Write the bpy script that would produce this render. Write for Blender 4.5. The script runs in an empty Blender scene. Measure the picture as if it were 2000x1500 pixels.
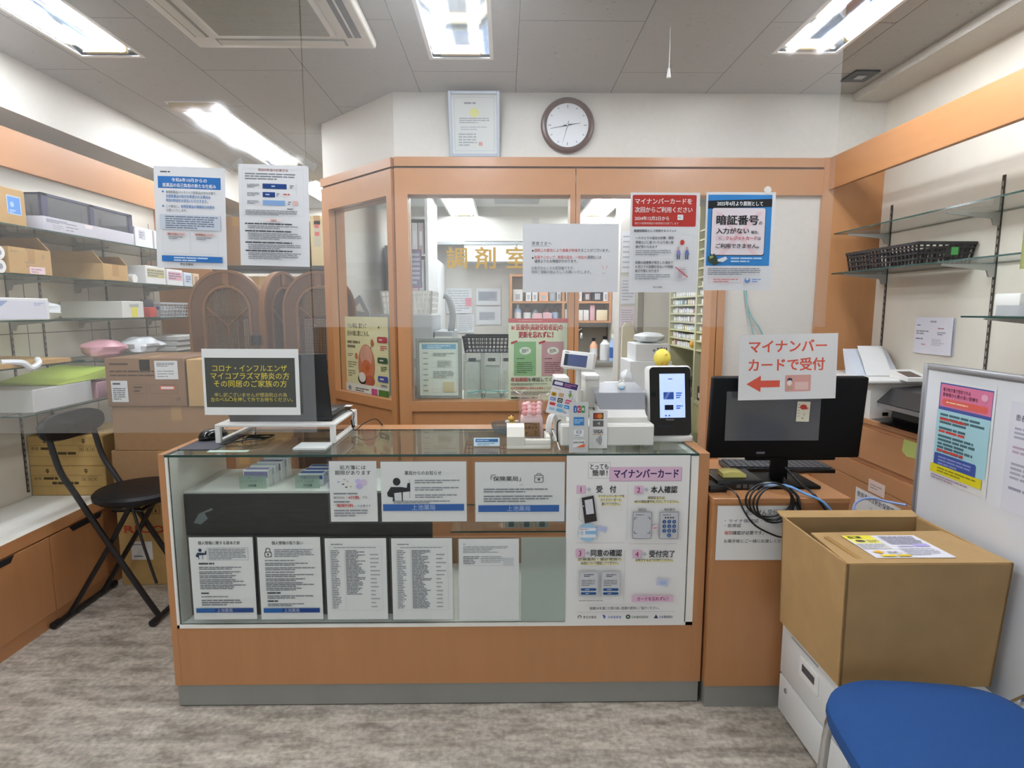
import bpy, bmesh, math, random
from mathutils import Matrix, Vector
R = random.Random(7)
S = bpy.context.scene
COL = S.collection
# ---------------------------------------------------------------- camera
F_PX, H = 1140.0, 1.376
PITCH = math.atan(145 / F_PX)
YAW = -math.atan(15 / (F_PX / math.cos(PITCH)))
cd = bpy.data.cameras.new('camera'); cam = bpy.data.objects.new('camera', cd); COL.objects.link(cam)
cd.sensor_width = 36; cd.lens = F_PX / 2000 * 36; cd.clip_start = .02
cam.location = (0, 0, H); cam.rotation_euler = (math.pi / 2 - PITCH, 0, YAW)
S.camera = cam
# ---------------------------------------------------------------- world, exposure
W = bpy.data.worlds.new('world'); S.world = W; W.use_nodes = True
W.node_tree.nodes['Background'].inputs[0].default_value = (.86, .93, 1, 1)
W.node_tree.nodes['Background'].inputs[1].default_value = .95
S.view_settings.view_transform = 'Standard'; S.view_settings.look = 'None'
S.view_settings.exposure = 0.0; S.view_settings.gamma = 1
S.view_settings.use_curve_mapping = False
S.cycles.use_denoising = True
S.cycles.max_bounces = 10; S.cycles.transparent_max_bounces = 24
S.cycles.sample_clamp_indirect = 6
TUBE = 54.0          # emission of a fluorescent tube
TUBE_IN = 42.0       # the tubes of the dispensing room

# ---------------------------------------------------------------- pixel -> point on a known plane
def ray(px, py):
    d = Matrix.Rotation(YAW, 3, 'Z') @ Matrix.Rotation(-PITCH, 3, 'X') @ Vector((px - 1000, F_PX, 750 - py))
    return d
def Yp(px, py, v): d = ray(px, py); t = v / d.y; return Vector((d.x * t, v, H + d.z * t))
def Xp(px, py, v): d = ray(px, py); t = v / d.x; return Vector((v, d.y * t, H + d.z * t))
def Zp(px, py, v): d = ray(px, py); t = (v - H) / d.z; return Vector((d.x * t, d.y * t, v))

# ---------------------------------------------------------------- materials
def lin(h):
    h = h.lstrip('#'); c = [int(h[i:i + 2], 16) / 255 for i in (0, 2, 4)]
    return tuple((x / 12.92 if x <= .04045 else ((x + .055) / 1.055) ** 2.4) for x in c) + (1,)
MATS = {}
def mat(name, hexc, rough=.5, metal=0, noise=.05, scale=8, stretch=(1, 1, 1), bump=0, spec=.5, coat=0, trans=0):
    if name in MATS: return MATS[name]
    m = bpy.data.materials.new(name); m.use_nodes = True; N = m.node_tree.nodes; L = m.node_tree.links
    b = N['Principled BSDF']; c = lin(hexc)
    b.inputs['Base Color'].default_value = c; b.inputs['Roughness'].default_value = rough
    b.inputs['Metallic'].default_value = metal; b.inputs['Specular IOR Level'].default_value = spec
    if coat: b.inputs['Coat Weight'].default_value = coat; b.inputs['Coat Roughness'].default_value = .12
    if noise or bump:
        tc = N.new('ShaderNodeTexCoord'); mp = N.new('ShaderNodeMapping'); nt = N.new('ShaderNodeTexNoise')
        mp.inputs['Scale'].default_value = stretch; nt.inputs['Scale'].default_value = scale; nt.inputs['Detail'].default_value = 5
        L.new(tc.outputs['Object'], mp.inputs[0]); L.new(mp.outputs[0], nt.inputs['Vector'])
        if noise:
            mx = N.new('ShaderNodeMix'); mx.data_type = 'RGBA'
            mx.inputs[6].default_value = tuple(x * (1 - 2 * noise) for x in c[:3]) + (1,)
            mx.inputs[7].default_value = tuple(min(1, x * (1 + 2 * noise)) for x in c[:3]) + (1,)
            L.new(nt.outputs[0], mx.inputs[0]); L.new(mx.outputs[2], b.inputs['Base Color'])
        if bump:
            bp = N.new('ShaderNodeBump'); bp.inputs['Strength'].default_value = bump; bp.inputs['Distance'].default_value = .01
            L.new(nt.outputs[0], bp.inputs['Height']); L.new(bp.outputs[0], b.inputs['Normal'])
    MATS[name] = m; return m
def ink(h):
    return mat('ink_' + h.lstrip('#'), h, .6, noise=0, spec=.2)
def emit(name, hexc, strength):
    if name in MATS: return MATS[name]
    m = bpy.data.materials.new(name); m.use_nodes = True; b = m.node_tree.nodes['Principled BSDF']
    b.inputs['Base Color'].default_value = (.8, .8, .8, 1)
    b.inputs['Emission Color'].default_value = lin(hexc); b.inputs['Emission Strength'].default_value = strength
    MATS[name] = m; return m
def clear(name, tint='#ffffff', haze=.0, hazecol='#f2f4f6', gloss=.6, rough=.02, bump=0):
    """thin clear sheet: straight-through tint, fresnel gloss and a little milky haze"""
    if name in MATS: return MATS[name]
    m = bpy.data.materials.new(name); m.use_nodes = True; N = m.node_tree.nodes; L = m.node_tree.links
    N.remove(N['Principled BSDF']); out = N['Material Output']
    tr = N.new('ShaderNodeBsdfTransparent'); tr.inputs[0].default_value = lin(tint)
    gl = N.new('ShaderNodeBsdfGlossy'); gl.inputs['Roughness'].default_value = rough
    fr = N.new('ShaderNodeLayerWeight'); fr.inputs[0].default_value = .5         # Schlick reflectance, the same from both faces
    pw = N.new('ShaderNodeMath'); pw.operation = 'POWER'; pw.inputs[1].default_value = 5; L.new(fr.outputs['Facing'], pw.inputs[0])
    ma = N.new('ShaderNodeMath'); ma.operation = 'MULTIPLY_ADD'; ma.inputs[1].default_value = .95; ma.inputs[2].default_value = .042; L.new(pw.outputs[0], ma.inputs[0])
    mu = N.new('ShaderNodeMath'); mu.operation = 'MULTIPLY'; mu.inputs[1].default_value = min(gloss, 1); mu.use_clamp = True
    L.new(ma.outputs[0], mu.inputs[0])
    m1 = N.new('ShaderNodeMixShader'); L.new(mu.outputs[0], m1.inputs[0]); L.new(tr.outputs[0], m1.inputs[1]); L.new(gl.outputs[0], m1.inputs[2])
    last = m1
    if haze:
        df = N.new('ShaderNodeBsdfDiffuse'); df.inputs[0].default_value = lin(hazecol)
        tl = N.new('ShaderNodeBsdfTranslucent'); tl.inputs[0].default_value = lin(hazecol)
        m0 = N.new('ShaderNodeMixShader'); m0.inputs[0].default_value = .5
        L.new(df.outputs[0], m0.inputs[1]); L.new(tl.outputs[0], m0.inputs[2])
        m2 = N.new('ShaderNodeMixShader'); m2.inputs[0].default_value = haze
        L.new(m1.outputs[0], m2.inputs[1]); L.new(m0.outputs[0], m2.inputs[2]); last = m2
    if bump:
        tc = N.new('ShaderNodeTexCoord'); nt = N.new('ShaderNodeTexNoise'); nt.inputs['Scale'].default_value = 3
        bp = N.new('ShaderNodeBump'); bp.inputs['Strength'].default_value = bump; bp.inputs['Distance'].default_value = .02
        L.new(tc.outputs['Object'], nt.inputs['Vector']); L.new(nt.outputs[0], bp.inputs['Height']); L.new(bp.outputs[0], gl.inputs['Normal'])
    L.new(last.outputs[0], out.inputs['Surface'])
    MATS[name] = m; return m

wood = mat('cherry_laminate', '#b37e52', .38, noise=.05, scale=5, stretch=(5, 5, .5), coat=.15)
wood_h = mat('cherry_laminate_lengthwise', '#b37e52', .38, noise=.05, scale=5, stretch=(5, .6, 5), coat=.15)
white_wall = mat('white_wallpaper', '#d4d0c8', .75, noise=.03, scale=60, bump=.05)
cream_panel = mat('cream_wall_panel', '#e2dccf', .6, noise=.04, scale=6)
white_p = mat('white_plastic', '#e9e8e4', .35, noise=.02)
white_lam = mat('white_laminate', '#efede6', .45, noise=.03)
grey_p = mat('grey_plastic', '#a9acb0', .4, noise=.02)
dgrey_p = mat('dark_grey_plastic', '#4a4c50', .45, noise=.02)
black_p = mat('black_plastic', '#101113', .35, noise=.02)
black_g = mat('black_gloss', '#060608', .12, noise=0)
black_m = mat('black_steel', '#141315', .35, noise=.03)
chrome = mat('chrome', '#d8dade', .12, 1, noise=0)
alu = mat('brushed_aluminium', '#b4b6ba', .35, .8, noise=.03)
card = mat('cardboard', '#b8945f', .8, noise=.06, scale=30, bump=.05)
card_d = mat('brown_cardboard', '#96724e', .8, noise=.06, scale=30, bump=.05)
card_y = mat('yellow_cardboard', '#b4935a', .8, noise=.06, scale=30, bump=.05)
tape_b = mat('packing_tape', '#ad8754', .25, noise=.03)
paper_m = mat('white_paper', '#e4e4e2', .7, noise=.015, scale=20)
gasket = mat('kick_grey', '#8d8c86', .5, noise=.05)
glass = clear('clear_glass', '#fafcfb', gloss=.7)
glass_top = clear('counter_glass', '#f3f8f5', haze=.04, hazecol='#dfe9e4', gloss=1.0)  # pale haze lightens the top, standing in for milky reflections
glass_edge = mat('glass_edge_green', '#1c3f38', .15, noise=.03)
vinyl = clear('clear_vinyl', '#fdfdfd', haze=.045, hazecol='#ffffff', gloss=.9, rough=.07, bump=.25)
film = clear('clear_film', '#ffffff', haze=.05, gloss=1.0, rough=.06, bump=.3)
acryl = clear('clear_acrylic', '#fdfefe', haze=.015, gloss=.25)
carton = mat('white_carton', '#e3e4e4', .5, noise=.02)
blue_f = mat('blue_fabric', '#174781', .85, noise=.08, scale=300, bump=.15)

# ---------------------------------------------------------------- mesh builder
TXT = {}
def glyphs(body, bold):
    k = body
    if k not in TXT:
        c = bpy.data.curves.new('txt', 'FONT'); c.body = body; c.size = 1; c.resolution_u = 2
        o = bpy.data.objects.new('txt', c); me = bpy.data.meshes.new_from_object(o)
        vs = [tuple(v.co) for v in me.vertices]; fs = [tuple(p.vertices) for p in me.polygons]
        bpy.data.objects.remove(o); bpy.data.curves.remove(c); bpy.data.meshes.remove(me)
        TXT[k] = (vs, fs)
    return TXT[k]
class G:
    def __init__(s, T=None): s.v = []; s.f = []; s.m = []; s.mats = []; s.T = T or Matrix()
    def mi(s, m):
        if m not in s.mats: s.mats.append(m)
        return s.mats.index(m)
    def add(s, vs, fs, m):
        o = len(s.v); i = s.mi(m); s.v += [s.T @ Vector(v) for v in vs]
        s.f += [tuple(o + k for k in f) for f in fs]; s.m += [i] * len(fs); return s
    def box(s, x0, x1, y0, y1, z0, z1, m, r=0, seg=2):
        if r:
            bm = bmesh.new(); bmesh.ops.create_cube(bm, size=1)
            for v in bm.verts: v.co = ((x0 + x1) / 2 + v.co.x * (x1 - x0), (y0 + y1) / 2 + v.co.y * (y1 - y0), (z0 + z1) / 2 + v.co.z * (z1 - z0))
            bmesh.ops.bevel(bm, geom=bm.edges[:], offset=r, segments=seg, affect='EDGES', profile=.5)
            bm.verts.index_update(); s.add([tuple(v.co) for v in bm.verts], [tuple(v.index for v in f.verts) for f in bm.faces], m); bm.free(); return s
        v = [(x0, y0, z0), (x1, y0, z0), (x1, y1, z0), (x0, y1, z0), (x0, y0, z1), (x1, y0, z1), (x1, y1, z1), (x0, y1, z1)]
        return s.add(v, [(0, 3, 2, 1), (4, 5, 6, 7), (0, 1, 5, 4), (1, 2, 6, 5), (2, 3, 7, 6), (3, 0, 4, 7)], m)
    def slab(s, x0, x1, y0, y1, z0, z1, m, edge):
        """glass plate whose narrow sides have the edge material"""
        d = sorted([(x1 - x0, 0), (y1 - y0, 1), (z1 - z0, 2)])[0][1]
        v = [(x0, y0, z0), (x1, y0, z0), (x1, y1, z0), (x0, y1, z0), (x0, y0, z1), (x1, y0, z1), (x1, y1, z1), (x0, y1, z1)]
        fs = [(0, 3, 2, 1), (4, 5, 6, 7), (0, 1, 5, 4), (2, 3, 7, 6), (1, 2, 6, 5), (3, 0, 4, 7)]; big = {2: (0, 1), 1: (2, 3), 0: (4, 5)}[d]
        s.add(v, [f for i, f in enumerate(fs) if i in big], m); return s.add(v, [f for i, f in enumerate(fs) if i not in big], edge)
    def cyl(s, p0, p1, r, m, n=16, r2=None, cap=True):
        p0, p1 = Vector(p0), Vector(p1); r2 = r if r2 is None else r2
        q = (p1 - p0).to_track_quat('Z', 'Y'); vs = []
        for p, rr in ((p0, r), (p1, r2)):
            for k in range(n):
                a = 2 * math.pi * k / n; vs.append(tuple(p + q @ Vector((rr * math.cos(a), rr * math.sin(a), 0))))
        fs = [(k, (k + 1) % n, n + (k + 1) % n, n + k) for k in range(n)]
        if cap: fs += [tuple(range(n - 1, -1, -1)), tuple(range(n, 2 * n))]
        return s.add(vs, fs, m)
    def tube(s, pts, r, m, n=8, sub=4, closed=False):
        P = [Vector(p) for p in pts]
        if sub > 1 and len(P) > 2:
            Q = []
            for i in range(len(P) - (0 if closed else 1)):
                L_ = len(P); g = (lambda k: P[k % L_]) if closed else (lambda k: P[min(max(k, 0), L_ - 1)])
                a, b, c, d = g(i - 1), g(i), g(i + 1), g(i + 2)
                for j in range(sub):
                    t = j / sub; Q.append(.5 * ((2 * b) + (c - a) * t + (2 * a - 5 * b + 4 * c - d) * t * t + (3 * b - a - 3 * c + d) * t ** 3))
            if not closed: Q.append(P[-1])
            P = Q
        vs = []; nrm = None; L_ = len(P)
        for i, p in enumerate(P):
            t = (P[(i + 1) % L_] - P[i - 1]) if closed else (P[min(i + 1, L_ - 1)] - P[max(i - 1, 0)])
            t.normalize()
            if nrm is None: nrm = t.orthogonal()
            nrm = (nrm - t * nrm.dot(t)).normalized(); bi = t.cross(nrm)
            for k in range(n):
                a = 2 * math.pi * k / n; vs.append(tuple(p + r * (math.cos(a) * nrm + math.sin(a) * bi)))
        fs = []
        for i in range(L_ if closed else L_ - 1):
            for k in range(n):
                fs.append((i * n + k, i * n + (k + 1) % n, ((i + 1) % L_) * n + (k + 1) % n, ((i + 1) % L_) * n + k))
        if not closed: fs += [tuple(range(n - 1, -1, -1)), tuple(range((L_ - 1) * n, L_ * n))]
        return s.add(vs, fs, m)
    def lathe(s, prof, m, c=(0, 0, 0), n=24):
        vs = []; 
        for r, z in prof:
            for k in range(n):
                a = 2 * math.pi * k / n; vs.append((c[0] + r * math.cos(a), c[1] + r * math.sin(a), c[2] + z))
        fs = [(i * n + k, i * n + (k + 1) % n, (i + 1) * n + (k + 1) % n, (i + 1) * n + k) for i in range(len(prof) - 1) for k in range(n)]
        return s.add(vs, fs, m)
    def ball(s, c, rx, m, ry=None, rz=None, n=16):
        ry = ry or rx; rz = rz or rx
        vs = []; h = n // 2
        for i in range(h + 1):
            t = math.pi * i / h
            for k in range(n):
                a = 2 * math.pi * k / n; vs.append((c[0] + rx * math.sin(t) * math.cos(a), c[1] + ry * math.sin(t) * math.sin(a), c[2] - rz * math.cos(t)))
        fs = [(i * n + k, i * n + (k + 1) % n, (i + 1) * n + (k + 1) % n, (i + 1) * n + k) for i in range(h) for k in range(n)]
        return s.add(vs, fs, m)
    def prism(s, pts, ax, a0, a1, m):
        """polygon pts in the two other axes, extruded along ax from a0 to a1"""
        def mk(p, a): q = list(p); q.insert(ax, a); return tuple(q)
        n = len(pts); vs = [mk(p, a0) for p in pts] + [mk(p, a1) for p in pts]
        fs = [(k, (k + 1) % n, n + (k + 1) % n, n + k) for k in range(n)] + [tuple(range(n - 1, -1, -1)), tuple(range(n, 2 * n))]
        return s.add(vs, fs, m)
    def hexa(s, b, t, m):
        """box from 4 bottom and 4 top corners (same order)"""
        return s.add(list(b) + list(t), [(0, 3, 2, 1), (4, 5, 6, 7), (0, 1, 5, 4), (1, 2, 6, 5), (2, 3, 7, 6), (3, 0, 4, 7)], m)
    def text(s, body, x, y, size, m, bold=0, w=None, h=None, align='l', z=0):
        """writing in the local xy plane: x right, y DOWN to the baseline-ish bottom of the line"""
        vs, fs = glyphs(body, bold)
        if not vs: return s
        xs = [v[0] for v in vs]; x0, x1 = min(xs), max(xs)
        sx = size if w is None else w / (x1 - x0)
        off = x - x0 * sx if align == 'l' else (x - (x0 + x1) / 2 * sx if align == 'c' else x - x1 * sx)
        if align == 'l' and w is None: off = x
        fs = [f[::-1] for f in fs]; e = bold * size * .75
        for i, (dx, dy) in enumerate(((-e, -e * .6), (e, -e * .6), (-e, e * .6), (e, e * .6)) if bold else ((0, 0),)):
            s.add([(off + v[0] * sx + dx, y - (v[1] + .1) * size + dy, z + i * .00003) for v in vs], fs, m)
        return s
    def build(s, name, parent=None, loc=None, smooth=True, local=False, label=None):
        if loc is None: loc = Vector((0, 0, 0))
        if parent is not None and not local:
            q = parent
            while q.parent: q = q.parent
            base = Vector(q.location)
        else: base = Vector(loc)
        me = bpy.data.meshes.new(name); me.from_pydata([tuple(v - base) for v in s.v], [], s.f)
        for m in s.mats: me.materials.append(m)
        me.polygons.foreach_set('material_index', s.m)
        bm = bmesh.new(); bm.from_mesh(me)
        if not getattr(s, 'flat', False): bmesh.ops.recalc_face_normals(bm, faces=bm.faces[:])
        bm.to_mesh(me); bm.free()
        if smooth:
            me.polygons.foreach_set('use_smooth', [True] * len(me.polygons)); me.set_sharp_from_angle(angle=math.radians(35))
        me.update()
        o = bpy.data.objects.new(name, me); COL.objects.link(o)
        if parent is not None: o.parent = parent
        else: o.location = base
        if label: o['label'] = label
        return o
def tag(o, label, cat, group=None, kind=None):
    o['label'] = label; o['category'] = cat
    if group: o['group'] = group
    if kind: o['kind'] = kind
    return o
def thing(name, label, cat, loc=(0, 0, 0), rotz=0, group=None):
    o = bpy.data.objects.new(name, None); COL.objects.link(o); o.empty_display_size = .05
    o.location = loc; o.rotation_euler = (0, 0, rotz); return tag(o, label, cat, group)
def struct(o, label=None):
    o['kind'] = 'structure'
    if label: o['label'] = label
    return o
def dup(root, loc, label, group=None, rotz=None):
    r = root.copy(); COL.objects.link(r); r.location = loc; r['label'] = label
    if group: r['group'] = group
    if rotz is not None: r.rotation_euler = (0, 0, rotz)
    for ch in list(root.children):
        c = ch.copy(); COL.objects.link(c); c.parent = r
        for g in ch.children:
            d = g.copy(); COL.objects.link(d); d.parent = c
    return r
def frame(o, right, down):
    """matrix whose local x runs right, y runs down and z comes out of the sheet"""
    r = Vector(right).normalized(); d = Vector(down).normalized(); n = d.cross(r); n.normalize()
    M = Matrix((r, d, n)).transposed().to_4x4(); M.translation = Vector(o); return M
LAY = .00018
class Sheet(G):
    """printed sheet: metres from its top left corner, x right, y down; inks lie on it in layers"""
    def __init__(s, o, w, h, right=(1, 0, 0), down=(0, 0, -1), base=None, thick=.0006, curl=0):
        super().__init__(frame(o, right, down)); s.w, s.h, s.l, s.flat = w, h, 0, False
        s.curl = curl; s.o = Vector(o)
        if base is not False: s.base(base or paper_m, thick)
    def base(s, m, th):
        n = 1
        for z in ((0, -th) if True else ()):
            vs = [(s.w * i / n, s.h * j / n, z) for j in range(n + 1) for i in range(n + 1)]
            s.add(vs, [(j * (n + 1) + i, j * (n + 1) + i + 1, (j + 1) * (n + 1) + i + 1, (j + 1) * (n + 1) + i) for j in range(n) for i in range(n)], m)
    def bend(s):
        """cut long edges, then give the whole printed sheet the same gentle wave"""
        Ti = s.T.inverted(); bm = bmesh.new(); vs = [bm.verts.new(Ti @ Vector(v)) for v in s.v]
        for f, m in zip(s.f, s.m):
            try: bm.faces.new([vs[k] for k in f]).material_index = m
            except ValueError: pass
        for _ in range(5):
            lg = [e for e in bm.edges if e.calc_length() > .024]
            if not lg: break
            bmesh.ops.triangulate(bm, faces=list({f for e in lg for f in e.link_faces if len(f.verts) > 4}))
            bmesh.ops.subdivide_edges(bm, edges=[e for e in bm.edges if e.calc_length() > .024], cuts=1, use_grid_fill=True)
        bm.verts.index_update()
        s.v = [s.T @ Vector((v.co.x, v.co.y, v.co.z + s.curl * (math.sin(math.pi * v.co.x / s.w * 1.3 + .4) * .6 + math.sin(math.pi * v.co.y / s.h) * .5 + (v.co.y / s.h) ** 3))) for v in bm.verts]
        s.f = [tuple(v.index for v in f.verts) for f in bm.faces]; s.m = [f.material_index for f in bm.faces]; bm.free()
    def up(s): s.l += 1; return s.l * LAY
    def rect(s, x0, y0, x1, y1, c, z=None):
        z = s.up() if z is None else z; n = k = 1
        vs = [(x0 + (x1 - x0) * i / n, y0 + (y1 - y0) * j / k, z) for j in range(k + 1) for i in range(n + 1)]
        m = c if not isinstance(c, str) else ink(c)
        return s.add(vs, [(j * (n + 1) + i, j * (n + 1) + i + 1, (j + 1) * (n + 1) + i + 1, (j + 1) * (n + 1) + i) for j in range(k) for i in range(n)], m)
    def rrect(s, x0, y0, x1, y1, r, c):
        z = s.up(); pts = []
        for cx, cy, a0 in ((x1 - r, y0 + r, -90), (x1 - r, y1 - r, 0), (x0 + r, y1 - r, 90), (x0 + r, y0 + r, 180)):
            for k in range(5): a = math.radians(a0 + k * 22.5); pts.append((cx + r * math.cos(a), cy + r * math.sin(a), z))
        return s.add(pts, [tuple(range(len(pts)))], c if not isinstance(c, str) else ink(c))
    def box_line(s, x0, y0, x1, y1, c, t=.0006):
        z = s.up()
        for a in ((x0, y0, x1, y0 + t), (x0, y1 - t, x1, y1), (x0, y0, x0 + t, y1), (x1 - t, y0, x1, y1)): s.rect(*a, c, z)
        return s
    def oval(s, cx, cy, rx, ry, c, n=20):
        z = s.up(); return s.add([(cx + rx * math.cos(2 * math.pi * k / n), cy + ry * math.sin(2 * math.pi * k / n), z) for k in range(n)], [tuple(range(n))], c if not isinstance(c, str) else ink(c))
    def shape(s, pts, c):
        z = s.up(); return s.add([(x, y, z) for x, y in pts], [tuple(range(len(pts)))], c if not isinstance(c, str) else ink(c))
    def line(s, pts, t, c):
        z = s.up()
        for (a, b), (e, f) in zip(pts[:-1], pts[1:]):
            L_ = math.hypot(e - a, f - b) or 1; nx, ny = -(f - b) / L_ * t / 2, (e - a) / L_ * t / 2
            s.add([(a + nx, b + ny, z), (e + nx, f + ny, z), (e - nx, f - ny, z), (a - nx, b - ny, z)], [(0, 1, 2, 3)], ink(c))
        return s
    def t(s, body, x, y, size, c='#26272b', bold=0, w=None, align='l'):
        return s.text(body, x, y, size, ink(c) if isinstance(c, str) else c, bold, w, None, align, s.up())
    def rows(s, x0, y0, x1, y1, n, c='#4b4c50', fill=.5, last=.6, ragged=.1):
        """lines of print too small to read"""
        z = s.up(); p = (y1 - y0) / n
        for k in range(n):
            xe = x0 + (x1 - x0) * (last if k == n - 1 else 1 - R.random() * ragged); x = x0; y = y0 + k * p
            while x < xe - p * .4:
                wd = min(p * R.uniform(1.2, 5), xe - x); s.rect(x, y + p * (.5 - fill / 2), x + wd, y + p * (.5 + fill / 2), c, z)
                x += wd + p * .3
        return s
    def done(s, name, label, cat, group=None, parent=None):
        if s.curl: s.bend()
        if parent is None:
            o = s.build(name, loc=s.T @ Vector((s.w / 2, s.h / 2, 0)), smooth=False); return tag(o, label, cat, group)
        return s.build(name, parent, smooth=False)
# ================================================================ THE SETTING
XL, XR, ZC, YP = -2.36, 1.85, 2.405, 2.94       # left wall, right wall, ceiling, partition
def noise_ramp(m, vec_scale, scale, stops, detail=6, rough=.6):
    N = m.node_tree.nodes; L = m.node_tree.links
    tc = N.new('ShaderNodeTexCoord'); mp = N.new('ShaderNodeMapping'); mp.inputs['Scale'].default_value = vec_scale
    nt = N.new('ShaderNodeTexNoise'); nt.inputs['Scale'].default_value = scale; nt.inputs['Detail'].default_value = detail; nt.inputs['Roughness'].default_value = rough
    cr = N.new('ShaderNodeValToRGB'); e = cr.color_ramp.elements
    while len(e) < len(stops): e.new(.5)
    for k, (p, h) in enumerate(stops): e[k].position = p; e[k].color = lin(h)
    L.new(tc.outputs['Object'], mp.inputs[0]); L.new(mp.outputs[0], nt.inputs['Vector']); L.new(nt.outputs[0], cr.inputs[0])
    return N, L, cr, nt, tc
# floor: grey-beige carpet-look vinyl, streaked along the room's width
fm = bpy.data.materials.new('streaked_vinyl_floor'); fm.use_nodes = True
N, L, cr, nt, tc = noise_ramp(fm, (5.5, 15, 1), 1.5, [(.3, '#837a6f'), (.44, '#a1978a'), (.55, '#b5ac9f'), (.7, '#c5bcaf')])
n2 = N.new('ShaderNodeTexNoise'); n2.inputs['Scale'].default_value = 55; n2.inputs['Detail'].default_value = 3
mx = N.new('ShaderNodeMix'); mx.data_type = 'RGBA'; mx.blend_type = 'OVERLAY'; mx.inputs[0].default_value = .6
L.new(tc.outputs['Object'], n2.inputs['Vector']); L.new(cr.outputs[0], mx.inputs[6]); L.new(n2.outputs[0], mx.inputs[7])
# faint plank blocks, each with its own tone
bk = N.new('ShaderNodeTexBrick'); bk.inputs['Color1'].default_value = (.36, .36, .36, 1); bk.inputs['Color2'].default_value = (.62, .62, .62, 1); bk.inputs['Mortar'].default_value = (.5, .5, .5, 1)
bk.inputs['Scale'].default_value = 1; bk.inputs['Brick Width'].default_value = .33; bk.inputs['Row Height'].default_value = .042; bk.inputs['Mortar Size'].default_value = 0
m3 = N.new('ShaderNodeMix'); m3.data_type = 'RGBA'; m3.blend_type = 'OVERLAY'; m3.inputs[0].default_value = .55
L.new(tc.outputs['Object'], bk.inputs['Vector']); L.new(mx.outputs[2], m3.inputs[6]); L.new(bk.outputs[0], m3.inputs[7])
b = N['Principled BSDF']; L.new(m3.outputs[2], b.inputs['Base Color']); b.inputs['Roughness'].default_value = .55
# ceiling: rock-wool boards with dark seams and pin holes
cm = bpy.data.materials.new('mineral_ceiling_board'); cm.use_nodes = True
N, L, cr, nt, tc = noise_ramp(cm, (1, 1.7, 1), 60, [(.26, '#6f6d69'), (.34, '#a9a7a2'), (1, '#aeaca7')], 3)
mp = N.new('ShaderNodeMapping'); mp.inputs['Rotation'].default_value = (0, 0, math.pi / 2); mp.inputs['Location'].default_value = (.42, .399, 0)
bk = N.new('ShaderNodeTexBrick'); bk.inputs['Scale'].default_value = 1; bk.inputs['Brick Width'].default_value = .91; bk.inputs['Row Height'].default_value = .4545
bk.inputs['Mortar Size'].default_value = .0016; bk.inputs['Mortar Smooth'].default_value = .2
L.new(tc.outputs['Object'], mp.inputs[0]); L.new(mp.outputs[0], bk.inputs['Vector'])
mx = N.new('ShaderNodeMix'); mx.data_type = 'RGBA'; mx.inputs[7].default_value = lin('#4c4a47')
L.new(bk.outputs['Fac'], mx.inputs[0]); L.new(cr.outputs[0], mx.inputs[6])
b = N['Principled BSDF']; L.new(mx.outputs[2], b.inputs['Base Color']); b.inputs['Roughness'].default_value = .9
Y0, Y1 = -1.7, 6.3
struct(G().box(XL - .1, XR + .1, Y0, Y1, -.06, 0, fm).build('floor'))
LAMPS = ((-.175, 1.27, 2.52), (1.215, 1.2, 2.45), (-1.6, 1.26, 2.52), (-1.56, 3.12, 4.36), (-1.62, 4.9, 6.12), (-1.57, -.66, .55))      # troffer openings: x, near end, far end; the last lamp is an added one
TW, TL = .118, .03
xs = sorted({XL - .1, XR + .1} | {x + s_ * TW for x, _, _ in LAMPS for s_ in (-1, 1)}); ysc = sorted({Y0, Y1} | {q for _, a, b_ in LAMPS for q in (a - TL, b_ + TL)})
g = G()
for xa, xb in zip(xs[:-1], xs[1:]):
    for ya, yb in zip(ysc[:-1], ysc[1:]):
        xm, ym = (xa + xb) / 2, (ya + yb) / 2
        if not any(abs(xm - x) < TW and a - TL < ym < b_ + TL for x, a, b_ in LAMPS): g.box(xa, xb, ya, yb, ZC, ZC + .012, cm)
g.box(XL - .1, XR + .1, Y0, Y1, ZC + .085, ZC + .1, cm)
struct(g.build('ceiling'))
# left wall: cream slotted panels, horizontal groove and thin joints
wl = G().box(XL - .1, XL, Y0, Y1, 0, ZC, cream_panel)
gro = mat('panel_groove', '#5c564c', .8, noise=.02)
for z in (.876, 1.26, 1.62): wl.box(XL, XL + .0012, 1.2, 4.05, z - .002, z + .002, gro)
for y in (1.95, 2.4, 2.83, 3.28, 3.9): wl.box(XL, XL + .0012, y + .1, y + .103, .46, 1.94, gro)
struct(wl.build('wall_left'))
wr = G().box(XR, XR + .1, Y0, Y1, 0, ZC, cream_panel)
struct(wr.build('wall_right'))
struct(G().box(XL, -1.3, Y1 - .1, Y1, 0, ZC, white_wall).build('wall_back'))
# bulkheads under the ceiling
struct(G().box(XL, -2.02, Y0, Y1 - .1, 2.185, ZC, white_wall).build('trim_1'))
struct(G().box(1.68, XR, Y0, YP, 2.372, ZC, white_wall).build('trim_2'))
# wooden fascias over the two shelf recesses and their end panels
struct(G().box(-2.02, -2.0, .6, 4.07, 1.945, 2.104, wood_h, .002, 1).build('trim_3'))
struct(G().box(1.58, 1.60, .6, YP - .02, 1.955, 2.107, wood_h, .002, 1).build('trim_4'))
struct(G().box(XL, -2.0, 4.07, 4.09, .455, 2.104, wood).build('trim_5'))
struct(G().box(1.555, XR, YP - .02, YP, 0, 2.107, wood).build('trim_6'))
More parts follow.
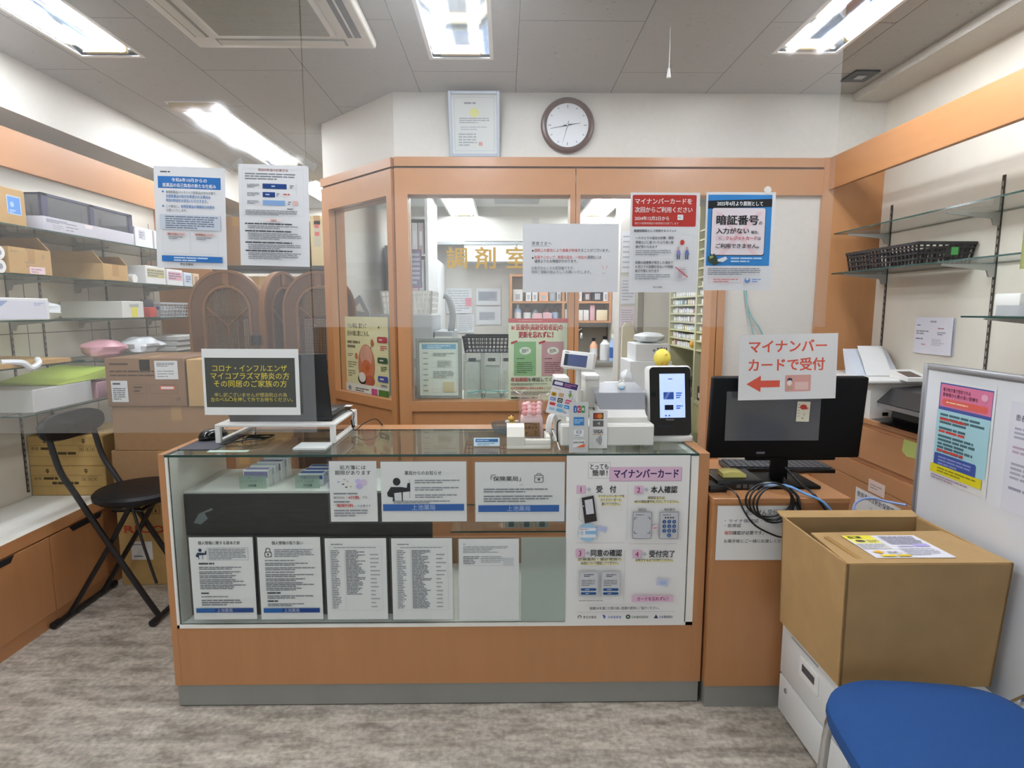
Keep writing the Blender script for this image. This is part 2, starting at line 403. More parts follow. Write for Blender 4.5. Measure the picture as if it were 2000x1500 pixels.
# partition: white upper wall (front and splayed part)
CX, LX, LY = -.53, -1.02, 3.43
SP = math.hypot(CX - LX, LY - YP)
OB = Matrix.Translation((LX, LY, 0)) @ Matrix.Rotation(math.atan2(YP - LY, CX - LX), 4, 'Z')     # x: left end -> corner, y: into the dispensary
struct(G().box(CX, XR, YP, YP + .1, 2.104, ZC, white_wall).build('wall_front'))
struct(G(OB).box(0, SP, 0, .1, 2.104, ZC, white_wall).build('wall_splay'))
struct(G().box(1.10, 1.56, YP + .005, YP + .1, 0, 1.94, white_wall).build('wall_panel'))
gro_d = mat('dark_groove', '#4e2f1d', .8, noise=0)
# header board with a shadow groove
h = G().box(CX, 1.56, YP - .018, YP + .1, 2.062, 2.105, wood_h).box(CX, 1.56, YP - .008, YP + .09, 2.052, 2.062, gro_d)
h.box(CX, .345, YP - .018, YP + .09, 1.93, 2.052, wood_h).box(.349, 1.56, YP - .018, YP + .09, 1.93, 2.052, wood_h)
struct(h.build('trim_7'))
h = G(OB).box(-.01, SP - .008, -.018, .1, 2.062, 2.105, wood_h).box(0, SP, -.008, .09, 2.052, 2.062, gro_d).box(0, SP - .008, -.018, .09, 1.93, 2.052, wood_h)
struct(h.build('trim_8'))
# front window of the dispensary with gold lettering
w1 = bpy.data.objects.new('window_1', None); COL.objects.link(w1); struct(w1); w1.location = (-.1, YP, 0)
fr = G().box(CX, -.468, YP - .018, YP + .08, 0, 1.93, wood).box(.321, .347, YP - .018, YP + .08, 0, 1.93, wood)
fr.box(-.468, .321, YP - .018, YP + .08, .865, .915, wood_h).box(-.468, .321, YP - .006, YP + .06, 0, .862, wood)
fr.box(-.468, .321, YP - .003, YP + .005, .860, .866, gro_d)
fr.build('window_frame', w1)
pn = G().slab(-.468, .321, YP + .02, YP + .026, .915, 1.93, glass, glass_edge).build('window_pane', w1)
gold = mat('gold_lettering', '#c39b3c', .35, .3, noise=.04)
gl_ = G(frame((-.292, YP + .0185, 1.69), (1, 0, 0), (0, 0, -1)))
for k, ch in enumerate('調剤室'): gl_.text(ch, .056 + k * .142 + (.012 if k == 2 else 0), .112, .112, gold, .028, align='c')
gl_.flat = True; gl_.build('gold_lettering', w1)
# splayed window
w2 = bpy.data.objects.new('window_2', None); COL.objects.link(w2); struct(w2); w2.location = (LX, LY, 0)
fr = G(OB).box(0, .075, -.018, .08, 0, 1.93, wood).box(SP - .05, SP - .008, -.018, .08, 0, 1.93, wood)
fr.box(.075, SP - .05, -.018, .08, .865, .915, wood_h).box(.075, SP - .05, -.006, .06, 0, .862, wood)
fr.build('window_frame', w2)
G(OB).slab(.075, SP - .05, .02, .026, .915, 1.93, glass, glass_edge).build('window_pane', w2)
# doorway posts
struct(G().box(.35, .371, YP - .018, YP + .09, 0, 1.93, wood).build('trim_9'))
dr = G().box(1.03, 1.058, YP - .018, YP + .1, 0, 1.93, wood).box(1.062, 1.10, YP - .018, YP + .1, 0, 1.93, wood).box(1.056, 1.064, YP - .006, YP + .08, 0, 1.93, gro_d)
struct(dr.build('trim_10'))
# dispensary shell
struct(G().prism([(-.52, YP + .1), (XR, YP + .1), (XR, 5.7), (-1.0, 5.7), (-1.0, 3.52), (-.98, 3.5)], 2, 2.30, 2.33, mat('dispensary_ceiling_white', '#e2e4e2', .8, noise=.02)).build('ceiling_dispensary'))
struct(G().box(-1.0, XR, 5.7, 5.8, 0, 2.33, white_wall).build('wall_dispensary'))
struct(G().box(-1.05, -1.0, 3.52, 5.8, 0, ZC, white_wall).build('wall_corridor'))
struct(G().box(-.995, XR, 5.44, 5.7, 1.985, 2.30, white_wall).box(-.99, 1.0, 5.43, 5.44, 1.965, 1.99, grey_p).build('trim_11'))
# ---------------------------------------------------------------- lamps
tube_e = emit('fluorescent_tube', '#f4f9ff', TUBE); tube_i = emit('fluorescent_tube_dispensary', '#f4f9ff', TUBE_IN)
tray = mat('lamp_reflector', '#c6d0de', .09, 1, noise=.01)
tan = mat('yellowed_lamp_end', '#b49a6a', .6, noise=.05)
def lamp(x, y0, y1, label, zc=ZC, gap=.063, em=None, end=0):
    t = thing('ceiling_lamp', label, 'ceiling light', (x, (y0 + y1) / 2, zc), 0, 'fluorescent ceiling lamps')
    w = gap + .05
    if zc != ZC: zc -= .078          # surface-mounted trough
    w = TW; z1 = ZC + .075
    g = G().prism([(x - w, zc), (x - w + .03, z1), (x + w - .03, z1), (x + w, zc), (x + w + .004, zc), (x + w + .004, z1 + .004), (x - w - .004, z1 + .004), (x - w - .004, zc)], 1, y0 - TL, y1 + TL, tray)
    g.box(x - w, x + w, y0 - TL - .003, y0 - TL, zc, z1, tray).box(x - w, x + w, y1 + TL, y1 + TL + .003, zc, z1, tray).build('lamp_housing', t)
    g = G().box(x - w - .014, x - w + .001, y0 - TL - .014, y1 + TL + .014, zc - .004, zc, white_p).box(x + w - .001, x + w + .014, y0 - TL - .014, y1 + TL + .014, zc - .004, zc, white_p)
    g.box(x - w, x + w, y0 - TL - .014, y0 - TL + .001, zc - .004, zc, white_p).box(x - w, x + w, y1 + TL - .001, y1 + TL + .014, zc - .004, zc, white_p).build('rim', t)
    zt = zc + .012; em = em or tube_e
    for s_ in (-1, 1):
        ye = y0 if s_ < 0 else y1
        if end and s_ < 0: G().box(x - w, x + w, ye - TL, ye + .02, zc - .035, zc + .03, tan, .004, 1).build('end_cover', t)
        else: G().box(x - gap - .02, x + gap + .02, ye - .012, ye + .012, zt - .016, zt + .02, tan, .004, 1).build('end_cap', t)
        G().cyl((x + s_ * gap, y0 + .012, zt), (x + s_ * gap, y1 - .012, zt), .0165, em, 12).build('fluorescent_tube', t)
    return t
lamp(*LAMPS[0], 'fluorescent ceiling lamp above the certificate, in the centre of the shop')
lamp(*LAMPS[1], 'fluorescent ceiling lamp at the upper right, over the counter end')
lamp(*LAMPS[2], 'fluorescent ceiling lamp in the upper left corner, left of the cassette unit')
lamp(*LAMPS[3], 'fluorescent ceiling lamp over the passage behind the two hung papers', end=1)
lamp(*LAMPS[4], 'farthest fluorescent ceiling lamp, deep in the left passage')
lamp(*LAMPS[5], 'unseen fluorescent ceiling lamp added behind the viewer to brighten the left bench')  # added out of view to brighten the bench and left wall
lamp(-.36, 4.2, 5.42, 'fluorescent lamp on the dispensary ceiling seen through the big window', 2.30, em=tube_i)
lamp(.80, 4.2, 5.42, 'fluorescent lamp on the dispensary ceiling seen through the doorway', 2.30, em=tube_i)
lamp(.25, 3.15, 4.1, 'fluorescent lamp on the dispensary ceiling just behind the header board', 2.30, em=tube_i)  # hidden by the header, kept for the light it gives the sill
# ================================================================ LARGE FURNITURE
# ---- showcase counter
CXL, CXR, CY0, CY1, CZ = -1.142, .684, 1.89, 2.39, .903
ct = thing('display_counter', 'long cherry wood display counter with glass front and glass top', 'counter', (-.23, 2.14, 0))
G().box(CXL, CXL + .022, CY0, CY1, .083, CZ, wood, .001, 1).build('side_panel', ct)
G().box(CXR - .036, CXR, CY0, CY1, .083, CZ, wood, .001, 1).build('side_panel', ct)
G().box(CXL + .022, CXR - .036, CY0 + .002, CY0 + .02, .083, .294, wood).build('front_panel', ct)
G().box(CXL + .004, CXR - .004, CY0 + .008, CY1, .004, .083, gasket).box(CXL + .006, CXR - .006, CY0 + .012, CY1, 0, .005, black_m).build('kick_board', ct)
lin_ = G().box(CXL + .022, CXL + .030, CY0, CY1 - .1, .294, .894, white_lam).box(CXR - .06, CXR - .036, CY0, CY1 - .1, .294, .894, white_lam)
lin_.box(CXL + .022, CXR - .036, CY0, CY1, .294, .306, white_lam).build('case_lining', ct)
G().slab(CXL + .030, CXR - .06, CY0 + .006, CY0 + .011, .306, .894, glass, glass_edge).build('front_glass', ct)
G().slab(CXL + .022, CXR - .036, CY0 - .002, 2.30, .894, .902, glass_top, glass_edge).build('top_glass', ct)
G().box(CXL + .022, CXR - .036, 2.285, CY1, .872, .894, wood_h).box(CXL + .022, CXR - .036, 2.3005, CY1, .894, .902, wood_h).build('rear_top_rail', ct)
G().box(CXL + .022, CXR - .036, CY1 - .02, CY1, .306, .42, wood_h).build('rear_panel', ct)
G().box(CXL + .031, -.2, 1.972, 2.26, .742, .752, white_lam).build('shelf_board', ct)
G().slab(-.19, CXR - .031, 1.972, 2.26, .598, .604, glass, glass_edge).build('glass_shelf', ct)
G().box(-1.104, -.252, 1.955, 1.963, .307, .747, mat('black_board', '#1b1c1e', .6, noise=.06), .001, 1).build('black_panel', ct)
tp = G(frame((-1.055, 1.9546, .69), (1, 0, 0), (0, 0, -1))); wisp = mat('torn_clear_tape', '#6d7679', .3, noise=.1)
tp.add([(-.02, .045, 0), (0, .012, 0), (.045, -.008, 0), (.05, -.002, 0), (.02, .01, 0), (.03, .03, 0), (.005, .05, 0)], [(0, 1, 2, 3, 4, 5, 6)], wisp); tp.build('tape_scrap', ct)
# ---- little counter beside it
c2 = thing('reception_counter', 'small cherry wood counter standing right of the display counter', 'counter', (.92, 2.1, 0))
G().box(.692, 1.147, 1.862, 2.36, .083, .737, wood, .001, 1).build('body', c2)
G().box(.69, 1.149, 1.858, 2.37, .737, .757, wood_h, .002, 1).build('counter_top', c2)
G().box(.696, 1.143, 1.872, 2.34, 0, .083, gasket).build('kick_board', c2)
# ---- clear vinyl hung from the ceiling in front of the counter
def sheet_vinyl(label, x0, x1, z0):
    t = thing('vinyl_curtain', label, 'clear curtain', ((x0 + x1) / 2, 1.85, z0))
    G().box(x0, x1, 1.8496, 1.8504, z0, 2.348, vinyl).build('vinyl_sheet', t, smooth=False)
    G().box(-.46, x1, 1.846, 1.854, ZC - .016, ZC, white_p).build('hanging_rail', t) if x0 > -1 else G().box(-1.96, -1.2, 1.846, 1.854, ZC - .016, ZC, white_p).build('hanging_rail', t)
sheet_vinyl('clear vinyl sheet hung in front of the dispensary window, carrying three notices', -.598, 1.018, 1.322)
sheet_vinyl('longer clear vinyl sheet hung at the left, in front of the laptop', -1.96, -.602, .985)
# ---- bench cupboard along the left wall
bc = thing('bench_cupboard', 'low white-topped wooden bench cupboard along the left wall', 'cupboard', (-2.17, 2.0, 0))
BX = -1.975
G().box(XL + .004, BX - .004, .7, 3.5, .438, .455, white_lam, .001, 1).box(BX - .004, BX, .7, 3.5, .405, .4555, wood_h).build('bench_top', bc)
G().box(XL + .004, BX - .02, .7, 3.5, .03, .44, wood).build('carcass', bc)
blk = mat('dark_recess', '#0b0908', .9, noise=0)
for k, (a, b_) in enumerate(((.9, 1.672), (1.676, 2.452), (2.456, 2.79))):
    d = G().box(BX - .018, BX, a, b_, .062, .398, wood, .001, 1).build('door', bc)
    yc = {0: 1.5, 1: 2.16, 2: 2.68}[k]
    G().prism([(yc - .11, .398), (yc - .09, .372), (yc + .09, .372), (yc + .11, .398)], 0, BX - .001, BX + .0006, blk).build('handle_cutout', d)
G().box(BX - .012, BX - .004, .7, 3.5, 0, .06, wood_h).build('kick_board', bc)
# ---- right-hand cabinet with drawers
rc = thing('drawer_cabinet', 'low wooden drawer cabinet along the right wall under the glass shelves', 'cabinet', (1.725, 2.2, 0))
RX = 1.602
G().box(RX, XR - .004, 1.3, YP - .022, .05, .88, wood).build('carcass', rc)
G().box(RX - .012, XR - .004, 1.3, YP - .022, .88, .9, wood_h, .001, 1).build('cabinet_top', rc)
for a, b_ in ((1.3, 2.1), (2.104, YP - .024)):
    G().box(RX - .016, RX, a, b_, .72, .862, wood_h, .001, 1).build('drawer', rc)
    G().box(RX - .016, RX, a, b_, .62, .695, wood_h, .001, 1).build('drawer', rc)
    G().box(RX - .016, RX, a, b_, .06, .617, wood, .001, 1).build('door', rc)
G().box(RX + .02, XR - .004, 1.3, YP - .022, 0, .05, gasket).build('kick_board', rc)
# ---- whiteboard screen
WB0, WB1 = Vector((1.372, 1.87, 0)), Vector((1.352, 1.02, 0)); wbd = (WB1 - WB0).normalized()
WBT = Matrix.Translation(WB0) @ Matrix.Rotation(math.atan2(wbd.y, wbd.x), 4, 'Z')      # x runs toward the viewer, y = away from the shop
wl_ = (WB1 - WB0).length
wb = thing('whiteboard_screen', 'white standing screen with grey aluminium frame behind the big carton', 'partition screen', ((WB0 + WB1) / 2)[:])
ws = mat('whiteboard_enamel', '#e4e6ea', .3, noise=.015)
G(WBT).box(.012, wl_ - .012, -.006, .012, .07, 1.19, ws).build('board', wb)
fr = G(WBT)
for a in ((0, .02, -.012, .018, .05, 1.205), (wl_ - .02, wl_, -.012, .018, .05, 1.205), (.02, wl_ - .02, -.012, .018, 1.185, 1.205), (.02, wl_ - .02, -.012, .018, .05, .07)): fr.box(*a, alu, .004)
fr.build('frame', wb)
for a in (.03, wl_ - .03): G(WBT).box(a - .015, a + .015, -.02, .20, 0, .03, alu, .006).box(a - .012, a + .012, -.008, .014, .02, .06, alu).build('foot', wb)
# ---- white drawer unit with the big carton on it
one_ = None
du = thing('drawer_unit', 'low white steel drawer unit under the big carton', 'drawers', (1.12, 1.62, 0))
steel = mat('white_steel', '#dfe0de', .4, noise=.02)
G().box(.945, 1.305, 1.425, 1.83, .012, .36, steel, .004).build('body', du)
for z0, z1 in ((.165, .352), (.03, .158)):
    d = G().box(.930, .945, 1.43, 1.825, z0, z1, steel, .003).build('drawer', du)
    if z0 > .1:
        G().box(.926, .931, 1.59, 1.70, .235, .30, white_p, .002, 1).box(.9245, .9262, 1.61, 1.68, .26, .283, dgrey_p).build('handle', d)
        G().box(.9285, .9305, 1.60, 1.76, .322, .328, grey_p).build('pull_lip', d)
    else: G().cyl((.9306, 1.775, .125), (.926, 1.775, .125), .008, alu, 12).build('lock', d)
for y in (1.46, 1.79):
    for x in (.97, 1.27): G().cyl((x, y, 0), (x, y, .014), .018, grey_p, 12).build('foot', du)
bx = thing('cardboard_box', 'big opened brown carton with a yellow and white parcel slip on top', 'box', (1.1, 1.6, .3605))
b0, b1 = (.905, 1.325, 1.465, 1.80), (.888, 1.33, 1.43, 1.785)
def wallq(g, p, q, z0, z1, m, th, inn):
    (xa, ya), (xb, yb) = p, q; nx, ny = inn
    g.hexa([(xa[0], ya[0], z0), (xb[0], yb[0], z0), (xb[0] + nx * th, yb[0] + ny * th, z0), (xa[0] + nx * th, ya[0] + ny * th, z0)],
           [(xa[1], ya[1], z1), (xb[1], yb[1], z1), (xb[1] + nx * th, yb[1] + ny * th, z1), (xa[1] + nx * th, ya[1] + ny * th, z1)], m)
big = mat('big_carton_board', '#b08d5c', .8, noise=.07, scale=14, bump=.06)
g = G(); z0, z1 = .361, .72
xl, xr, yn, yf = (.905, .888), (1.32, 1.325), (1.452, 1.43), (1.80, 1.785)
wallq(g, (xl, yn), (xr, yn), z0, z1, big, .006, (0, 1)); wallq(g, (xl, yf), (xr, yf), z0, z1, big, .006, (0, -1))
wallq(g, (xl, yn), (xl, yf), z0, z1, big, .006, (1, 0)); wallq(g, (xr, yn), (xr, yf), z0, z1, big, .006, (-1, 0))
g.box(.905, 1.32, 1.455, 1.79, z0, z0 + .006, big); g.build('body', bx)
fl = G().hexa([(.889, 1.432, .718), (1.325, 1.432, .718), (1.312, 1.668, .712), (.915, 1.663, .710)], [(.889, 1.432, .723), (1.325, 1.432, .723), (1.312, 1.668, .717), (.915, 1.663, .715)], big).build('front_flap', bx)
G().hexa([(.888, 1.78, .715), (1.325, 1.78, .715), (1.322, 1.81, .727), (.885, 1.82, .724)], [(.888, 1.784, .72), (1.325, 1.784, .72), (1.322, 1.812, .731), (.885, 1.822, .728)], big).build('rear_flap', bx)
G().hexa([(1.312, 1.46, .60), (1.316, 1.46, .60), (1.316, 1.77, .60), (1.312, 1.77, .60)], [(1.316, 1.44, .717), (1.32, 1.44, .717), (1.32, 1.78, .717), (1.316, 1.78, .717)], big).build('side_flap', bx)
G().prism([(1.45, .7203), (1.47, .7243), (1.62, .7205), (1.62, .7195)], 0, .93, .945, tape_b).build('tape_strip', bx)
lab = Sheet((.985, 1.628, .7195), .215, .165, (1, 0, 0), (0, -1, .026), mat('parcel_slip_white', '#eceaf0', .5, noise=.01), .0003)
lab.rect(0, 0, .085, .03, '#f0e04a').rect(.004, .031, .085, .062, '#f2e88a').t('配達', .01, .026, .02, '#3a4a2a', .02).oval(.03, .045, .014, .009, '#5b5230').rows(.05, .036, .083, .058, 3, '#a09020')
lab.rect(.0, .066, .085, .105, '#d9d6d2').rows(.004, .068, .08, .103, 5, '#9a98a0').rows(.1, .008, .205, .075, 8, '#a9a5b5').rect(.16, .07, .2, .09, '#b3a7da').rect(.11, .085, .155, .09, '#b9b3d6')
lab.shape([(.012, .128), (.03, .118), (.045, .128), (.03, .14)], '#d9a32a').t('荷札', .05, .141, .018, '#555555').rows(.1, .1, .2, .15, 6, '#b7b4c0').rect(.02, .148, .06, .16, '#f0d23c').rect(.065, .148, .1, .16, '#e2c43c')
lab.done('parcel_slip', '', '', parent=bx)
# ---- blue chair in the foreground
ch = thing('blue_chair', 'blue fabric chair with chrome legs in the right foreground', 'chair', (1.0, 1.12, 0), -.13)
st = bmesh.new()
pts = []
for k in range(40):
    a = 2 * math.pi * k / 40; e = .46; ca, sa = math.cos(a), math.sin(a)
    pts.append((.985 + .232 * math.copysign(abs(ca) ** e, ca), 1.125 + .235 * math.copysign(abs(sa) ** e, sa) * (1 - .1 * (ca < 0) * abs(ca))))
g = G(); rings = ((.9, .395), (1, .405), (1.015, .42), (1.0, .438), (.95, .449), (.85, .455), (.7, .4575))
cx, cy = .985, 1.125; vs = []
for s_, z in rings: vs += [(cx + (x - cx) * s_, cy + (y - cy) * s_, z - (.02 * max(0, (cx - .1 - x) / .13) ** 2 if z > .4 else 0)) for x, y in pts]
n = 40; fs = [(i * n + k, i * n + (k + 1) % n, (i + 1) * n + (k + 1) % n, (i + 1) * n + k) for i in range(len(rings) - 1) for k in range(n)]
fs += [tuple(range(n - 1, -1, -1)), tuple(range((len(rings) - 1) * n, len(rings) * n))]
g.add(vs, fs, blue_f).build('seat', ch); st.free()
bk_ = G(Matrix.Translation((1.275, 1.125, .69)) @ Matrix.Rotation(.16, 4, 'Y')); bk_.box(-.018, .022, -.2, .2, -.13, .15, blue_f, .017, 4).build('backrest', ch)
for y in (.925, 1.325):
    G().tube([(1.285, y * .5 + .5625, .68), (1.27, y * .6 + .45, .56), (1.24, y, .44), (1.16, y, .392)], .0095, chrome, 10).build('back_support', ch)
    G().tube([(1.16, y, .392), (.84, y, .392), (.81, y, .37), (.79, y, .3), (.775, y - .005, .012)], .011, chrome, 10).build('leg', ch)
    G().tube([(1.1, y, .392), (1.17, y, .37), (1.2, y, .3), (1.235, y, .012)], .011, chrome, 10).build('leg', ch)
G().tube([(.9, .925, .39), (.9, 1.325, .39)], .009, chrome, 10, 1).build('cross_bar', ch)
for x, y in ((.775, .92), (.775, 1.32), (1.235, .925), (1.235, 1.325)): G().cyl((x, y, 0), (x, y, .022), .015, black_p, 12).build('foot_cap', ch)
# ---- ceiling cassette air conditioner
ac = thing('air_conditioner', 'square ceiling cassette air conditioner with dusty grille', 'air conditioner', (-.83, 2.05, ZC))
acp = mat('aged_cover_plastic', '#cfcbc0', .45, noise=.02); acd = mat('dusty_grille', '#8d8879', .8, noise=.08, scale=90)
ax0, ax1, ay0, ay1 = -1.165, -.488, 1.715, 2.395
G().box(ax0, ax1, ay0, ay1, 2.368, ZC, acp, .012, 3).build('cover_panel', ac)
G().box(ax0 + .12, ax1 - .12, ay0 + .12, ay1 - .12, 2.358, 2.37, acp, .005).build('grille_rim', ac)
gr = G().box(ax0 + .14, ax1 - .14, ay0 + .14, ay1 - .14, 2.354, 2.359, acd)
for k in range(7): y = ay0 + .165 + k * .055; gr.box(ax0 + .145, ax1 - .145, y, y + .003, 2.3535, 2.355, acd)
gr.build('intake_grille', ac)
for k, a in enumerate(((ax0 + .035, ax0 + .085, ay0 + .1, ay1 - .1), (ax1 - .085, ax1 - .035, ay0 + .1, ay1 - .1), (ax0 + .1, ax1 - .1, ay1 - .085, ay1 - .035), (ax0 + .1, ax1 - .1, ay0 + .035, ay0 + .085))):
    sl = G().box(a[0], a[1], a[2], a[3], 2.366, 2.369, black_m if k == 1 else acd).build('air_outlet', ac)
    if k == 1: G().box(a[0] + .02, a[1] - .024, a[2], a[3], 2.362, 2.367, acp, .001, 1).build('louvre', sl)
    else: G().box(a[0] + .008, a[1] - .008, a[2] + .008, a[3] - .008, 2.362, 2.367, acp, .001, 1).build('louvre', sl)
# ---- wall clock
ck = thing('wall_clock', 'round wall clock with dark brown wooden rim above the window', 'clock', (.304, YP, 2.252))
KM = Matrix.Translation((.304, YP - .001, 2.252)) @ Matrix.Rotation(math.pi / 2, 4, 'X')
G(KM).lathe([(0, .002), (.127, .002), (.1285, .014), (.121, .028), (.112, .031), (.103, .022), (.1, .016)], mat('dark_brown_wood', '#4a2519', .35, noise=.08), n=48).build('rim', ck)
fc = G(KM).lathe([(0, .0165), (.102, .0165)], mat('clock_face', '#e3e6ea', .5, noise=.01), n=48)
for k in range(12):
    a = math.pi / 6 * k; r0 = .084 if k % 3 else .078
    fc.add([(math.sin(a + d) * r, math.cos(a + d) * r, .0168) for r, d in ((r0, -.03), (.092, -.03), (.092, .03), (r0, .03))], [(0, 1, 2, 3)], ink('#9aa0aa'))
for k in range(60):
    a = math.pi / 30 * k; fc.add([(math.sin(a + d) * r, math.cos(a + d) * r, .0168) for r, d in ((.094, -.008), (.097, -.008), (.097, .008), (.094, .008))], [(0, 1, 2, 3)], ink('#aab0b8'))
fc.build('face', ck)
for nm, ang, l, w_, c in (('hour_hand', 81, .062, .004, '#8c8f98'), ('minute_hand', 259, .085, .003, '#8c8f98'), ('second_hand', 196, .08, .0014, '#6c6e76')):
    a = math.radians(ang); ux, uy = math.sin(a), math.cos(a)
    G(KM).hexa([(-ux * .02 + uy * w_, -uy * .02 - ux * w_, .0178), (-ux * .02 - uy * w_, -uy * .02 + ux * w_, .0178), (ux * l - uy * w_ * .3, uy * l + ux * w_ * .3, .0178), (ux * l + uy * w_ * .3, uy * l - ux * w_ * .3, .0178)],
               [(-ux * .02 + uy * w_, -uy * .02 - ux * w_, .0188), (-ux * .02 - uy * w_, -uy * .02 + ux * w_, .0188), (ux * l - uy * w_ * .3, uy * l + ux * w_ * .3, .0188), (ux * l + uy * w_ * .3, uy * l - ux * w_ * .3, .0188)], ink(c)).build(nm, ck)
G(KM).ball((0, 0, .019), .006, chrome).build('hub', ck)
G(KM).lathe([(0, .026), (.105, .0245)], clear('clock_glass', gloss=.5), n=40).build('cover_glass', ck)
# ---- framed certificate leaning forward over the header
ce = thing('framed_certificate', 'silver framed certificate hung tilted above the window, left of the clock', 'certificate', (-.14, 2.9, 2.106))
TI = math.atan2(.075, .275); CM = Matrix.Translation((-.14, YP - .012, 2.1065)) @ Matrix.Rotation(TI, 4, 'X')
sf = mat('silver_blue_frame', '#b9c2cf', .3, .3, noise=.02); g = G(CM)
for a in ((-.12, -.106, -.008, .006, 0, .285), (.106, .12, -.008, .006, 0, .285), (-.106, .106, -.008, .006, 0, .014), (-.106, .106, -.008, .006, .271, .285)): g.box(*a, sf, .002, 1)
g.box(-.118, .118, .002, .008, .003, .282, grey_p); g.build('frame', ce)
sh = Sheet((0, 0, 0), .212, .257, base=mat('certificate_paper', '#d8dcd8', .6, noise=.02), thick=.0005); sh.T = CM @ frame((-.106, .0015, .271), (1, 0, 0), (0, 0, -1)); sh.v = [CM @ Vector((v[0] - .106, v[1] + .0015, v[2] + .271)) for v in sh.v]
sh.box_line(.012, .012, .2, .245, '#b9c2c8', .002).rows(.06, .03, .15, .045, 1, '#8a8e94').oval(.106, .078, .022, .02, '#dfe08a').rows(.035, .098, .18, .125, 3, '#9ea2a8').rows(.04, .135, .17, .155, 2, '#b5b9be').rows(.03, .165, .12, .225, 5, '#a5a9ae').rect(.125, .205, .143, .222, '#d8998f')
sh.done('document', '', '', parent=ce)
G(CM).box(-.107, .107, -.004, -.0035, .013, .272, clear('frame_glass', gloss=.6)).build('cover_glass', ce)
# ---- pull cord, ceiling vent
pc = Zp(1323, 0, ZC); 
t = thing('pull_cord', 'thin white pull cord with a small bell-shaped knob hanging from the ceiling', 'cord', (.61, 2.28, ZC))
G().tube([(.61, 2.28, ZC), (.611, 2.28, 2.33), (.61, 2.28, 2.26)], .0016, white_p, 6).build('cord', t)
G().lathe([(.0, .034), (.004, .033), (.0055, .02), (.008, .004), (.007, 0), (0, 0)], white_p, (.61, 2.28, 2.228), 12).build('knob', t)
p = Zp(1680, 147, ZC)
t = thing('ceiling_vent', 'small dark square vent in the ceiling at the right rear corner', 'vent', (p.x, p.y, ZC))
G().box(p.x - .055, p.x + .055, p.y - .06, p.y + .06, ZC - .008, ZC, dgrey_p, .002, 1).build('vent_frame', t)
G().box(p.x - .02, p.x + .02, p.y - .02, p.y + .02, ZC - .011, ZC - .007, grey_p, .002, 1).build('vent_core', t)
# ================================================================ NOTICES AND POSTERS
K, RD, BL, NV = '#2a2b2f', '#c8443c', '#2f6fb3', '#22427e'
def flatY(x0, y0, x1, y1, Y, rot=0, **kw):
    a, b_, c = Yp(x0, y0, Y), Yp(x1, y0, Y), Yp(x0, y1, Y)
    return Sheet(a, b_.x - a.x, a.z - c.z, (math.cos(rot), 0, math.sin(rot)), (math.sin(rot), 0, -math.cos(rot)), **kw)
hung = mat('hung_paper', '#dfe0e3', .6, noise=.015, scale=20)
tapec = clear('clear_tape', '#f8f8f8', haze=.08, gloss=1.0, rough=.1)
def tapes(o, pts):
    for x, z, a in pts:
        M = Matrix.Translation((x, 1.8468, z)) @ Matrix.Rotation(a, 4, 'Y')
        G(M).box(-.019, .019, -.0012, .0002, -.010, .010, tapec).build('tape', o, smooth=False)
# --- blue headed notice, left
s = flatY(300, 324, 438, 523, 1.8465, -.03, base=hung, curl=.004); w, h = s.w, s.h
s.rows(.02, .012, .07, .02, 1, '#55585e')
s.rect(.012, .029, .199, .064, BL).t('令和6年10月からの', w / 2, .045, .0125, '#eef2f6', .02, align='c').t('医薬品の自己負担の新たな仕組み', w / 2, .061, .0125, '#eef2f6', .02, w=.158, align='c')
s.rect(.024, .072, .029, .077, BL).t('後発医薬品(ジェネリック医薬品)があるお薬で、', .036, .08, .0095, '#55606a', 0, w=.15).t('先発医薬品の処方を希望される場合は', .036, .0925, .0105, BL, .01, w=.132).t('特別の料金をお支払いいただきます。', .036, .105, .0105, BL, .01, w=.124)
s.rect(.024, .115, .029, .12, BL).t('この機会に、', .036, .122, .0095, '#55606a', w=.04).t('後発医薬品の積極的な利用を', .08, .122, .0105, BL, .01, w=.1).t('お願いいたします。', .036, .134, .0095, '#55606a', w=.062)
s.rect(.016, .142, .196, .186, '#c6cedb').rows(.032, .145, .19, .184, 6, '#6d7686')
for x in (.028, .112): s.box_line(x - .006, .192, x + .076, .258, '#c3c5c9').rect(x + .006, .195, x + .064, .204, '#e2c9c6').t(('制度の仕組みについて', '後発医薬品について')[x > .1], x + .035, .2035, .0075, '#8c4a44', .01, align='c', w=.05).rows(x + .012, .207, x + .06, .216, 2, '#8a8c92')
s.rect(.018, .265, .2, .283, BL).rows(.055, .267, .165, .282, 2, '#c9dcf0').t('厚生労働省', .073, .294, .008, '#3a3c42', .01)
o = s.done('hung_notice', 'paper notice with blue header bars, leftmost sheet hung on the clear vinyl', 'notice', 'papers hung on the clear vinyl')
tapes(o, ((-1.062, 1.801, .7), (-.84, 1.808, .7)))
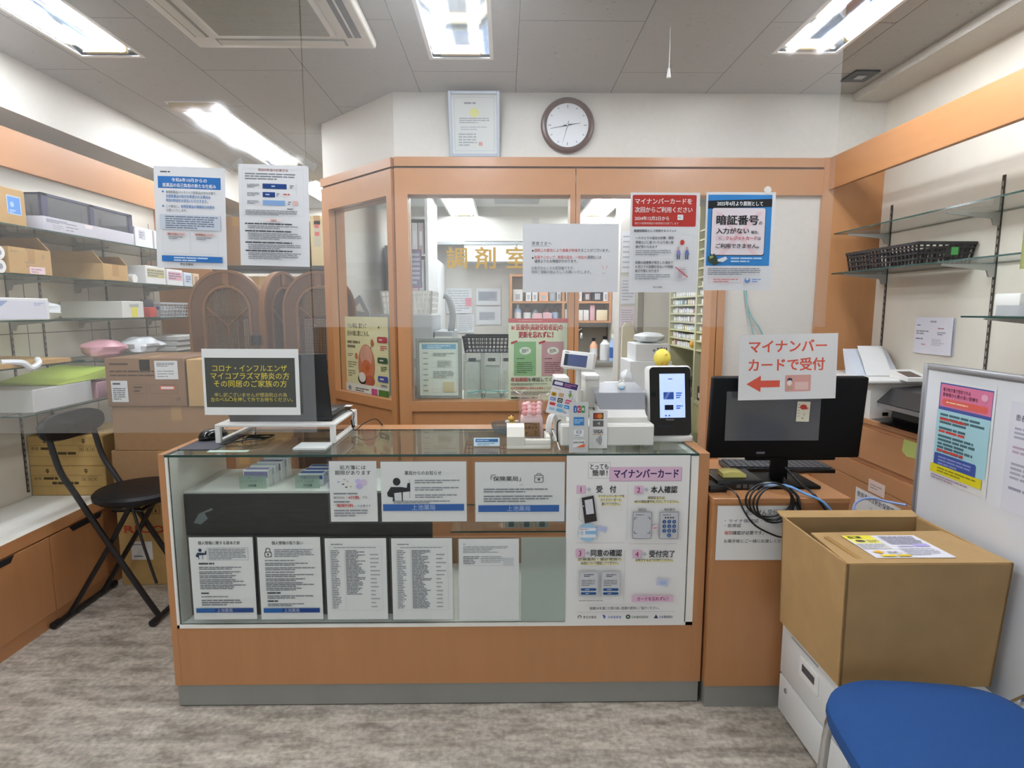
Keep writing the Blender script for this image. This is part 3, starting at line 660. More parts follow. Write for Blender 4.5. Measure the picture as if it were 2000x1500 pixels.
# --- calculation notice
s = flatY(465, 320, 602, 518, 1.8465, -.025, base=hung, curl=.003)
s.t('特別の料金の計算方法', .105, .02, .009, '#96504a', .02, align='c').rows(.02, .024, .18, .046, 3, '#7d8088').box_line(.012, .012, .196, .15, '#cfd1d6')
for y, a, b_, c in ((.056, .073, .145, NV), (.081, .073, .11, NV), (.105, .073, .14, '#86a8d6')): s.rect(a, y, b_, y + .015, c).rows(.026, y + .001, .064, y + .013, 3, '#8b8e96')
s.rows(.1, .06, .118, .067, 1, '#c6d2e6').rows(.082, .085, .102, .092, 1, '#c6d2e6').rows(.155, .058, .167, .07, 2, '#70737a').rows(.115, .083, .124, .094, 2, '#70737a').rows(.135, .083, .168, .09, 1, RD).rows(.149, .106, .158, .118, 2, '#70737a').rect(.163, .105, .178, .118, '#e0b7b2').rows(.146, .127, .178, .132, 1, '#4a4c52').line([(.175, .055), (.175, .09)], .0006, '#aaaaaa')
s.rows(.02, .134, .19, .15, 4, '#80838a').rect(.08, .16, .13, .168, '#ecdad8').t('Q&A', .105, .169, .009, '#8c4a44', .02, align='c')
for y, k in ((.173, 2), (.195, 4), (.229, 3), (.254, 4)): s.rows(.018, y, .16, y + .0055, 1, '#3f4148', .7, 1).rows(.026, y + .007, .19, y + .007 + k * .0055, k, '#888b92')
o = s.done('hung_notice', 'paper with dark blue bar diagram and Q&A text, hung second from left on vinyl', 'notice', 'papers hung on the clear vinyl')
tapes(o, ((-.807, 1.813, -.6), (-.588, 1.812, .6)))
# --- landscape notice
s = flatY(1021, 437, 1209, 571, 1.8465, 0.002, base=hung, curl=.003)
s.t('患者さまへ', .027, .0655, .0125, '#4a4c52').line([(.027, .068), (.083, .068)], .0008, '#6a6c72')
s.oval(.031, .082, .0026, .0026, K).t('調剤上の都合により順番が前後', .036, .086, .011, RD, 0, w=.134).t('することがございます。', .171, .086, .011, '#3a3c42', 0, w=.098)
s.oval(.031, .104, .0026, .0026, K).t('粉薬やシロップ、軟膏の混合、一包化の', .036, .107, .011, RD, 0, w=.162).t('調剤には', .2, .107, .011, '#4a4c52', 0, w=.044).t('通常よりもお時間がかかります。', .036, .119, .011, '#2f3136', 0, w=.134)
s.t('お急ぎのところ大変恐縮ですが、', .027, .14, .011, '#6a6c72', 0, w=.132).t('何卒ご理解の程よろしくお願いいたします。', .027, .152, .011, '#6a6c72', 0, w=.185)
s.line([(.247, .127), (.251, .137)], .0016, '#d9a0a6').line([(.263, .127), (.259, .137)], .0016, '#d9a0a6').rows(.247, .148, .264, .153, 1, '#c3c5ca')
o = s.done('hung_notice', 'plain landscape notice with red and black text hung on the vinyl before the window', 'notice', 'papers hung on the clear vinyl')
for px in (1046, 1186):
    p = Yp(px, 433, 1.846); g = G().box(p.x - .011, p.x + .011, 1.8462, 1.848, p.z - .008, p.z + .011, tapec, .0004, 1).build('clip', o)
# --- red headed poster
s = flatY(1232, 376, 1368, 571, 1.8465, 0, base=hung, curl=.002)
s.rrect(.006, .007, .204, .102, .004, '#b43a33').t('マイナンバーカードを', .014, .035, .019, '#efe6e4', .02, w=.176).t('次回からご利用ください', .014, .06, .018, '#efe6e4', .02, w=.178).t('2024年12月2日から', .014, .084, .0135, '#efe6e4', .02, w=.106).t('現行の健康保険証の新規発行は終了します', .014, .096, .0075, '#e8d2cf', 0, w=.136).rrect(.146, .066, .164, .082, .002, '#e6e4e4').rows(.148, .072, .162, .077, 1, '#8fa6c8')
s.t('健康保険証として利用するメリット', .012, .119, .009, '#4a4c52', .02, w=.132).box_line(.012, .125, .198, .278, '#d2d3d7')
for k, ln in enumerate(('一人ひとりの過去の診療・薬剤', '情報などに基づいたより良い医', '療が受けられます')): s.t(ln, .018, .141 + k * .0135, .0098, '#55575d', .015, w=(.118, .118, .068)[k])
s.rows(.018, .172, .135, .19, 3, '#9a9ca2').rect(.015, .2, .13, .2006, '#cccccc')
for k, ln in enumerate(('高額な医療費が発生した場合で', 'も窓口での高額な支払いや申請', '書が不要になります')): s.t(ln, .018, .216 + k * .0128, .0098, '#55575d', .015, w=(.118, .118, .075)[k])
s.rows(.018, .246, .135, .264, 3, '#9a9ca2')
s.oval(.163, .150, .007, .008, '#c8473f')
for x, c in ((.152, '#8d86b5'), (.178, '#6f7fb4')): s.oval(x, .168, .0035, .0045, '#caa79a').shape([(x - .004, .173), (x + .004, .173), (x + .008, .188), (x - .007, .188)], c).rect(x - .005, .188, x - .001, .202, '#4f5878').rect(x + .001, .188, x + .005, .202, '#4f5878')
s.rect(.15, .225, .176, .26, '#d6ccd2').rows(.153, .23, .174, .258, 5, '#a89aa8').line([(.143, .225), (.183, .256)], .0025, RD).t('厚生労働省', .075, .29, .006, '#5a5c62', .01)
o = s.done('hung_notice', 'poster with red top block hung on the vinyl over the doorway', 'poster', 'papers hung on the clear vinyl')
# --- blue poster
s = flatY(1380, 375, 1516, 567, 1.8465, 0, base=hung, curl=.002)
s.rect(.006, .008, .205, .223, '#3c86c8').shape([(.006, .026), (.205, .02), (.205, .044), (.006, .05)], '#26282c').t('2025年4月より原則として', .034, .0415, .0145, '#eceef0', .03, w=.142)
s.rrect(.018, .05, .187, .192, .007, '#23262c').rrect(.0195, .048, .1855, .19, .007, '#e7dde2').shape([(.03, .06), (.045, .06), (.17, .19), (.15, .19)], '#e6ccd2').shape([(.16, .06), (.178, .06), (.06, .19), (.04, .19)], '#e6ccd2')
s.t('暗証番号', .034, .099, .031, K, .045, w=.13).t('の', .165, .099, .013, '#4a4a50', .02).t('入力がない', .034, .126, .019, K, .03, w=.102).t('場合、', .142, .126, .0105, K, .02).box_line(.034, .131, .06, .145, '#c48a92').t('IC', .041, .144, .0125, '#a8606a').t('クレジットカード', .064, .145, .0135, '#c04e5a', .03, w=.098).t('は', .163, .145, .0115, K, .02).t('ご利用できません。', .034, .17, .0155, K, .025, w=.135)
s.shape([(.01, .195), (.03, .186), (.042, .204), (.046, .216), (.03, .222), (.012, .21)], '#3b4a3d').shape([(.014, .196), (.024, .191), (.029, .197), (.018, .202)], '#9aa96f').shape([(.04, .204), (.066, .195), (.072, .202), (.058, .212), (.042, .21)], '#e2e4e6').rows(.082, .196, .18, .214, 2, '#bcd8ee')
s.rows(.012, .229, .19, .252, 4, '#8d9097').box_line(.014, .26, .118, .276, '#dca5a8').rows(.03, .262, .11, .275, 2, '#cc8888').oval(.137, .268, .009, .008, '#6d8cc6').oval(.137, .264, .004, .004, '#dfe0e3').rows(.152, .262, .18, .275, 2, '#7d98cc')
o = s.done('hung_notice', 'bright blue poster with black band hung on the vinyl, rightmost of the row', 'poster', 'papers hung on the clear vinyl')
p = Yp(1500, 371, 1.846); G().cyl((p.x, 1.8462, p.z), (p.x, 1.848, p.z), .011, white_p, 16).build('sticker', o)
# --- black notice with yellow words in front of the laptop
s = flatY(393, 681, 582, 810, 1.8375, -.005, base=mat('bright_paper', '#e6e8e6', .6, noise=.01), curl=.002)
s.rect(.008, .028, .289, .185, '#4c4e49')
yl = '#dccb50'
for k, (ln, w_) in enumerate((('コロナ・インフルエンザ', .232), ('マイコプラズマ肺炎の方', .245), ('その同居のご家族の方', .228))): s.t(ln, .148, .072 + k * .0245, .0235, yl, .004, w=w_, align='c')
s.t('申し訳ございませんが感染防止の為', .148, .152, .0145, '#c9ba6a', 0, w=.226, align='c').t('左のベル', .022, .167, .0145, yl, 0, w=.055).t('を押して外でお待ちください。', .094, .167, .0145, yl, 0, w=.185)
s.shape([(.078, .164), (.079, .156), (.085, .152), (.091, .156), (.092, .164)], yl).shape([(.08, .163), (.0805, .157), (.085, .154), (.0895, .157), (.09, .163)], '#34362f')
s.done('hung_notice', 'black notice with yellow words hung low on the vinyl in front of the laptop', 'notice', 'papers hung on the clear vinyl')
# ---- acrylic card holders on the counter front
def holder(px0, py0, px1, py1, label, Y=1.8845, group='cards on the counter front'):
    a, b_, c = Yp(px0, py0, Y), Yp(px1, py0, Y), Yp(px0, py1, Y)
    t = thing('card_holder', label, 'notice', ((a.x + b_.x) / 2, Y, c.z), 0, group)
    G().box(a.x, b_.x, Y - .0024, Y - .0016, c.z, a.z, acryl).build('front_sleeve', t, smooth=False)
    G().box(a.x, b_.x, Y + .0014, Y + .0024, c.z, a.z, acryl).build('back_plate', t, smooth=False)
    return t, Sheet((a.x + .006, Y + .001, a.z - .007), b_.x - a.x - .012, a.z - c.z - .012)
def pharm(s, y0, y1, c=NV):
    s.rect(.01, y0, s.w - .01, y1, c).rect(.01, y0, .01 + s.w * .3, y1, '#2a5f9e').t('上池薬局', s.w / 2, y1 - (y1 - y0) * .13, (y1 - y0) * .85, '#a9b6cc', .01, align='c')
def man(s, x, y, k, c='#23262b'):
    s.oval(x, y, .0085 * k, .009 * k, c).shape([(x - .013 * k, y + .012 * k), (x + .01 * k, y + .012 * k), (x + .022 * k, y + .014 * k), (x + .024 * k, y + .003 * k), (x + .03 * k, y + .003 * k), (x + .03 * k, y + .022 * k), (x + .013 * k, y + .024 * k), (x + .013 * k, y + .045 * k), (x - .01 * k, y + .045 * k), (x - .009 * k, y + .036 * k), (x - .02 * k, y + .034 * k), (x - .022 * k, y + .026 * k)], c).shape([(x - .006 * k, y + .026 * k), (x + .01 * k, y + .024 * k), (x + .011 * k, y + .044 * k), (x - .005 * k, y + .046 * k)], '#d6d8d8')
t, s = holder(638, 897, 738, 1022, 'small card about a time limit with red words, top left on the counter glass')
s.t('処方箋には', s.w / 2, .029, .016, K, .01, w=.085, align='c').t('期限があります', s.w / 2, .047, .0165, K, .01, w=.118, align='c')
for x, y, c in ((.03, .07, '#9bb0cf'), (.045, .078, '#3c3e44'), (.055, .088, '#4a4c55'), (.06, .068, '#dcb9b0'), (.07, .086, '#d9b77a'), (.05, .062, '#b9bdc6')): s.rrect(x - .004, y - .002, x + .004, y + .002, .0015, c)
s.oval(.095, .068, .01, .008, '#c8bfe6').oval(.112, .072, .012, .011, '#d9c4dd').oval(.098, .085, .011, .01, '#c3b4df')
s.rows(.012, .105, .145, .115, 1, '#8a8c92').t('発行日含め「', .012, .128, .009, '#3a3c42', w=.045).t('4日間', .06, .129, .012, RD, .03, w=.035).t('」です。', .097, .128, .009, '#3a3c42', w=.03).rows(.012, .134, .1, .142, 1, '#77797f').t('「', .012, .156, .011, '#3a3c42').t('再発行料', .022, .157, .013, RD, .03, w=.055).t('」が必要です', .08, .156, .009, '#55575d', w=.055).rows(.012, .163, .13, .19, 3, '#8a8c92')
s.done('paper', '', '', parent=t)
t, s = holder(739, 898, 914, 1022, 'landscape card with black figure and blue band, upper middle on the counter glass')
s.t('薬局からのお知らせ', .14, .046, .0155, K, .015, w=.122, align='c'); man(s, .052, .068, 1.5); s.line([(.095, .06), (.095, .125)], .001, '#4a5a8a').shape([(.095, .086), (.095, .092), (.091, .089)], '#2a3a6a').rows(.112, .06, .265, .075, 2, '#8b8d92').rows(.112, .085, .265, .1, 2, '#8b8d92').rows(.112, .11, .265, .125, 2, '#8b8d92').rows(.04, .132, .24, .143, 2, '#77797f')
s.rect(.005, .145, .275, .168, '#2f62ab').t('上池薬局', .14, .1655, .02, '#a9c0e2', .01, align='c'); s.done('paper', '', '', parent=t)
t, s = holder(924, 899, 1107, 1022, 'landscape card with bag icon and blue band, upper right on the counter glass')
s.rows(.052, .041, .082, .046, 1, '#77797f').t('「保険薬局」', .052, .065, .018, K, .02, w=.1).t('とは', .148, .08, .006, '#55575d')
s.rrect(.197, .044, .227, .07, .004, '#3a3c42').rrect(.199, .046, .225, .068, .003, '#dfdfdd').rect(.197, .053, .227, .0545, '#3a3c42').rect(.2105, .054, .2135, .064, '#3a3c42').rect(.207, .0575, .217, .0605, '#3a3c42').line([(.205, .044), (.206, .039), (.218, .039), (.219, .044)], .0018, '#3a3c42')
s.rows(.028, .088, .26, .105, 2, '#85878d').rows(.028, .112, .26, .138, 3, '#85878d').rect(.01, .147, .28, .17, '#2f62ab').t('上池薬局', .145, .1675, .02, '#a9c0e2', .01, align='c'); s.done('paper', '', '', parent=t)
t, s = holder(364, 1046, 496, 1213, 'card with small dark blue figure and boxed text, first in the lower row')
s.t('個人情報に関する基本方針', .1, .026, .0135, K, .02, w=.14, align='c'); man(s, .035, .045, .7, '#23364e'); s.box_line(.058, .036, .195, .08, '#6d7890', .0008).rows(.063, .039, .19, .078, 7, '#85878d').rows(.028, .088, .08, .096, 1, '#3a3c42', .7, 1)
for y, k in ((.102, 2), (.118, 2), (.132, 2), (.146, 3), (.165, 3)): s.rows(.028, y, .185, y + k * .006, k, '#77797f', .55, .7, .25)
s.rows(.03, .193, .06, .2, 1, '#3a3c42', .7, 1).rows(.03, .206, .18, .212, 1, '#77797f').rows(.03, .218, .17, .242, 3, '#77797f'); pharm(s, .25, .266); s.done('paper', '', '', parent=t)
t, s = holder(498, 1046, 628, 1213, 'card with padlock icon, second in the lower row on the counter glass')
s.t('個人情報の取り扱い', .1, .026, .0135, K, .02, w=.105, align='c')
s.rrect(.022, .05, .046, .07, .005, '#2a3038').rrect(.0245, .0525, .0435, .0675, .004, '#dfdfdd').line([(.027, .05), (.027, .042), (.031, .038), (.037, .038), (.041, .042), (.041, .05)], .0026, '#2a3038').oval(.034, .059, .003, .003, '#2a3038').rect(.033, .06, .035, .066, '#2a3038').rows(.055, .04, .19, .07, 5, '#85878d')
for y, k in ((.078, 1), (.088, 2), (.104, 2), (.119, 1), (.128, 2), (.143, 2), (.157, 3), (.176, 2)): s.rows(.022, y, .19, y + k * .006, k, '#77797f', .55, .6, .35)
s.rows(.025, .192, .07, .199, 1, '#3a3c42', .7, 1).rows(.025, .203, .18, .217, 2, '#77797f').rows(.025, .221, .06, .228, 1, '#3a3c42', .7, 1).rows(.025, .232, .16, .244, 2, '#77797f'); pharm(s, .25, .266); s.done('paper', '', '', parent=t)
for a, b_, lb, dens in ((630, 757, 'dense two-column price table sheet, third in the lower row', 1), (760, 886, 'dense table sheet with a third number column, fourth in the lower row', 2)):
    t, s = holder(a, 1048, b_, 1213, lb); s.rows(.02, .018, .085, .024, 1, '#6a6c72').rows(.03, .03, .17, .035, 1, '#8a8c92', .5, 1, .3)
    s.rows(.018, .04, .05, .25, 34, '#8a8c92', .55, .6, .5).rows(.068, .04, .135, .2 if dens == 1 else .25, 30 if dens == 1 else 40, '#7d7f85', .6, .8, .5).rows(.15, .05, .185, .25, 14, '#a9abb0', .3, .6, .6); s.box_line(.015, .028, .19, .255, '#b0b2b6', .0005).rect(.064, .028, .0645, .255, '#b0b2b6'); s.done('paper', '', '', parent=t)
t, s = holder(892, 1049, 1017, 1214, 'mostly blank sheet with a short table at its top, last in the lower row')
s.rows(.015, .016, .03, .021, 1, '#8a8c92').rows(.015, .025, .185, .05, 5, '#9a9ca0', .5, .7, .5).rows(.015, .06, .07, .09, 5, '#85878d', .55, .7, .4).rows(.075, .06, .185, .085, 4, '#9a9ca0', .4, .6, .4).rect(.015, .068, .185, .0685, '#9a9ca0').rect(.015, .094, .185, .0945, '#9a9ca0').rect(.15, .07, .185, .094, '#cfd0d2'); s.done('paper', '', '', parent=t)
a, b_ = Yp(1018, 1050, 1.8845), Yp(1106, 1213, 1.8845)
tag(G().box(a.x, b_.x - .004, 1.8830, 1.8862, b_.z, a.z, clear('frosted_acrylic', '#e4ece8', haze=.55, hazecol='#d3dcd7', rough=.2)).build('empty_holder', loc=((a.x + b_.x) / 2, 1.8845, b_.z)), 'empty frosted acrylic holder between the blank sheet and the big poster', 'holder')
# ---- A2 card-reader poster on the counter front
s = flatY(1107, 890, 1348.5, 1222, 1.8858, 0, base=mat('poster_paper', '#e9e8e6', .55, noise=.01)); w, h = s.w, s.h
pk, pu = '#dcb9cf', '#41305f'
s.box_line(.072, .023, .145, .078, '#8d8f95', .0008).t('とっても', .079, .048, .0225, K, .02, w=.06).t('簡単！', .086, .07, .0225, K, .02, w=.05).rrect(.143, .04, .385, .088, .002, '#b99ab4').rect(.144, .039, .383, .086, pk).t('マイナンバーカード', .158, .078, .034, pu, .035, w=.215)
for n_, x, y, ttl, tx, tw in (('1', .035, .102, '受　付', .1, .066), ('2', .228, .104, '本人確認', .283, .088), ('3', .035, .324, '同意の確認', .085, .105), ('4', .228, .328, '受付完了', .283, .086)):
    s.rect(x, y + .001, x + .029, y + .027, '#b89aae').rect(x - .001, y - .001, x + .028, y + .026, pk).t(n_, x + .0135, y + .025, .026, '#8a2a5a', .01, align='c').shape([(x + .032, y + .01), (x + .038, y + .01), (x + .038, y + .004), (x + .048, y + .013), (x + .038, y + .022), (x + .038, y + .016), (x + .032, y + .016)], '#b9bac2').t(ttl, tx, y + .025, .026, K, .025, w=tw)
s.rect(.205, .1, .2056, .29, '#a9abb0').rect(.2, .325, .2006, .51, '#a9abb0').rect(.035, .3, .195, .3006, '#8a8c92').rect(.215, .304, .375, .3046, '#8a8c92')
hl = '#efe6ae'
for a, b_, y, tx in ((.104, .195, .142, 'マイナンバーカードを'), (.112, .185, .155, 'カードリーダーに'), (.116, .182, .169, '置いてください。'), (.27, .33, .148, '顔認証または'), (.225, .377, .161, '4桁の暗証番号を入力してください。'), (.04, .19, .362, '診療薬剤・健診情報の'), (.05, .18, .376, '利用について確認してください。'), (.235, .365, .366, 'お呼びするまでお待ちください。')): s.rect(a, y - .006, b_, y + .001, hl).t(tx, (a + b_) / 2, y, .0105, '#55575d', .02, w=b_ - a - .004, align='c')
s.shape([(.05, .142), (.09, .134), (.103, .222), (.062, .23)], '#3a3433').shape([(.06, .15), (.086, .145), (.093, .196), (.067, .2)], '#d3d4d8').oval(.057, .17, .002, .002, '#eeeeee').line([(.045, .142), (.042, .215), (.055, .225)], .0008, '#8a8c92')
s.oval(.073, .262, .032, .032, '#9fc3dd').rect(.043, .246, .1, .28, '#e3e6ea').rect(.064, .256, .1, .268, '#8fbbe0').rows(.045, .248, .095, .252, 1, '#b06a7a').oval(.053, .263, .006, .008, '#c9ccd2').shape([(.105, .238), (.138, .244), (.132, .262), (.102, .254)], '#b9c0de')
s.rrect(.222, .19, .287, .285, .004, '#9c9ea4').rrect(.225, .193, .284, .282, .003, '#c6c7cb').rows(.232, .198, .278, .203, 1, '#6a6c72').t('顔認証', .254, .187, .009, '#4a4c52', .01, align='c').t('暗証番号', .345, .187, .009, '#4a4c52', .01, align='c')
for x, y, sx, sy in ((.229, .21, 1, 1), (.28, .21, -1, 1), (.229, .265, 1, -1), (.28, .265, -1, -1)): s.line([(x + .008 * sx, y), (x, y), (x, y + .008 * sy)], .0018, NV)
s.oval(.2985, .245, .009, .009, '#e7d3dd').t('or', .2985, .25, .012, '#b0386a', .02, align='c')
s.rrect(.312, .19, .377, .285, .004, '#9c9ea4').rrect(.315, .193, .374, .282, .003, '#c6c7cb').rows(.322, .198, .368, .203, 1, '#6a6c72')
for k in range(4): s.oval(.332 + k * .0085, .21, .0028, .0028, K)
for k in range(10): x, y = (.328 + (k % 3) * .0165, .224 + (k // 3) * .0155) if k < 9 else (.3445, .2705); s.oval(x, y, .0064, .0064, '#2b5488').t('1234567890'[k], x, y + .0045, .009, '#c9d6e6', .01, align='c')
for x in (.045, .12): s.rrect(x, .396, x + .065, .484, .005, '#b4b6ba').rrect(x + .002, .398, x + .063, .482, .004, '#c9cacd').rows(x + .016, .404, x + .05, .415, 2, '#4a4c62').rows(x + .008, .424, x + .057, .448, 4, '#85878d').rrect(x + .006, .455, x + .059, .464, .0044, '#2b5488').rrect(x + .006, .469, x + .059, .478, .0044, '#2b5488').rows(x + .02, .457, x + .045, .462, 1, '#c9d6e6').rows(x + .022, .471, x + .043, .476, 1, '#c9d6e6')
s.shape([(.31, .418), (.35, .424), (.345, .452), (.305, .444)], '#c3cade').rect(.318, .43, .34, .442, '#a9b8dc').rrect(.225, .482, .365, .504, .002, pk).t('カードを忘れずに！', .295, .5, .0155, '#8a2a5a', .02, w=.105, align='c')
s.rows(.045, .496, .18, .5, 1, '#6a6c72').t('医療DXを通じた質の高い医療の提供にご協力ください。', .2, .531, .0115, '#3a3c42', .015, w=.235, align='c').rect(.035, .538, .375, .5386, '#8a8c92')
for x, c, tx in ((.04, '#5a5c62', '厚生労働省'), (.125, '#4a62b0', '日本医師会'), (.205, '#2f4a3f', '日本歯科医師会'), (.3, '#2f3f6a', '日本薬剤師会')):
    if x < .1: s.oval(x + .008, .556, .007, .006, c).oval(x + .008, .557, .004, .004, '#e9e8e6')
    elif x < .2: s.shape([(x, .549), (x + .008, .549), (x + .012, .556), (x + .007, .564)], c)
    elif x < .29: s.oval(x + .008, .556, .008, .008, c).oval(x + .008, .556, .003, .003, '#cfd6d2')
    else: s.shape([(x + .008, .548), (x + .016, .562), (x, .562)], c)
    s.t(tx, x + .02, .562, .0105, c, .015, w=.045 + .012 * (len(tx) > 6))
s.done('big_poster', 'big white poster explaining card reading in four steps on the counter front', 'poster')
# ---- notice on the little counter
s = flatY(1402, 988, 1563, 1094, 1.8598, -.003)
s.t('処方せん受付', .094, .032, .0205, '#55575d', .01, w=.108).t('・マイナ保険証・受給者証', .026, .058, .0135, '#44464c', 0, w=.2).t('・医療証', .026, .074, .0135, '#44464c', 0, w=.055).t('毎回', .026, .1, .0145, '#c2564e', .01, w=.027).t('確認が必要です。', .054, .1, .0145, '#44464c', .01, w=.104).t('お薬手帳とご一緒にお渡しください', .026, .128, .0135, '#44464c', 0, w=.22)
s.done('paper_notice', 'white notice taped on the front of the small counter under the monitor cables', 'notice')
# ---- posters inside the dispensary windows
s = Sheet((0, 0, 0), .43, .435, thick=.0006, base=mat('cream_poster', '#e9e0b4', .55, noise=.01)); s.T = OB @ frame((.118, .034, 1.338), (1, 0, 0), (0, 0, -1)); s.v = [OB @ Vector((.118 + (v[0]), .034 + v[1], 1.338 + v[2])) for v in s.v]
s.t('つらい時は、誰だって', .025, .065, .032, '#4a4438', .02, w=.2).t('自分の殻に閉じこもる。', .025, .108, .032, '#4a4438', .02, w=.225).rows(.02, .13, .16, .18, 2, '#8a8068', .6).rows(.02, .205, .09, .225, 2, '#a09678').rows(.02, .25, .12, .29, 3, '#a09678').rows(.02, .3, .1, .34, 3, '#a09678')
s.oval(.215, .265, .085, .115, '#c97f62').oval(.215, .215, .062, .06, '#d9a08c').oval(.215, .29, .05, .055, '#cf6f4a').oval(.225, .285, .02, .022, '#c4682a').oval(.17, .345, .045, .03, '#3b3029').oval(.17, .335, .035, .028, '#e8e4dc').oval(.25, .35, .045, .03, '#b9583f').oval(.115, .22, .014, .018, '#c96f4a').oval(.28, .14, .014, .02, '#c96f4a').shape([(.265, .15), (.27, .17), (.262, .172)], '#4a4438')
for y, c in ((.105, '#c24a52'), (.215, '#2f5a44'), (.315, '#3f55a8')): s.rrect(.33, y, .425, y + .032, .01, c).rows(.35, y + .008, .41, y + .024, 1, '#e9d9d4').rows(.36, y + .045, .42, y + .075, 3, c)
s.oval(.352, .055, .006, .006, '#4a4438').rect(0, .375, .43, .435, '#e6e2dc').rows(.1, .395, .24, .42, 2, '#5a5850').oval(.04, .405, .018, .014, '#9a9aa8').rect(.265, .39, .325, .425, '#c2508a').rect(.335, .39, .43, .425, '#4d7a35')
s.done('window_poster', 'cream poster with an egg picture inside the splayed window', 'poster')
s = flatY(993, 622, 1112, 783, 2.977, 0, base=mat('pale_green_poster', '#dfe3c8', .55, noise=.01)); w, h = s.w, s.h
s.rect(0, 0, w, .022, '#c4474a').rows(.05, .006, .25, .016, 1, '#d98a86').t('医療券(高齢受給者証)の', .04, .06, .034, '#b8484e', .04, w=.235).oval(.024, .048, .016, .016, '#e8e4d0').t('新', .024, .058, .022, RD, .03, align='c').t('更新を忘れずに！', w / 2 - .015, .098, .034, '#b03a44', .05, w=.175, align='c')
for x, c, d in ((.028, '#8fb884', '#3f5a3f'), (.17, '#c79a9e', '#6a3f44')):
    s.rect(x, .117, x + .112, .292, c).shape([(x - .016, .12), (x + .016, .11), (x + .018, .12), (x - .014, .131)], '#b8484e').oval(x + .058, .164, .03, .019, '#e6e8dc').rows(x + .04, .154, x + .076, .175, 3, d).rows(x + .015, .2, x + .08, .207, 1, d).rows(x + .015, .22, x + .1, .28, 6, d, .3)
s.t('有効期間', .012, .322, .0225, '#b03a44', .03, w=.085).t('を確認してください', .1, .322, .0225, '#3a3a34', .02, w=.19).rows(.012, .33, .2, .342, 2, '#77786a').t('必ず有効期間内に更新の手続をしてください', .012, .362, .014, '#b03a44', .02, w=.24).rows(.012, .372, .27, .392, 3, '#66675c').rows(.012, .4, .24, .412, 1, '#4a4b42', .7)
s.done('window_poster', 'pale green poster with green and pink forms inside the big window', 'poster')
lf = thing('framed_license', 'grey framed licence sheet standing on the window sill inside the dispensary', 'framed paper', (Yp(858, 783, 3.02).x, 3.02, .915))
a, b_ = Yp(812, 660, 3.02), Yp(903, 783, 3.02); g = G()
for q in ((a.x, a.x + .018, .9155, a.z), (b_.x - .018, b_.x, .9155, a.z), (a.x + .018, b_.x - .018, a.z - .018, a.z), (a.x + .018, b_.x - .018, .9155, .934)): g.box(q[0], q[1], 3.01, 3.03, q[2], q[3], mat('frame_grey', '#9aa09c', .4, .3, noise=.02), .002, 1)
g.build('frame', lf)
s = Sheet((a.x + .018, 3.018, a.z - .018), b_.x - a.x - .036, a.z - .952, base=mat('licence_paper', '#dfe6da', .6, noise=.01)); w, h = s.w, s.h
s.rect(.012, .014, w - .012, .04, '#7fb0c8').rows(.04, .018, w - .04, .037, 2, '#cfe2ea').box_line(.012, .05, w - .012, h - .012, '#9aa8a0')
for k in range(10): s.rows(.018, .056 + k * .028, .06, .064 + k * .028, 1, '#8a948c').rect(.012, .05 + k * .028, w - .012, .0504 + k * .028, '#b9c4bc')
s.rect(.065, .05, .0654, h - .012, '#9aa8a0').rows(.07, .056, w - .02, .075, 2, '#9aa49c').box_line(.09, .095, .165, .135, '#8a948c').rows(.093, .098, .162, .133, 6, '#8a948c').rows(.07, .15, w - .02, .19, 4, '#9aa49c').rect(.12, .21, w - .025, .26, '#cfc9a4')
s.done('document', '', '', parent=lf)
# ---- right side: memo on the wall, sheets on the whiteboard, notices on the cabinet
X_ = (0, -1, 0)
a = Xp(1802, 622, XR - .012); s = Sheet((XR - .012, 2.60, 1.343), .222, .157, X_, base=mat('memo_paper', '#e2e0ea', .6, noise=.01), thick=.01)
s.t('投薬依頼', .11, .022, .009, '#5a5a6a', .01, align='c').rows(.012, .03, .05, .038, 1, '#7a7a8c').rows(.14, .042, .205, .05, 1, '#a06a72').rows(.012, .055, .09, .075, 2, '#8a8a98').rows(.14, .06, .19, .075, 2, '#8a8a98').rows(.012, .088, .085, .098, 1, '#7a7a8c').rows(.11, .09, .2, .12, 4, '#a9a9b4', .3, .6, .5).rows(.05, .112, .09, .122, 1, '#d09a9e')
s.done('memo_sheet', 'handwritten memo sheet pinned on the right wall below the lower glass shelf', 'memo')
WM = WBT
def board_sheet(x, z, w, h, **kw):
    s = Sheet((0, 0, 0), w, h, **kw); F = frame((x, -.0078, z), (1, 0, 0), (0, 0, -1)); s.v = [WM @ (F @ (frame((0, 0, 0), (1, 0, 0), (0, 0, -1)).inverted() @ v)) for v in s.v]; s.T = WM @ F; return s
s = board_sheet(.072, 1.158, .222, .312, base=mat('white_paper', '#e4e4e2')); 
s.rect(.008, .006, .214, .09, '#4a5a9c').rect(.012, .01, .212, .08, '#d67a9a').t('電子処方箋で受診される', .022, .032, .0125, '#5a2a3a', .02, w=.11).t('患者様から質の良い医療を', .022, .047, .0125, '#5a2a3a', .02, w=.14).rrect(.022, .054, .2, .074, .008, '#d9645a').rows(.04, .06, .185, .068, 1, '#f0c9a8').oval(.185, .03, .012, .01, '#e0a8bc')
s.rect(.006, .09, .214, .262, '#a9d3dc')
for y, k, c in ((.098, 3, '#4a6a72'), (.112, 1, RD), (.14, 1, '#4a6a72'), (.15, 1, RD), (.165, 3, '#4a6a72'), (.2, 2, '#4a6a72'), (.21, 1, RD)): s.rows(.02, y, .2, y + k * .012, k, c, .6, .6, .4)
s.rrect(.012, .226, .18, .268, .006, '#43559c').rows(.03, .232, .17, .262, 3, '#8a96c8').rect(.0, .263, .205, .291, '#dfd02a').rows(.03, .268, .19, .286, 2, '#8a8420').rows(.006, .295, .16, .31, 2, '#a08aa8')
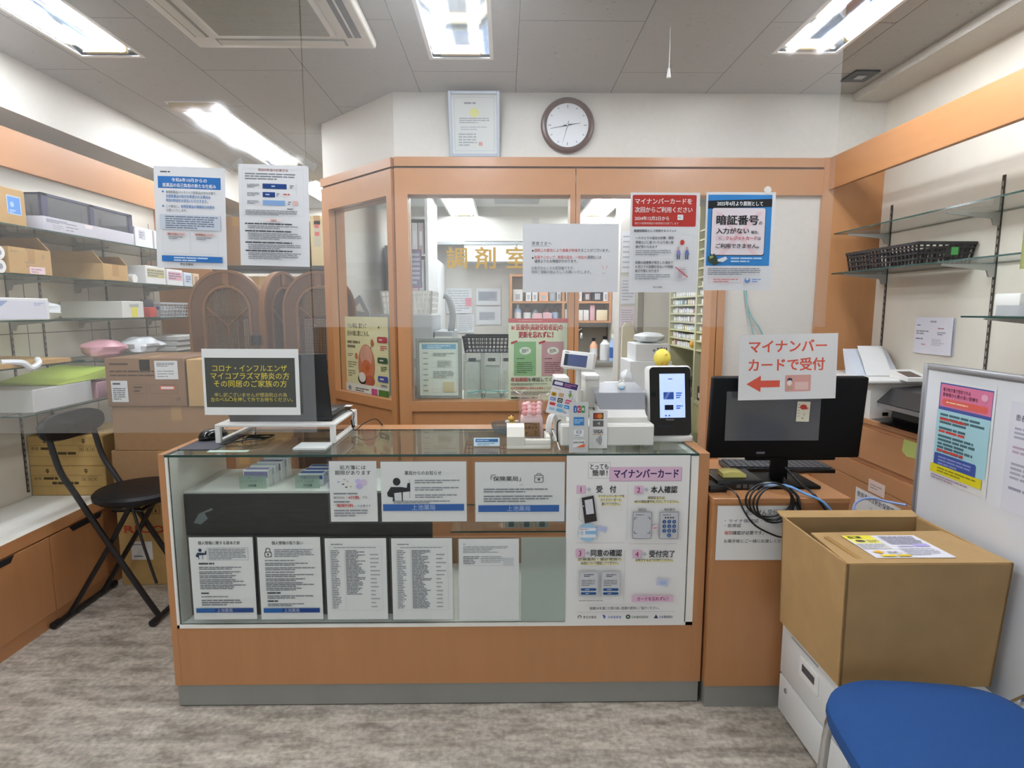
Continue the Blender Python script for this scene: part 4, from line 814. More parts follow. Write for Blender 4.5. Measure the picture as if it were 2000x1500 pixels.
s.done('colour_notice', 'pink, light blue and yellow notice in a clear sleeve on the white screen', 'notice')
s = board_sheet(.345, 1.135, .21, .297, base=mat('lilac_paper', '#dedde6', .6, noise=.01)); s.t('患者さまへ', .02, .05, .018, '#6a6a78', .02, w=.08).rows(.02, .065, .18, .1, 3, '#a9a9b8').rows(.02, .115, .18, .14, 2, '#b8a4b4').rows(.02, .16, .18, .21, 4, '#a9a9b8').rows(.02, .225, .15, .24, 1, '#9a9aa8')
s.done('grey_notice', 'pale lilac text sheet on the white screen, at the right edge of the photo', 'notice')
a = Xp(1672, 950, RX - .017); s = Sheet((RX - .017, a.y, a.z), .30, .21, X_, base=paper_m)
s.t('使用済み注射針保管場所', .012, .038, .026, '#3f4a5a', .02, w=.275).t('注', .1, .085, .03, '#a9b0bc').t('意', .17, .085, .03, '#a9b0bc').rows(.015, .1, .28, .18, 5, '#9aa2ae')
s.done('cabinet_notice', 'white notice about used needles stuck on the cabinet behind the big carton', 'notice')
a = Xp(1697, 934, RX - .017); s = Sheet((RX - .017, a.y, a.z), .11, .055, X_, base=mat('peach_label', '#e4cfc4', .5, noise=.01)); s.rows(.012, .015, .095, .04, 2, '#b9a8a4')
s.done('cabinet_label', 'small peach rounded label on the cabinet door above the needle notice', 'label')
a = Xp(1776, 876, RX - .017); tag(G().prism([(a.y - .05, a.z + .03), (a.y + .035, a.z + .03), (a.y + .04, a.z - .02), (a.y + .01, a.z - .035), (a.y - .05, a.z - .03)], 0, RX - .0175, RX - .0165, mat('green_note', '#b3bd6a', .7, noise=.02)).build('sticky_note', loc=(RX - .017, a.y, a.z)), 'green sticky note on a cabinet drawer beside the white screen', 'note')
# ================================================================ THINGS ON THE COUNTERS
TZ = .9022
def one(g, name, label, cat, loc, group=None):
    return tag(g.build(name, loc=loc), label, cat, group)
# ---- mouse pad, mouse, its cord
one(G().box(-1.112, -.985, 1.955, 2.2, TZ, TZ + .003, mat('mouse_pad_rubber', '#4b4a50', .8, noise=.03), .001, 1), 'mouse_pad', 'dark grey mouse pad on the left end of the glass counter top', 'mouse pad', (-1.05, 2.08, TZ))
t = thing('computer_mouse', 'black wired computer mouse on the left end of the counter', 'mouse', (-1.075, 2.13, TZ + .003))
MM = Matrix.Translation((-1.075, 2.13, TZ + .0035)) @ Matrix.Rotation(-.35, 4, 'Z')
g = G(MM); prof = ((1, 0), (1.02, .25), (.98, .5), (.85, .78), (.6, .95), (.25, 1), (.01, 1)); vs = []
for s_, z in prof:
    for k in range(24):
        a = 2 * math.pi * k / 24; x, y = math.cos(a), math.sin(a)
        vs.append((.032 * s_ * math.copysign(abs(x) ** .8, x), .057 * s_ * math.copysign(abs(y) ** .8, y), z * (.036 - .008 * max(0, y * s_))))
g.add(vs, [(i * 24 + k, i * 24 + (k + 1) % 24, (i + 1) * 24 + (k + 1) % 24, (i + 1) * 24 + k) for i in range(6) for k in range(24)] + [tuple(range(23, -1, -1))], black_g); g.build('shell', t)
G(MM).cyl((-.004, .038, .031), (.004, .038, .031), .008, dgrey_p, 14).build('scroll_wheel', t)
G().tube([(-1.06, 2.185, TZ + .014), (-1.075, 2.25, TZ + .03), (-1.03, 2.28, TZ + .055), (-.98, 2.24, TZ + .062), (-.95, 2.2, TZ + .03), (-.93, 2.15, TZ + .006)], .0017, black_p, 6).build('cord', t)
cb = G(); 
for k in range(4): a = .012 * k; cb.tube([(-1.0 + a, 2.02 + a, TZ + .004), (-.95 + a, 2.05, TZ + .008 + .003 * k), (-.9 + a, 2.10 - a, TZ + .012), (-.865, 2.13 + a, TZ + .006), (-.89, 2.15, TZ + .01), (-.95, 2.10 + a, TZ + .006 + .002 * k)], .0022, black_p, 6)
cb.tube([(-.935, 2.05, TZ + .002), (-.938, 2.07, TZ + .022), (-.93, 2.1, TZ + .02), (-.925, 2.1, TZ + .003)], .0022, black_p, 6)
one(cb, 'cable_bundle', 'tied bundle of thin black cable under the white laptop stand', 'cable', (-.93, 2.08, TZ))
# ---- laptop stand and laptop
t = thing('laptop_stand', 'white sled-legged stand carrying the black laptop', 'stand', (-.82, 2.2, TZ))
G().box(-1.03, -.605, 2.05, 2.37, .962, .972, white_p, .003).build('top_board', t)
for x0, x1 in ((-1.03, -1.012), (-.623, -.605)):
    G().box(x0, x1, 2.05, 2.068, TZ, .964, white_p, .002, 1).box(x0, x1, 2.352, 2.37, TZ, .964, white_p, .002, 1).box(x0, x1, 2.06, 2.36, TZ, TZ + .012, white_p, .002, 1).build('sled_leg', t)
t = thing('laptop', 'black laptop with its lid back to the viewer, on the white stand', 'laptop', (-.82, 2.24, .972))
G().box(-1.0, -.628, 2.10, 2.365, .9725, .994, black_p, .004).build('base', t)
kb = G()
for r in range(5):
    for c in range(14): kb.box(-.985 + c * .0245, -.965 + c * .0245, 2.15 + r * .024, 2.17 + r * .024, .994, .9965, dgrey_p)
kb.build('keyboard', t)
LM = Matrix.Translation((-.814, 2.105, .99)) @ Matrix.Rotation(.2, 4, 'X')
ld = G(LM).box(-.187, .187, -.008, .0, 0, .238, black_p, .004).build('lid', t)
G(LM).box(-.175, .175, .0001, .0015, .012, .228, black_g).build('screen', ld)
G().cyl((-.95, 2.108, .993), (-.9, 2.108, .993), .007, dgrey_p, 12).build('hinge', t); G().cyl((-.73, 2.108, .993), (-.68, 2.108, .993), .007, dgrey_p, 12).build('hinge', t)
G().box(-.64, -.612, 2.30, 2.34, .994, .9945, white_p).build('sticker', t)
one(G().tube([(-.63, 2.33, .98), (-.6, 2.30, .965), (-.595, 2.25, .93), (-.575, 2.22, .915), (-.55, 2.25, .935), (-.52, 2.32, .94), (-.5, 2.35, .91), (-.51, 2.38, .904)], .0022, black_p, 6).cyl((-.597, 2.262, .945), (-.588, 2.24, .925), .007, black_p, 10), 'power_cable', 'black power cable hanging from the right side of the laptop stand', 'cable', (-.55, 2.3, TZ))
# ---- slips on the glass
g = G().box(-.722, -.612, 1.955, 2.045, TZ, TZ + .006, paper_m).box(-.725, -.609, 1.953, 2.048, TZ + .0062, TZ + .007, acryl)
one(g, 'paper_slips', 'small pile of white slips under clear film, under the laptop stand', 'paper', (-.67, 2, TZ))
one(G().box(-1.0, -.865, 1.925, 1.95, TZ, TZ + .001, mat('mint_strip', '#b9cdbd', .6, noise=.03)), 'mint_label_strip', 'flat mint green label strip on the glass top near the left end', 'label', (-.93, 1.94, TZ))
s = Sheet((-.107, 1.992, TZ + .031), .09, .028, (1, 0, 0), (0, -.25, -1), mat('pale_blue_card', '#cfe3ee', .5, noise=.01), .0008); s.rect(.006, .003, .084, .014, '#3f6a9c').rows(.01, .005, .08, .012, 1, '#a9c2dc').rows(.012, .016, .08, .026, 2, '#7f9bb3')
o = s.done('tent_card', 'little folded white and blue tent card standing on the glass top', 'card')
G().hexa([(-.107, 1.995, TZ + .03), (-.017, 1.995, TZ + .03), (-.017, 2.015, TZ + .0005), (-.107, 2.015, TZ + .0005)], [(-.107, 1.9957, TZ + .031), (-.017, 1.9957, TZ + .031), (-.017, 2.016, TZ + .0006), (-.107, 2.016, TZ + .0006)], mat('pale_blue_card', '#cfe3ee')).build('rear_fold', o)
# ---- coin dish with the little bee
smoke = clear('smoked_clear_plastic', '#dcdfe0', haze=.22, hazecol='#a3a8ac', gloss=1.0)
one(G().lathe([(0, .003), (.036, .003), (.046, .016), (.052, .034), (.054, .035), (.05, .016), (.04, 0), (0, 0)], smoke, (.0, 2.245, TZ), 32), 'coin_dish', 'round smoked clear coin dish beside the card reader', 'dish', (0, 2.245, TZ))
t = thing('bee_ornament', 'tiny yellow and brown bee ornament in the coin dish', 'ornament', (.03, 2.26, TZ + .003))
by = mat('bee_yellow', '#d9b05a', .6, noise=.03); bd = mat('bee_brown', '#6a4a30', .6, noise=.03)
G().ball((.03, 2.26, TZ + .026), .014, by, rz=.022).build('body', t); G().ball((.026, 2.25, TZ + .052), .0125, by).build('head', t)
for z in (.018, .03): G().lathe([(.0128, -.003), (.0148, 0), (.0128, .003)], bd, (.03, 2.26, TZ + z), 16).build('stripe', t)
for x in (.019, .034): G().ball((x, 2.246, TZ + .065), .004, bd).build('feeler', t)
for x in (.012, .048): G().ball((x, 2.265, TZ + .036), .01, white_p, ry=.003, rz=.007).build('wing', t)
# ---- insurance card scanner
t = thing('card_scanner', 'small white card scanner on the glass top between coin dish and register', 'card reader', (.08, 2.0, TZ))
sc = mat('warm_white_plastic', '#e6e2d6', .4, noise=.02)
G().box(.008, .158, 1.95, 2.06, TZ, TZ + .016, sc, .004).build('base', t)
G().prism([(1.95, TZ + .012), (1.945, TZ + .045), (1.965, TZ + .075), (2.0, TZ + .082), (2.03, TZ + .06), (2.035, TZ + .012)], 0, .008, .068, sc).build('reader_head', t)
G().box(.068, .158, 1.95, 1.964, TZ + .014, TZ + .034, sc, .003).build('front_rail', t); G().box(.142, .158, 1.964, 2.06, TZ + .014, TZ + .042, sc, .003).build('end_rail', t)
G().box(.075, .138, 1.985, 2.02, TZ + .0155, TZ + .0165, dgrey_p).build('card_slot', t)
# ---- bag of pink candies with kraft label
t = thing('candy_bag', 'clear flared bag for pink candies with a brown kraft price label', 'bag', (.1, 2.13, TZ))
bagm = clear('bag_film', '#fdf6f6', haze=.10, hazecol='#f0dcdc', gloss=.6, rough=.1)
g = G(); prof = ((.045, 0), (.048, .05), (.047, .1), (.05, .135), (.04, .145), (.052, .16), (.068, .172)); n = 20; vs = []
for i, (r, z) in enumerate(prof):
    for k in range(n): a = 2 * math.pi * k / n; rr = r * (1 + (.14 * math.sin(3 * a + i) if i > 3 else 0)); vs.append((.1 + rr * math.copysign(abs(math.cos(a)) ** .6, math.cos(a)), 2.13 + rr * math.copysign(abs(math.sin(a)) ** .6, math.sin(a)), TZ + z + (.012 * math.sin(5 * a) if i == 6 else 0)))
g.add(vs, [(i * n + k, i * n + (k + 1) % n, (i + 1) * n + (k + 1) % n, (i + 1) * n + k) for i in range(6) for k in range(n)], bagm); g.build('film', t)
s = Sheet((.058, 2.078, TZ + .068), .07, .05, base=mat('kraft_label', '#8a6a4c', .8, noise=.05)); s.t('スポイト', .012, .024, .013, '#2a1d14', .02).t('1ヶ', .01, .043, .013, '#2a1d14', .02).line([(.004, .006), (.03, .002), (.06, .008)], .0015, '#3a2a1c').line([(.05, .03), (.058, .034), (.052, .044)], .0015, '#3a2a1c'); s.done('kraft_label', '', '', parent=t)
G().box(.06, .14, 2.09, 2.17, TZ + .001, TZ + .085, mat('pink_packet', '#e8dcda', .5, noise=.06), .008).build('inner_packet', t)
cand = [mat('pink_candy', '#e2a2a2', .4, noise=.05), mat('pale_candy', '#ecc9c6', .4, noise=.05)]
cm_ = None
for k in range(12):
    x, y, z = .072 + (k % 4) * .018 + R.uniform(-.003, .003), 2.1 + (k // 4) * .018 * .9, TZ + .1 + (k // 4) * .012 + (k % 2) * .004
    c = G().ball((0, 0, 0), .0115, cand[k % 2], n=12).build('candy', loc=(0, 0, 0)); c.location = (x, y, z); tag(c, 'round pink candy inside the clear flared bag', 'candy', 'pink candies in the bag')
# ---- coiled cables standing by the register
g = G()
for k in range(4): g.tube([(.166 + k * .005 + .017 * math.cos(a), 2.06 + .022 * math.cos(a), TZ + .052 + .05 * math.sin(a)) for a in [2 * math.pi * j / 10 for j in range(10)]], .0028, white_p, 6, 3, True)
g.tube([(.17, 2.03, TZ + .05), (.183, 1.99, TZ + .02), (.187, 1.965, TZ + .004), (.187, 1.93, TZ + .003)], .0028, white_p, 6)
one(g, 'coiled_cable', 'white cable coiled upright between the candy bag and the cash drawer', 'cable', (.175, 2.05, TZ))
one(G().tube([(.185, 1.985, TZ + .01), (.183, 1.99, TZ + .06), (.187, 2.0, TZ + .088), (.205, 2.01, TZ + .093), (.22, 2.03, TZ + .11)], .0028, black_p, 6), 'black_cable', 'short black cable bending beside the white coiled cable', 'cable', (.2, 2.05, TZ))
# ---- cash register: drawer, body, pole display, printer
dw = thing('money_till', 'wide off-white cash drawer on the counter, under the register', 'cash drawer', (.35, 2.15, TZ))
offw = mat('offwhite_register', '#dcdad3', .45, noise=.02)
G().box(.192, .515, 1.965, 2.29, TZ + .008, .985, offw, .004).build('housing', dw)
G().box(.196, .511, 1.957, 1.967, TZ + .012, .981, offw, .002, 1).build('drawer_front', dw)
for x in (.22, .49):
    for y in (1.99, 2.26): G().cyl((x, y, TZ), (x, y, TZ + .01), .011, grey_p, 12).build('foot', dw)
cr = thing('cash_register', 'white cash register body with grey tilted panel on the wide drawer', 'cash register', (.42, 2.12, .9855))
G().prism([(2.0, .9855), (2.0, 1.003), (2.03, 1.01), (2.05, 1.028), (2.26, 1.04), (2.26, .9855)], 0, .335, .5, offw).build('body', cr)
G().hexa([(.338, 2.045, 1.024), (.502, 2.045, 1.024), (.502, 2.20, 1.06), (.338, 2.20, 1.06)], [(.322, 2.06, 1.082), (.502, 2.06, 1.082), (.502, 2.22, 1.10), (.322, 2.22, 1.10)], mat('grey_panel', '#9a9da2', .4, noise=.02)).build('operator_panel', cr)
pr = thing('receipt_printer', 'white receipt printer behind the pole display', 'printer', (.26, 2.2, .9855))
G().box(.19, .33, 2.125, 2.262, .9855, 1.012, offw, .004).build('base', pr)
G().box(.30, .352, 2.14, 2.26, 1.013, 1.118, offw, .004).box(.19, .235, 2.14, 2.26, 1.013, 1.10, offw, .004).box(.19, .352, 2.2, 2.26, 1.013, 1.07, offw).build('body', pr)
G().box(.297, .355, 2.136, 2.262, 1.118, 1.135, white_p, .004).build('lid', pr); G().box(.187, .24, 2.136, 2.262, 1.10, 1.128, white_p, .004).build('paper_cover', pr)
cdp = thing('customer_display', 'small tilted customer display on a white pole, left of the register', 'display', (.268, 2.1, .9855))
G().cyl((.268, 2.1, .986), (.268, 2.1, 1.165), .0105, offw, 16).build('display_pole', cdp); G().box(.24, .296, 2.07, 2.12, .9855, .995, offw, .003).build('pole_foot', cdp)
DM = Matrix.Translation((.268, 2.1, 1.192)) @ Matrix.Rotation(-.28, 4, 'Z') @ Matrix.Rotation(-.22, 4, 'X') @ Matrix.Rotation(.09, 4, 'Y')
hd = G(DM).box(-.058, .058, -.03, .03, -.031, .031, white_p, .004).build('display_head', cdp)
ds = Sheet((0, 0, 0), .082, .042, base=mat('lcd_slate', '#4d567d', .25, noise=.04)); ds.v = [DM @ (Vector(v) + Vector((-.047, -.0305, .018))) for v in ds.v]; ds.T = DM @ frame((-.047, -.0305, .018), (1, 0, 0), (0, 0, -1))
ds.rect(0, 0, .013, .042, '#35404a').rows(.0, -.009, .025, -.004, 1, '#5a5c62'); ds.done('lcd', '', '', parent=hd)
# ---- payment sign board and brand plates
ps = Sheet(Yp(1081, 741, 2.0), .088, .118, (.975, 0, -.222), (-.222, 0, -.975), base=mat('payment_board', '#e9e7ea', .4, noise=.01), thick=.002)
ps.rect(0, 0, .088, .02, '#4b3d74').rrect(.006, .004, .036, .015, .003, '#e2dfea').rows(.042, .004, .084, .016, 2, '#c98aa9').rows(.008, .025, .05, .032, 1, '#d9c9a8')
for x, y, w, h_, c in ((.004, .042, .018, .014, '#d9a93a'), (.03, .04, .018, .014, '#cfb08a'), (.004, .06, .02, .012, '#8a96c8'), (.03, .058, .018, .016, '#3d4a3d'), (.058, .058, .022, .014, '#d95f7f'), (.006, .078, .02, .01, '#c9404a'), (.032, .078, .02, .012, '#7fb4d6'), (.058, .078, .022, .012, '#3f9ad6'), (.008, .096, .02, .009, '#9fc6e2'), (.034, .095, .022, .011, '#6fb4d8')): s_ = ps.rrect(x, y, x + w, y + h_, .003, c)
ps.t('ID', .008, .054, .011, '#4a3a10', .04).oval(.039, .066, .006, .005, '#d9dcd9').oval(.039, .066, .0035, .003, '#3d4a3d').shape([(.062, .04), (.069, .032), (.076, .04), (.069, .052)], '#7aa83f').t('Q', .062, .034, .012, '#5a7a9a', .03).line([(.078, .042), (.08, .054)], .0015, '#8a8c92').t('Pay', .058, .107, .009, '#4a6a9a', .03).rows(.006, .062, .022, .07, 1, '#c3cae2').rows(.06, .061, .078, .069, 1, '#f0c9d4').rows(.06, .081, .078, .088, 1, '#cfe6f4')
o = ps.done('payment_sign', 'tilted white board of small coloured payment marks beside the register', 'sign')
G().box(.19, .215, 2.003, 2.03, .986, 1.03, offw).build('holder_arm', o)
bp = Sheet((.215, 1.906, 1.073), .063, .17, (1, 0, 0), (0, -.04, -1), base=mat('silver_plate', '#c6c6c4', .4, .2, noise=.02), thick=.003)
for k, (c, ch_) in enumerate((('#3f5fa0', 'J'), ('#a83f44', 'C'), ('#3f8a54', 'B'))): bp.rrect(.0135 + k * .013, .012, .0255 + k * .013, .036, .004, c).t(ch_, .0195 + k * .013, .03, .014, '#e4e4e4', .03, align='c')
bp.rect(.0145, .05, .049, .078, '#3f80bd').rows(.017, .056, .047, .072, 3, '#a9cbe6').rect(.0145, .092, .049, .116, '#dcdedf').oval(.032, .1, .008, .007, '#5a6a78').oval(.032, .1, .005, .0065, '#dcdedf').rect(.0315, .094, .0325, .106, '#5a6a78').rows(.018, .109, .046, .114, 1, '#7a848c').rect(.0125, .126, .053, .152, '#dcdcda').t('DISCOVER', .0145, .139, .009, '#3a3a3c', .03, w=.036).shape([(.052, .139), (.052, .151), (.022, .151)], '#d9603a')
bp.done('brand_plate', 'silver upright plate with four card brand marks at the counter front edge', 'sign')
bp = Sheet((.289, 1.953, 1.036), .062, .131, base=mat('white_plate', '#e8e7e4', .4, noise=.01), thick=.003)
bp.rrect(.013, .008, .048, .03, .002, '#6a4a3a').oval(.0255, .019, .0085, .0085, '#cc4a34').oval(.0355, .019, .0085, .0085, '#d98a3c').rect(.0125, .034, .0485, .055, '#6f6d6a').shape([(.026, .045), (.036, .038), (.037, .05)], '#b9b7b4').rect(.0125, .066, .0485, .0675, '#4a4c58').t('VISA', .015, .0795, .014, '#4a4c58', .04, w=.032).rect(.0125, .081, .0485, .083, '#d9a05a')
for k in range(4): r = .005 + k * .005; bp.line([(.022 + r * math.cos(a), .102 + r * math.sin(a) * 1.3) for a in [-.75 + j * .25 for j in range(7)]], .0018, '#3a3c42')
bp.done('brand_plate', 'white upright plate with card marks leaning on the cash drawer', 'sign')
# ---- small white and blue ornament, face-recognition card terminal, yellow chick-shaped ornament
t = thing('white_ornament', 'tiny white and pale blue round-eared ornament on the register', 'ornament', (.43, 2.12, 1.083))
lb = mat('pale_blue_ornament', '#9fc4dc', .5, noise=.02)
G().ball((.43, 2.12, 1.098), .015, white_p, rz=.015).build('body', t); G().ball((.43, 2.107, 1.093), .008, lb).build('belly', t)
for x in (.423, .437): G().ball((x, 2.12, 1.114), .0038, white_p, rz=.008).build('ear', t)
t = thing('card_terminal', 'black fronted face and card terminal with lit blue screen', 'card terminal', (.59, 2.1, TZ))
TM = Matrix.Translation((.598, 2.045, TZ)) @ Matrix.Rotation(.08, 4, 'Z') @ Matrix.Rotation(-.14, 4, 'X')
G(TM).box(-.082, .082, .0, .05, .018, .278, white_p, .016, 4).build('housing', t)
G().box(.515, .68, 2.05, 2.19, TZ, TZ + .025, white_p, .008, 3).build('base', t)
fc = Sheet((0, 0, 0), .152, .246, base=False); fc.T = TM @ frame((-.076, -.0006, .272), (1, 0, 0), (0, 0, -1))
fc.rrect(0, 0, .152, .246, .014, black_g); fc.done('black_front', '', '', parent=t)
scr = emit('terminal_screen_blue', '#5f8fea', 1.0); sp = Sheet((0, 0, 0), .094, .158, base=False); sp.T = TM @ frame((-.04, -.0014, .248), (1, 0, 0), (0, 0, -1))
sp.rect(0, 0, .094, .158, scr).rows(.032, .016, .058, .022, 1, '#2f62b8').rect(.014, .066, .052, .092, '#3f62bd').shape([(.014, .092), (.03, .066), (.04, .066), (.024, .092)], '#7f96dc').rect(.018, .112, .05, .13, '#151a24').rows(.06, .066, .085, .09, 3, '#3f72d0').rows(.06, .112, .085, .128, 2, '#3f72d0').oval(.022, .15, .003, .003, '#3f72d0').oval(.034, .15, .003, .003, '#3f72d0')
sp.done('screen', '', '', parent=t)
fx = Sheet((0, 0, 0), .152, .246, base=False); fx.T = TM @ frame((-.076, -.0016, .272), (1, 0, 0), (0, 0, -1))
fx.t('Panasonic', .058, .192, .0085, '#9a9ca4', .02, w=.03).rect(.022, .206, .078, .216, '#2c2d31').oval(.014, .075, .0035, .0035, '#2a3a40').rect(.008, .09, .022, .105, '#101c18'); fx.done('marking', '', '', parent=t)
t = thing('yellow_ornament', 'round yellow chick-like ornament behind the top of the terminal', 'ornament', (.605, 2.22, TZ))
ye = mat('yellow_vinyl_toy', '#ecd75a', .45, noise=.02)
G().ball((.605, 2.225, 1.192), .032, ye, rz=.037).build('body', t); G().box(.59, .62, 2.205, 2.24, TZ + .0005, 1.165, white_p, .004).build('stand', t)
G().ball((.612, 2.194, 1.208), .0045, mat('orange_beak', '#a8752a', .5, noise=0), rz=.002).build('beak', t)
for x in (.596, .614): G().ball((x, 2.197, 1.172), .006, mat('orange_beak', '#a8752a'), rz=.002).build('foot', t)
# ---- goods inside the case
def carton_box(x0, x1, y0, y1, z0, z1, base, band, label, group, name='medicine_box'):
    g = G().box(x0, x1, y0, y1, z0, z1, base, .0012, 1)
    g.box(x0 + .004, x1 - .004, y0 - .0006, y0, z0 + (z1 - z0) * .55, z1 - .006, band).box(x0 + .004, x1 - .004, y0 + .006, y1 - .006, z1, z1 + .0004, band)
    return one(g, name, label, 'medicine box', ((x0 + x1) / 2, (y0 + y1) / 2, z0), group)
SZ = .7522; w_ = carton; bl = ink('#3f5f9c'); pl_ = ink('#8d86b0')
for k in range(4): carton_box(-.925 + k * .008, -.835 + k * .008, 2.02 + k * .04, 2.055 + k * .04, SZ, SZ + .062 + .004 * k, w_, (pl_, ink('#b9c4cc'))[k % 2], ('front', 'second', 'third', 'rearmost')[k] + ' white medicine box in the leaning row behind the left price tag', 'white medicine boxes in the case')
for k in range(3): carton_box(-.735 + k * .004, -.645 + k * .004, 2.03 + k * .045, 2.07 + k * .045, SZ, SZ + .045, w_, bl, ('front', 'middle', 'rear')[k] + ' white box with blue top behind the right price tag in the case', 'blue topped boxes in the case')
one(G().prism([(2.0, SZ), (2.0, SZ + .03), (2.04, SZ + .075), (2.09, SZ + .075), (2.09, SZ)], 0, -.615, -.56, mat('royal_blue_carton', '#3457b5', .5, noise=.03)), 'blue_box', 'royal blue slanted box on the shelf behind the red-worded card', 'medicine box', (-.59, 2.05, SZ))
tagc = clear('price_tag_acrylic', '#e6f0e9', haze=.35, hazecol='#d4e2d8', gloss=.4)
for x, l1, l2, lb in ((-.93, 'ソフトサンティア', '点眼薬', 'left clear price tag standing before the white medicine boxes'), (-.735, 'エキシング', '外用薬', 'right clear price tag standing before the blue topped boxes')):
    s = Sheet((x, 1.998, SZ + .048), .095 if x < -.9 else .085, .047, base=tagc, thick=.0012); s.t('薬', .03, .012, .008, '#5a6a62').t(l1, .006, .026, .0105, '#5a6a62', .01, w=.078 if x < -.9 else .06).t(l2, .028, .041, .0105, '#3a4a42', .02); s.done('price_tag', lb, 'price tag', 'price tags in the case')
for k in range(3): 
    x = .0 + k * .055; g = G().box(x, x + .047, 2.0, 2.03, .6042, .654, mat('grey_green_box', '#8c948c', .5, noise=.03), .001, 1).box(x + .014, x + .033, 1.9994, 2.0, .608, .632, ink('#4f5a58'))
    one(g, 'small_box', ('left', 'middle', 'right')[k] + ' small grey box on the glass shelf in the case', 'medicine box', (x + .02, 2.015, .6042), 'grey boxes on the glass shelf')
one(G().ball((.2, 2.05, .6425), .045, mat('lilac_pack', '#9a8fb4', .5, noise=.15), ry=.03, rz=.036), 'lilac_pack', 'lilac printed pack on the glass shelf, behind the big poster edge', 'pack', (.2, 2.05, .604))
# ================================================================ LITTLE COUNTER
QZ = .7572
t = thing('monitor', 'black computer monitor seen from the back, on the little counter', 'monitor', (.985, 2.05, QZ))
MT = Matrix.Translation((.985, 2.0, 1.0)) @ Matrix.Rotation(.085, 4, 'X')
mb = mat('black_monitor_back', '#08090b', .5, noise=.02, spec=.2)
G(MT).box(-.268, .268, -.016, .02, -.142, .148, mb, .007, 3).build('casing', t)
G(MT).box(-.13, .19, -.006, .01, -.155, -.13, mb, .004).build('lower_cover', t)
G(MT).box(-.258, .258, .0195, .021, -.13, .138, black_g).build('screen', t)
ml = G(MT); ml.box(-.1, -.07, -.0166, -.0158, -.126, -.118, ink('#6a6c72')); ml.build('badge', t)
G().box(.955, 1.015, 2.02, 2.045, QZ + .012, 1.02, mb, .006).build('neck', t)
G().box(.905, 1.10, 1.95, 2.13, QZ, QZ + .012, mb, .005).build('foot', t)
s = Sheet((.789, 1.955, 1.297), .333, .221, (1, 0, .012), (.0, 0, -1), base=mat('white_sign_paper', '#e6e6e6', .6, noise=.01), thick=.0008, curl=.002)
s.T = frame((.787, 1.948, 1.292), (1, 0, .02), (.02, 0, -1)); s.v = []; s.f = []; s.m = []; s.l = 0; s.base(mat('white_sign_paper', '#e6e6e6'), .0008)
rd = '#d95f4c'
s.t('マイナンバー', .033, .062, .046, rd, .03, w=.262).t('カードで受付', .033, .124, .046, rd, .03, w=.258)
s.shape([(.027, .166), (.075, .138), (.075, .155), (.14, .155), (.14, .178), (.075, .178), (.075, .194)], rd)
s.rrect(.158, .138, .246, .194, .004, '#dba69c').rect(.192, .162, .238, .188, '#e6c4bd').oval(.173, .163, .0085, .011, '#f0e6e0').shape([(.163, .162), (.166, .15), (.173, .147), (.181, .15), (.183, .162), (.178, .156), (.168, .156)], '#4a4450').rect(.164, .176, .184, .188, '#c9a48a')
s.done('arrow_sign', 'white sign with red words and left arrow fixed over the monitor top', 'sign')
a, b_ = Yp(1419, 776, 1.975), Yp(1598, 860, 1.975)
t = thing('clear_sleeve', 'clear plastic sleeve hanging on the monitor back below the red arrow sign', 'sleeve', ((a.x + b_.x) / 2, 1.975, b_.z))
G().box(a.x, b_.x, 1.9735, 1.9745, b_.z, a.z + .02, clear('sleeve_film', '#f4f4f4', haze=.13, hazecol='#e4e6ea', gloss=1.2, rough=.12)).build('film', t)
c0 = Yp(1558, 784, 1.972); s = Sheet(c0, .045, .07, (.999, 0, -.03), (-.03, 0, -.999), base=mat('ivory_card', '#e6e2cc', .6, noise=.01)); s.oval(.022, .019, .012, .009, RD).shape([(.028, .02), (.042, .022), (.03, .028)], RD).rows(.004, .006, .01, .066, 6, '#a09a8a', .3).t('〒', .02, .052, .012, '#a09a8a').rows(.018, .054, .03, .062, 1, '#a09a8a')
o = s.done('name_card', 'ivory card with a red mark tucked in the clear sleeve', 'card')
t = thing('keyboard', 'black keyboard behind the monitor foot on the little counter', 'keyboard', (1.08, 2.2, QZ))
KM2 = Matrix.Translation((1.06, 2.215, QZ)) @ Matrix.Rotation(-.06, 4, 'Z'); G(KM2).box(-.2, .2, -.065, .065, .002, .018, black_p, .003).build('case', t)
g = G(KM2)
for r in range(5):
    for c in range(16): g.box(-.19 + c * .0238, -.17 + c * .0238, -.055 + r * .0225, -.037 + r * .0225, .018, .024, dgrey_p)
g.build('keys', t)
t = thing('network_box', 'flat black network box on the little counter under a yellow strip', 'network device', (.8, 2.03, QZ))
G().box(.735, .895, 1.945, 2.10, QZ, QZ + .034, black_p, .004).build('case', t); G().box(.70, .76, 1.92, 2.0, QZ + .0002, QZ + .022, black_p, .003).build('side_port_block', t)
for k in range(3): G().box(.80 + k * .022, .815 + k * .022, 1.943, 1.946, QZ + .008, QZ + .02, dgrey_p).build('port', t)
one(G().prism([(.765, QZ + .036), (.765, QZ + .05), (.79, QZ + .056), (.83, QZ + .055), (.846, QZ + .046), (.846, QZ + .036)], 1, 1.975, 2.03, mat('yellow_sponge', '#d9cf7a', .7, noise=.05)), 'yellow_strip', 'pale yellow soft strip lying on the flat black network box', 'sponge', (.8, 2.0, QZ + .036))
g = G(); lc = Yp(1507, 976, 1.848)
for k in range(4): g.tube([(lc.x + .006 * k - .01 + (.076 - .005 * k) * math.cos(a), 1.848 - .004 * k, lc.z - .004 * k + (.058 + .004 * (k % 2)) * math.sin(a)) for a in [2 * math.pi * q / 12 for q in range(12)]], .0034, black_p, 6, 3, True)
one(g, 'cable_loop', 'loop of black cables hanging over the little counter front edge', 'cable', (.88, 1.86, QZ - .1))
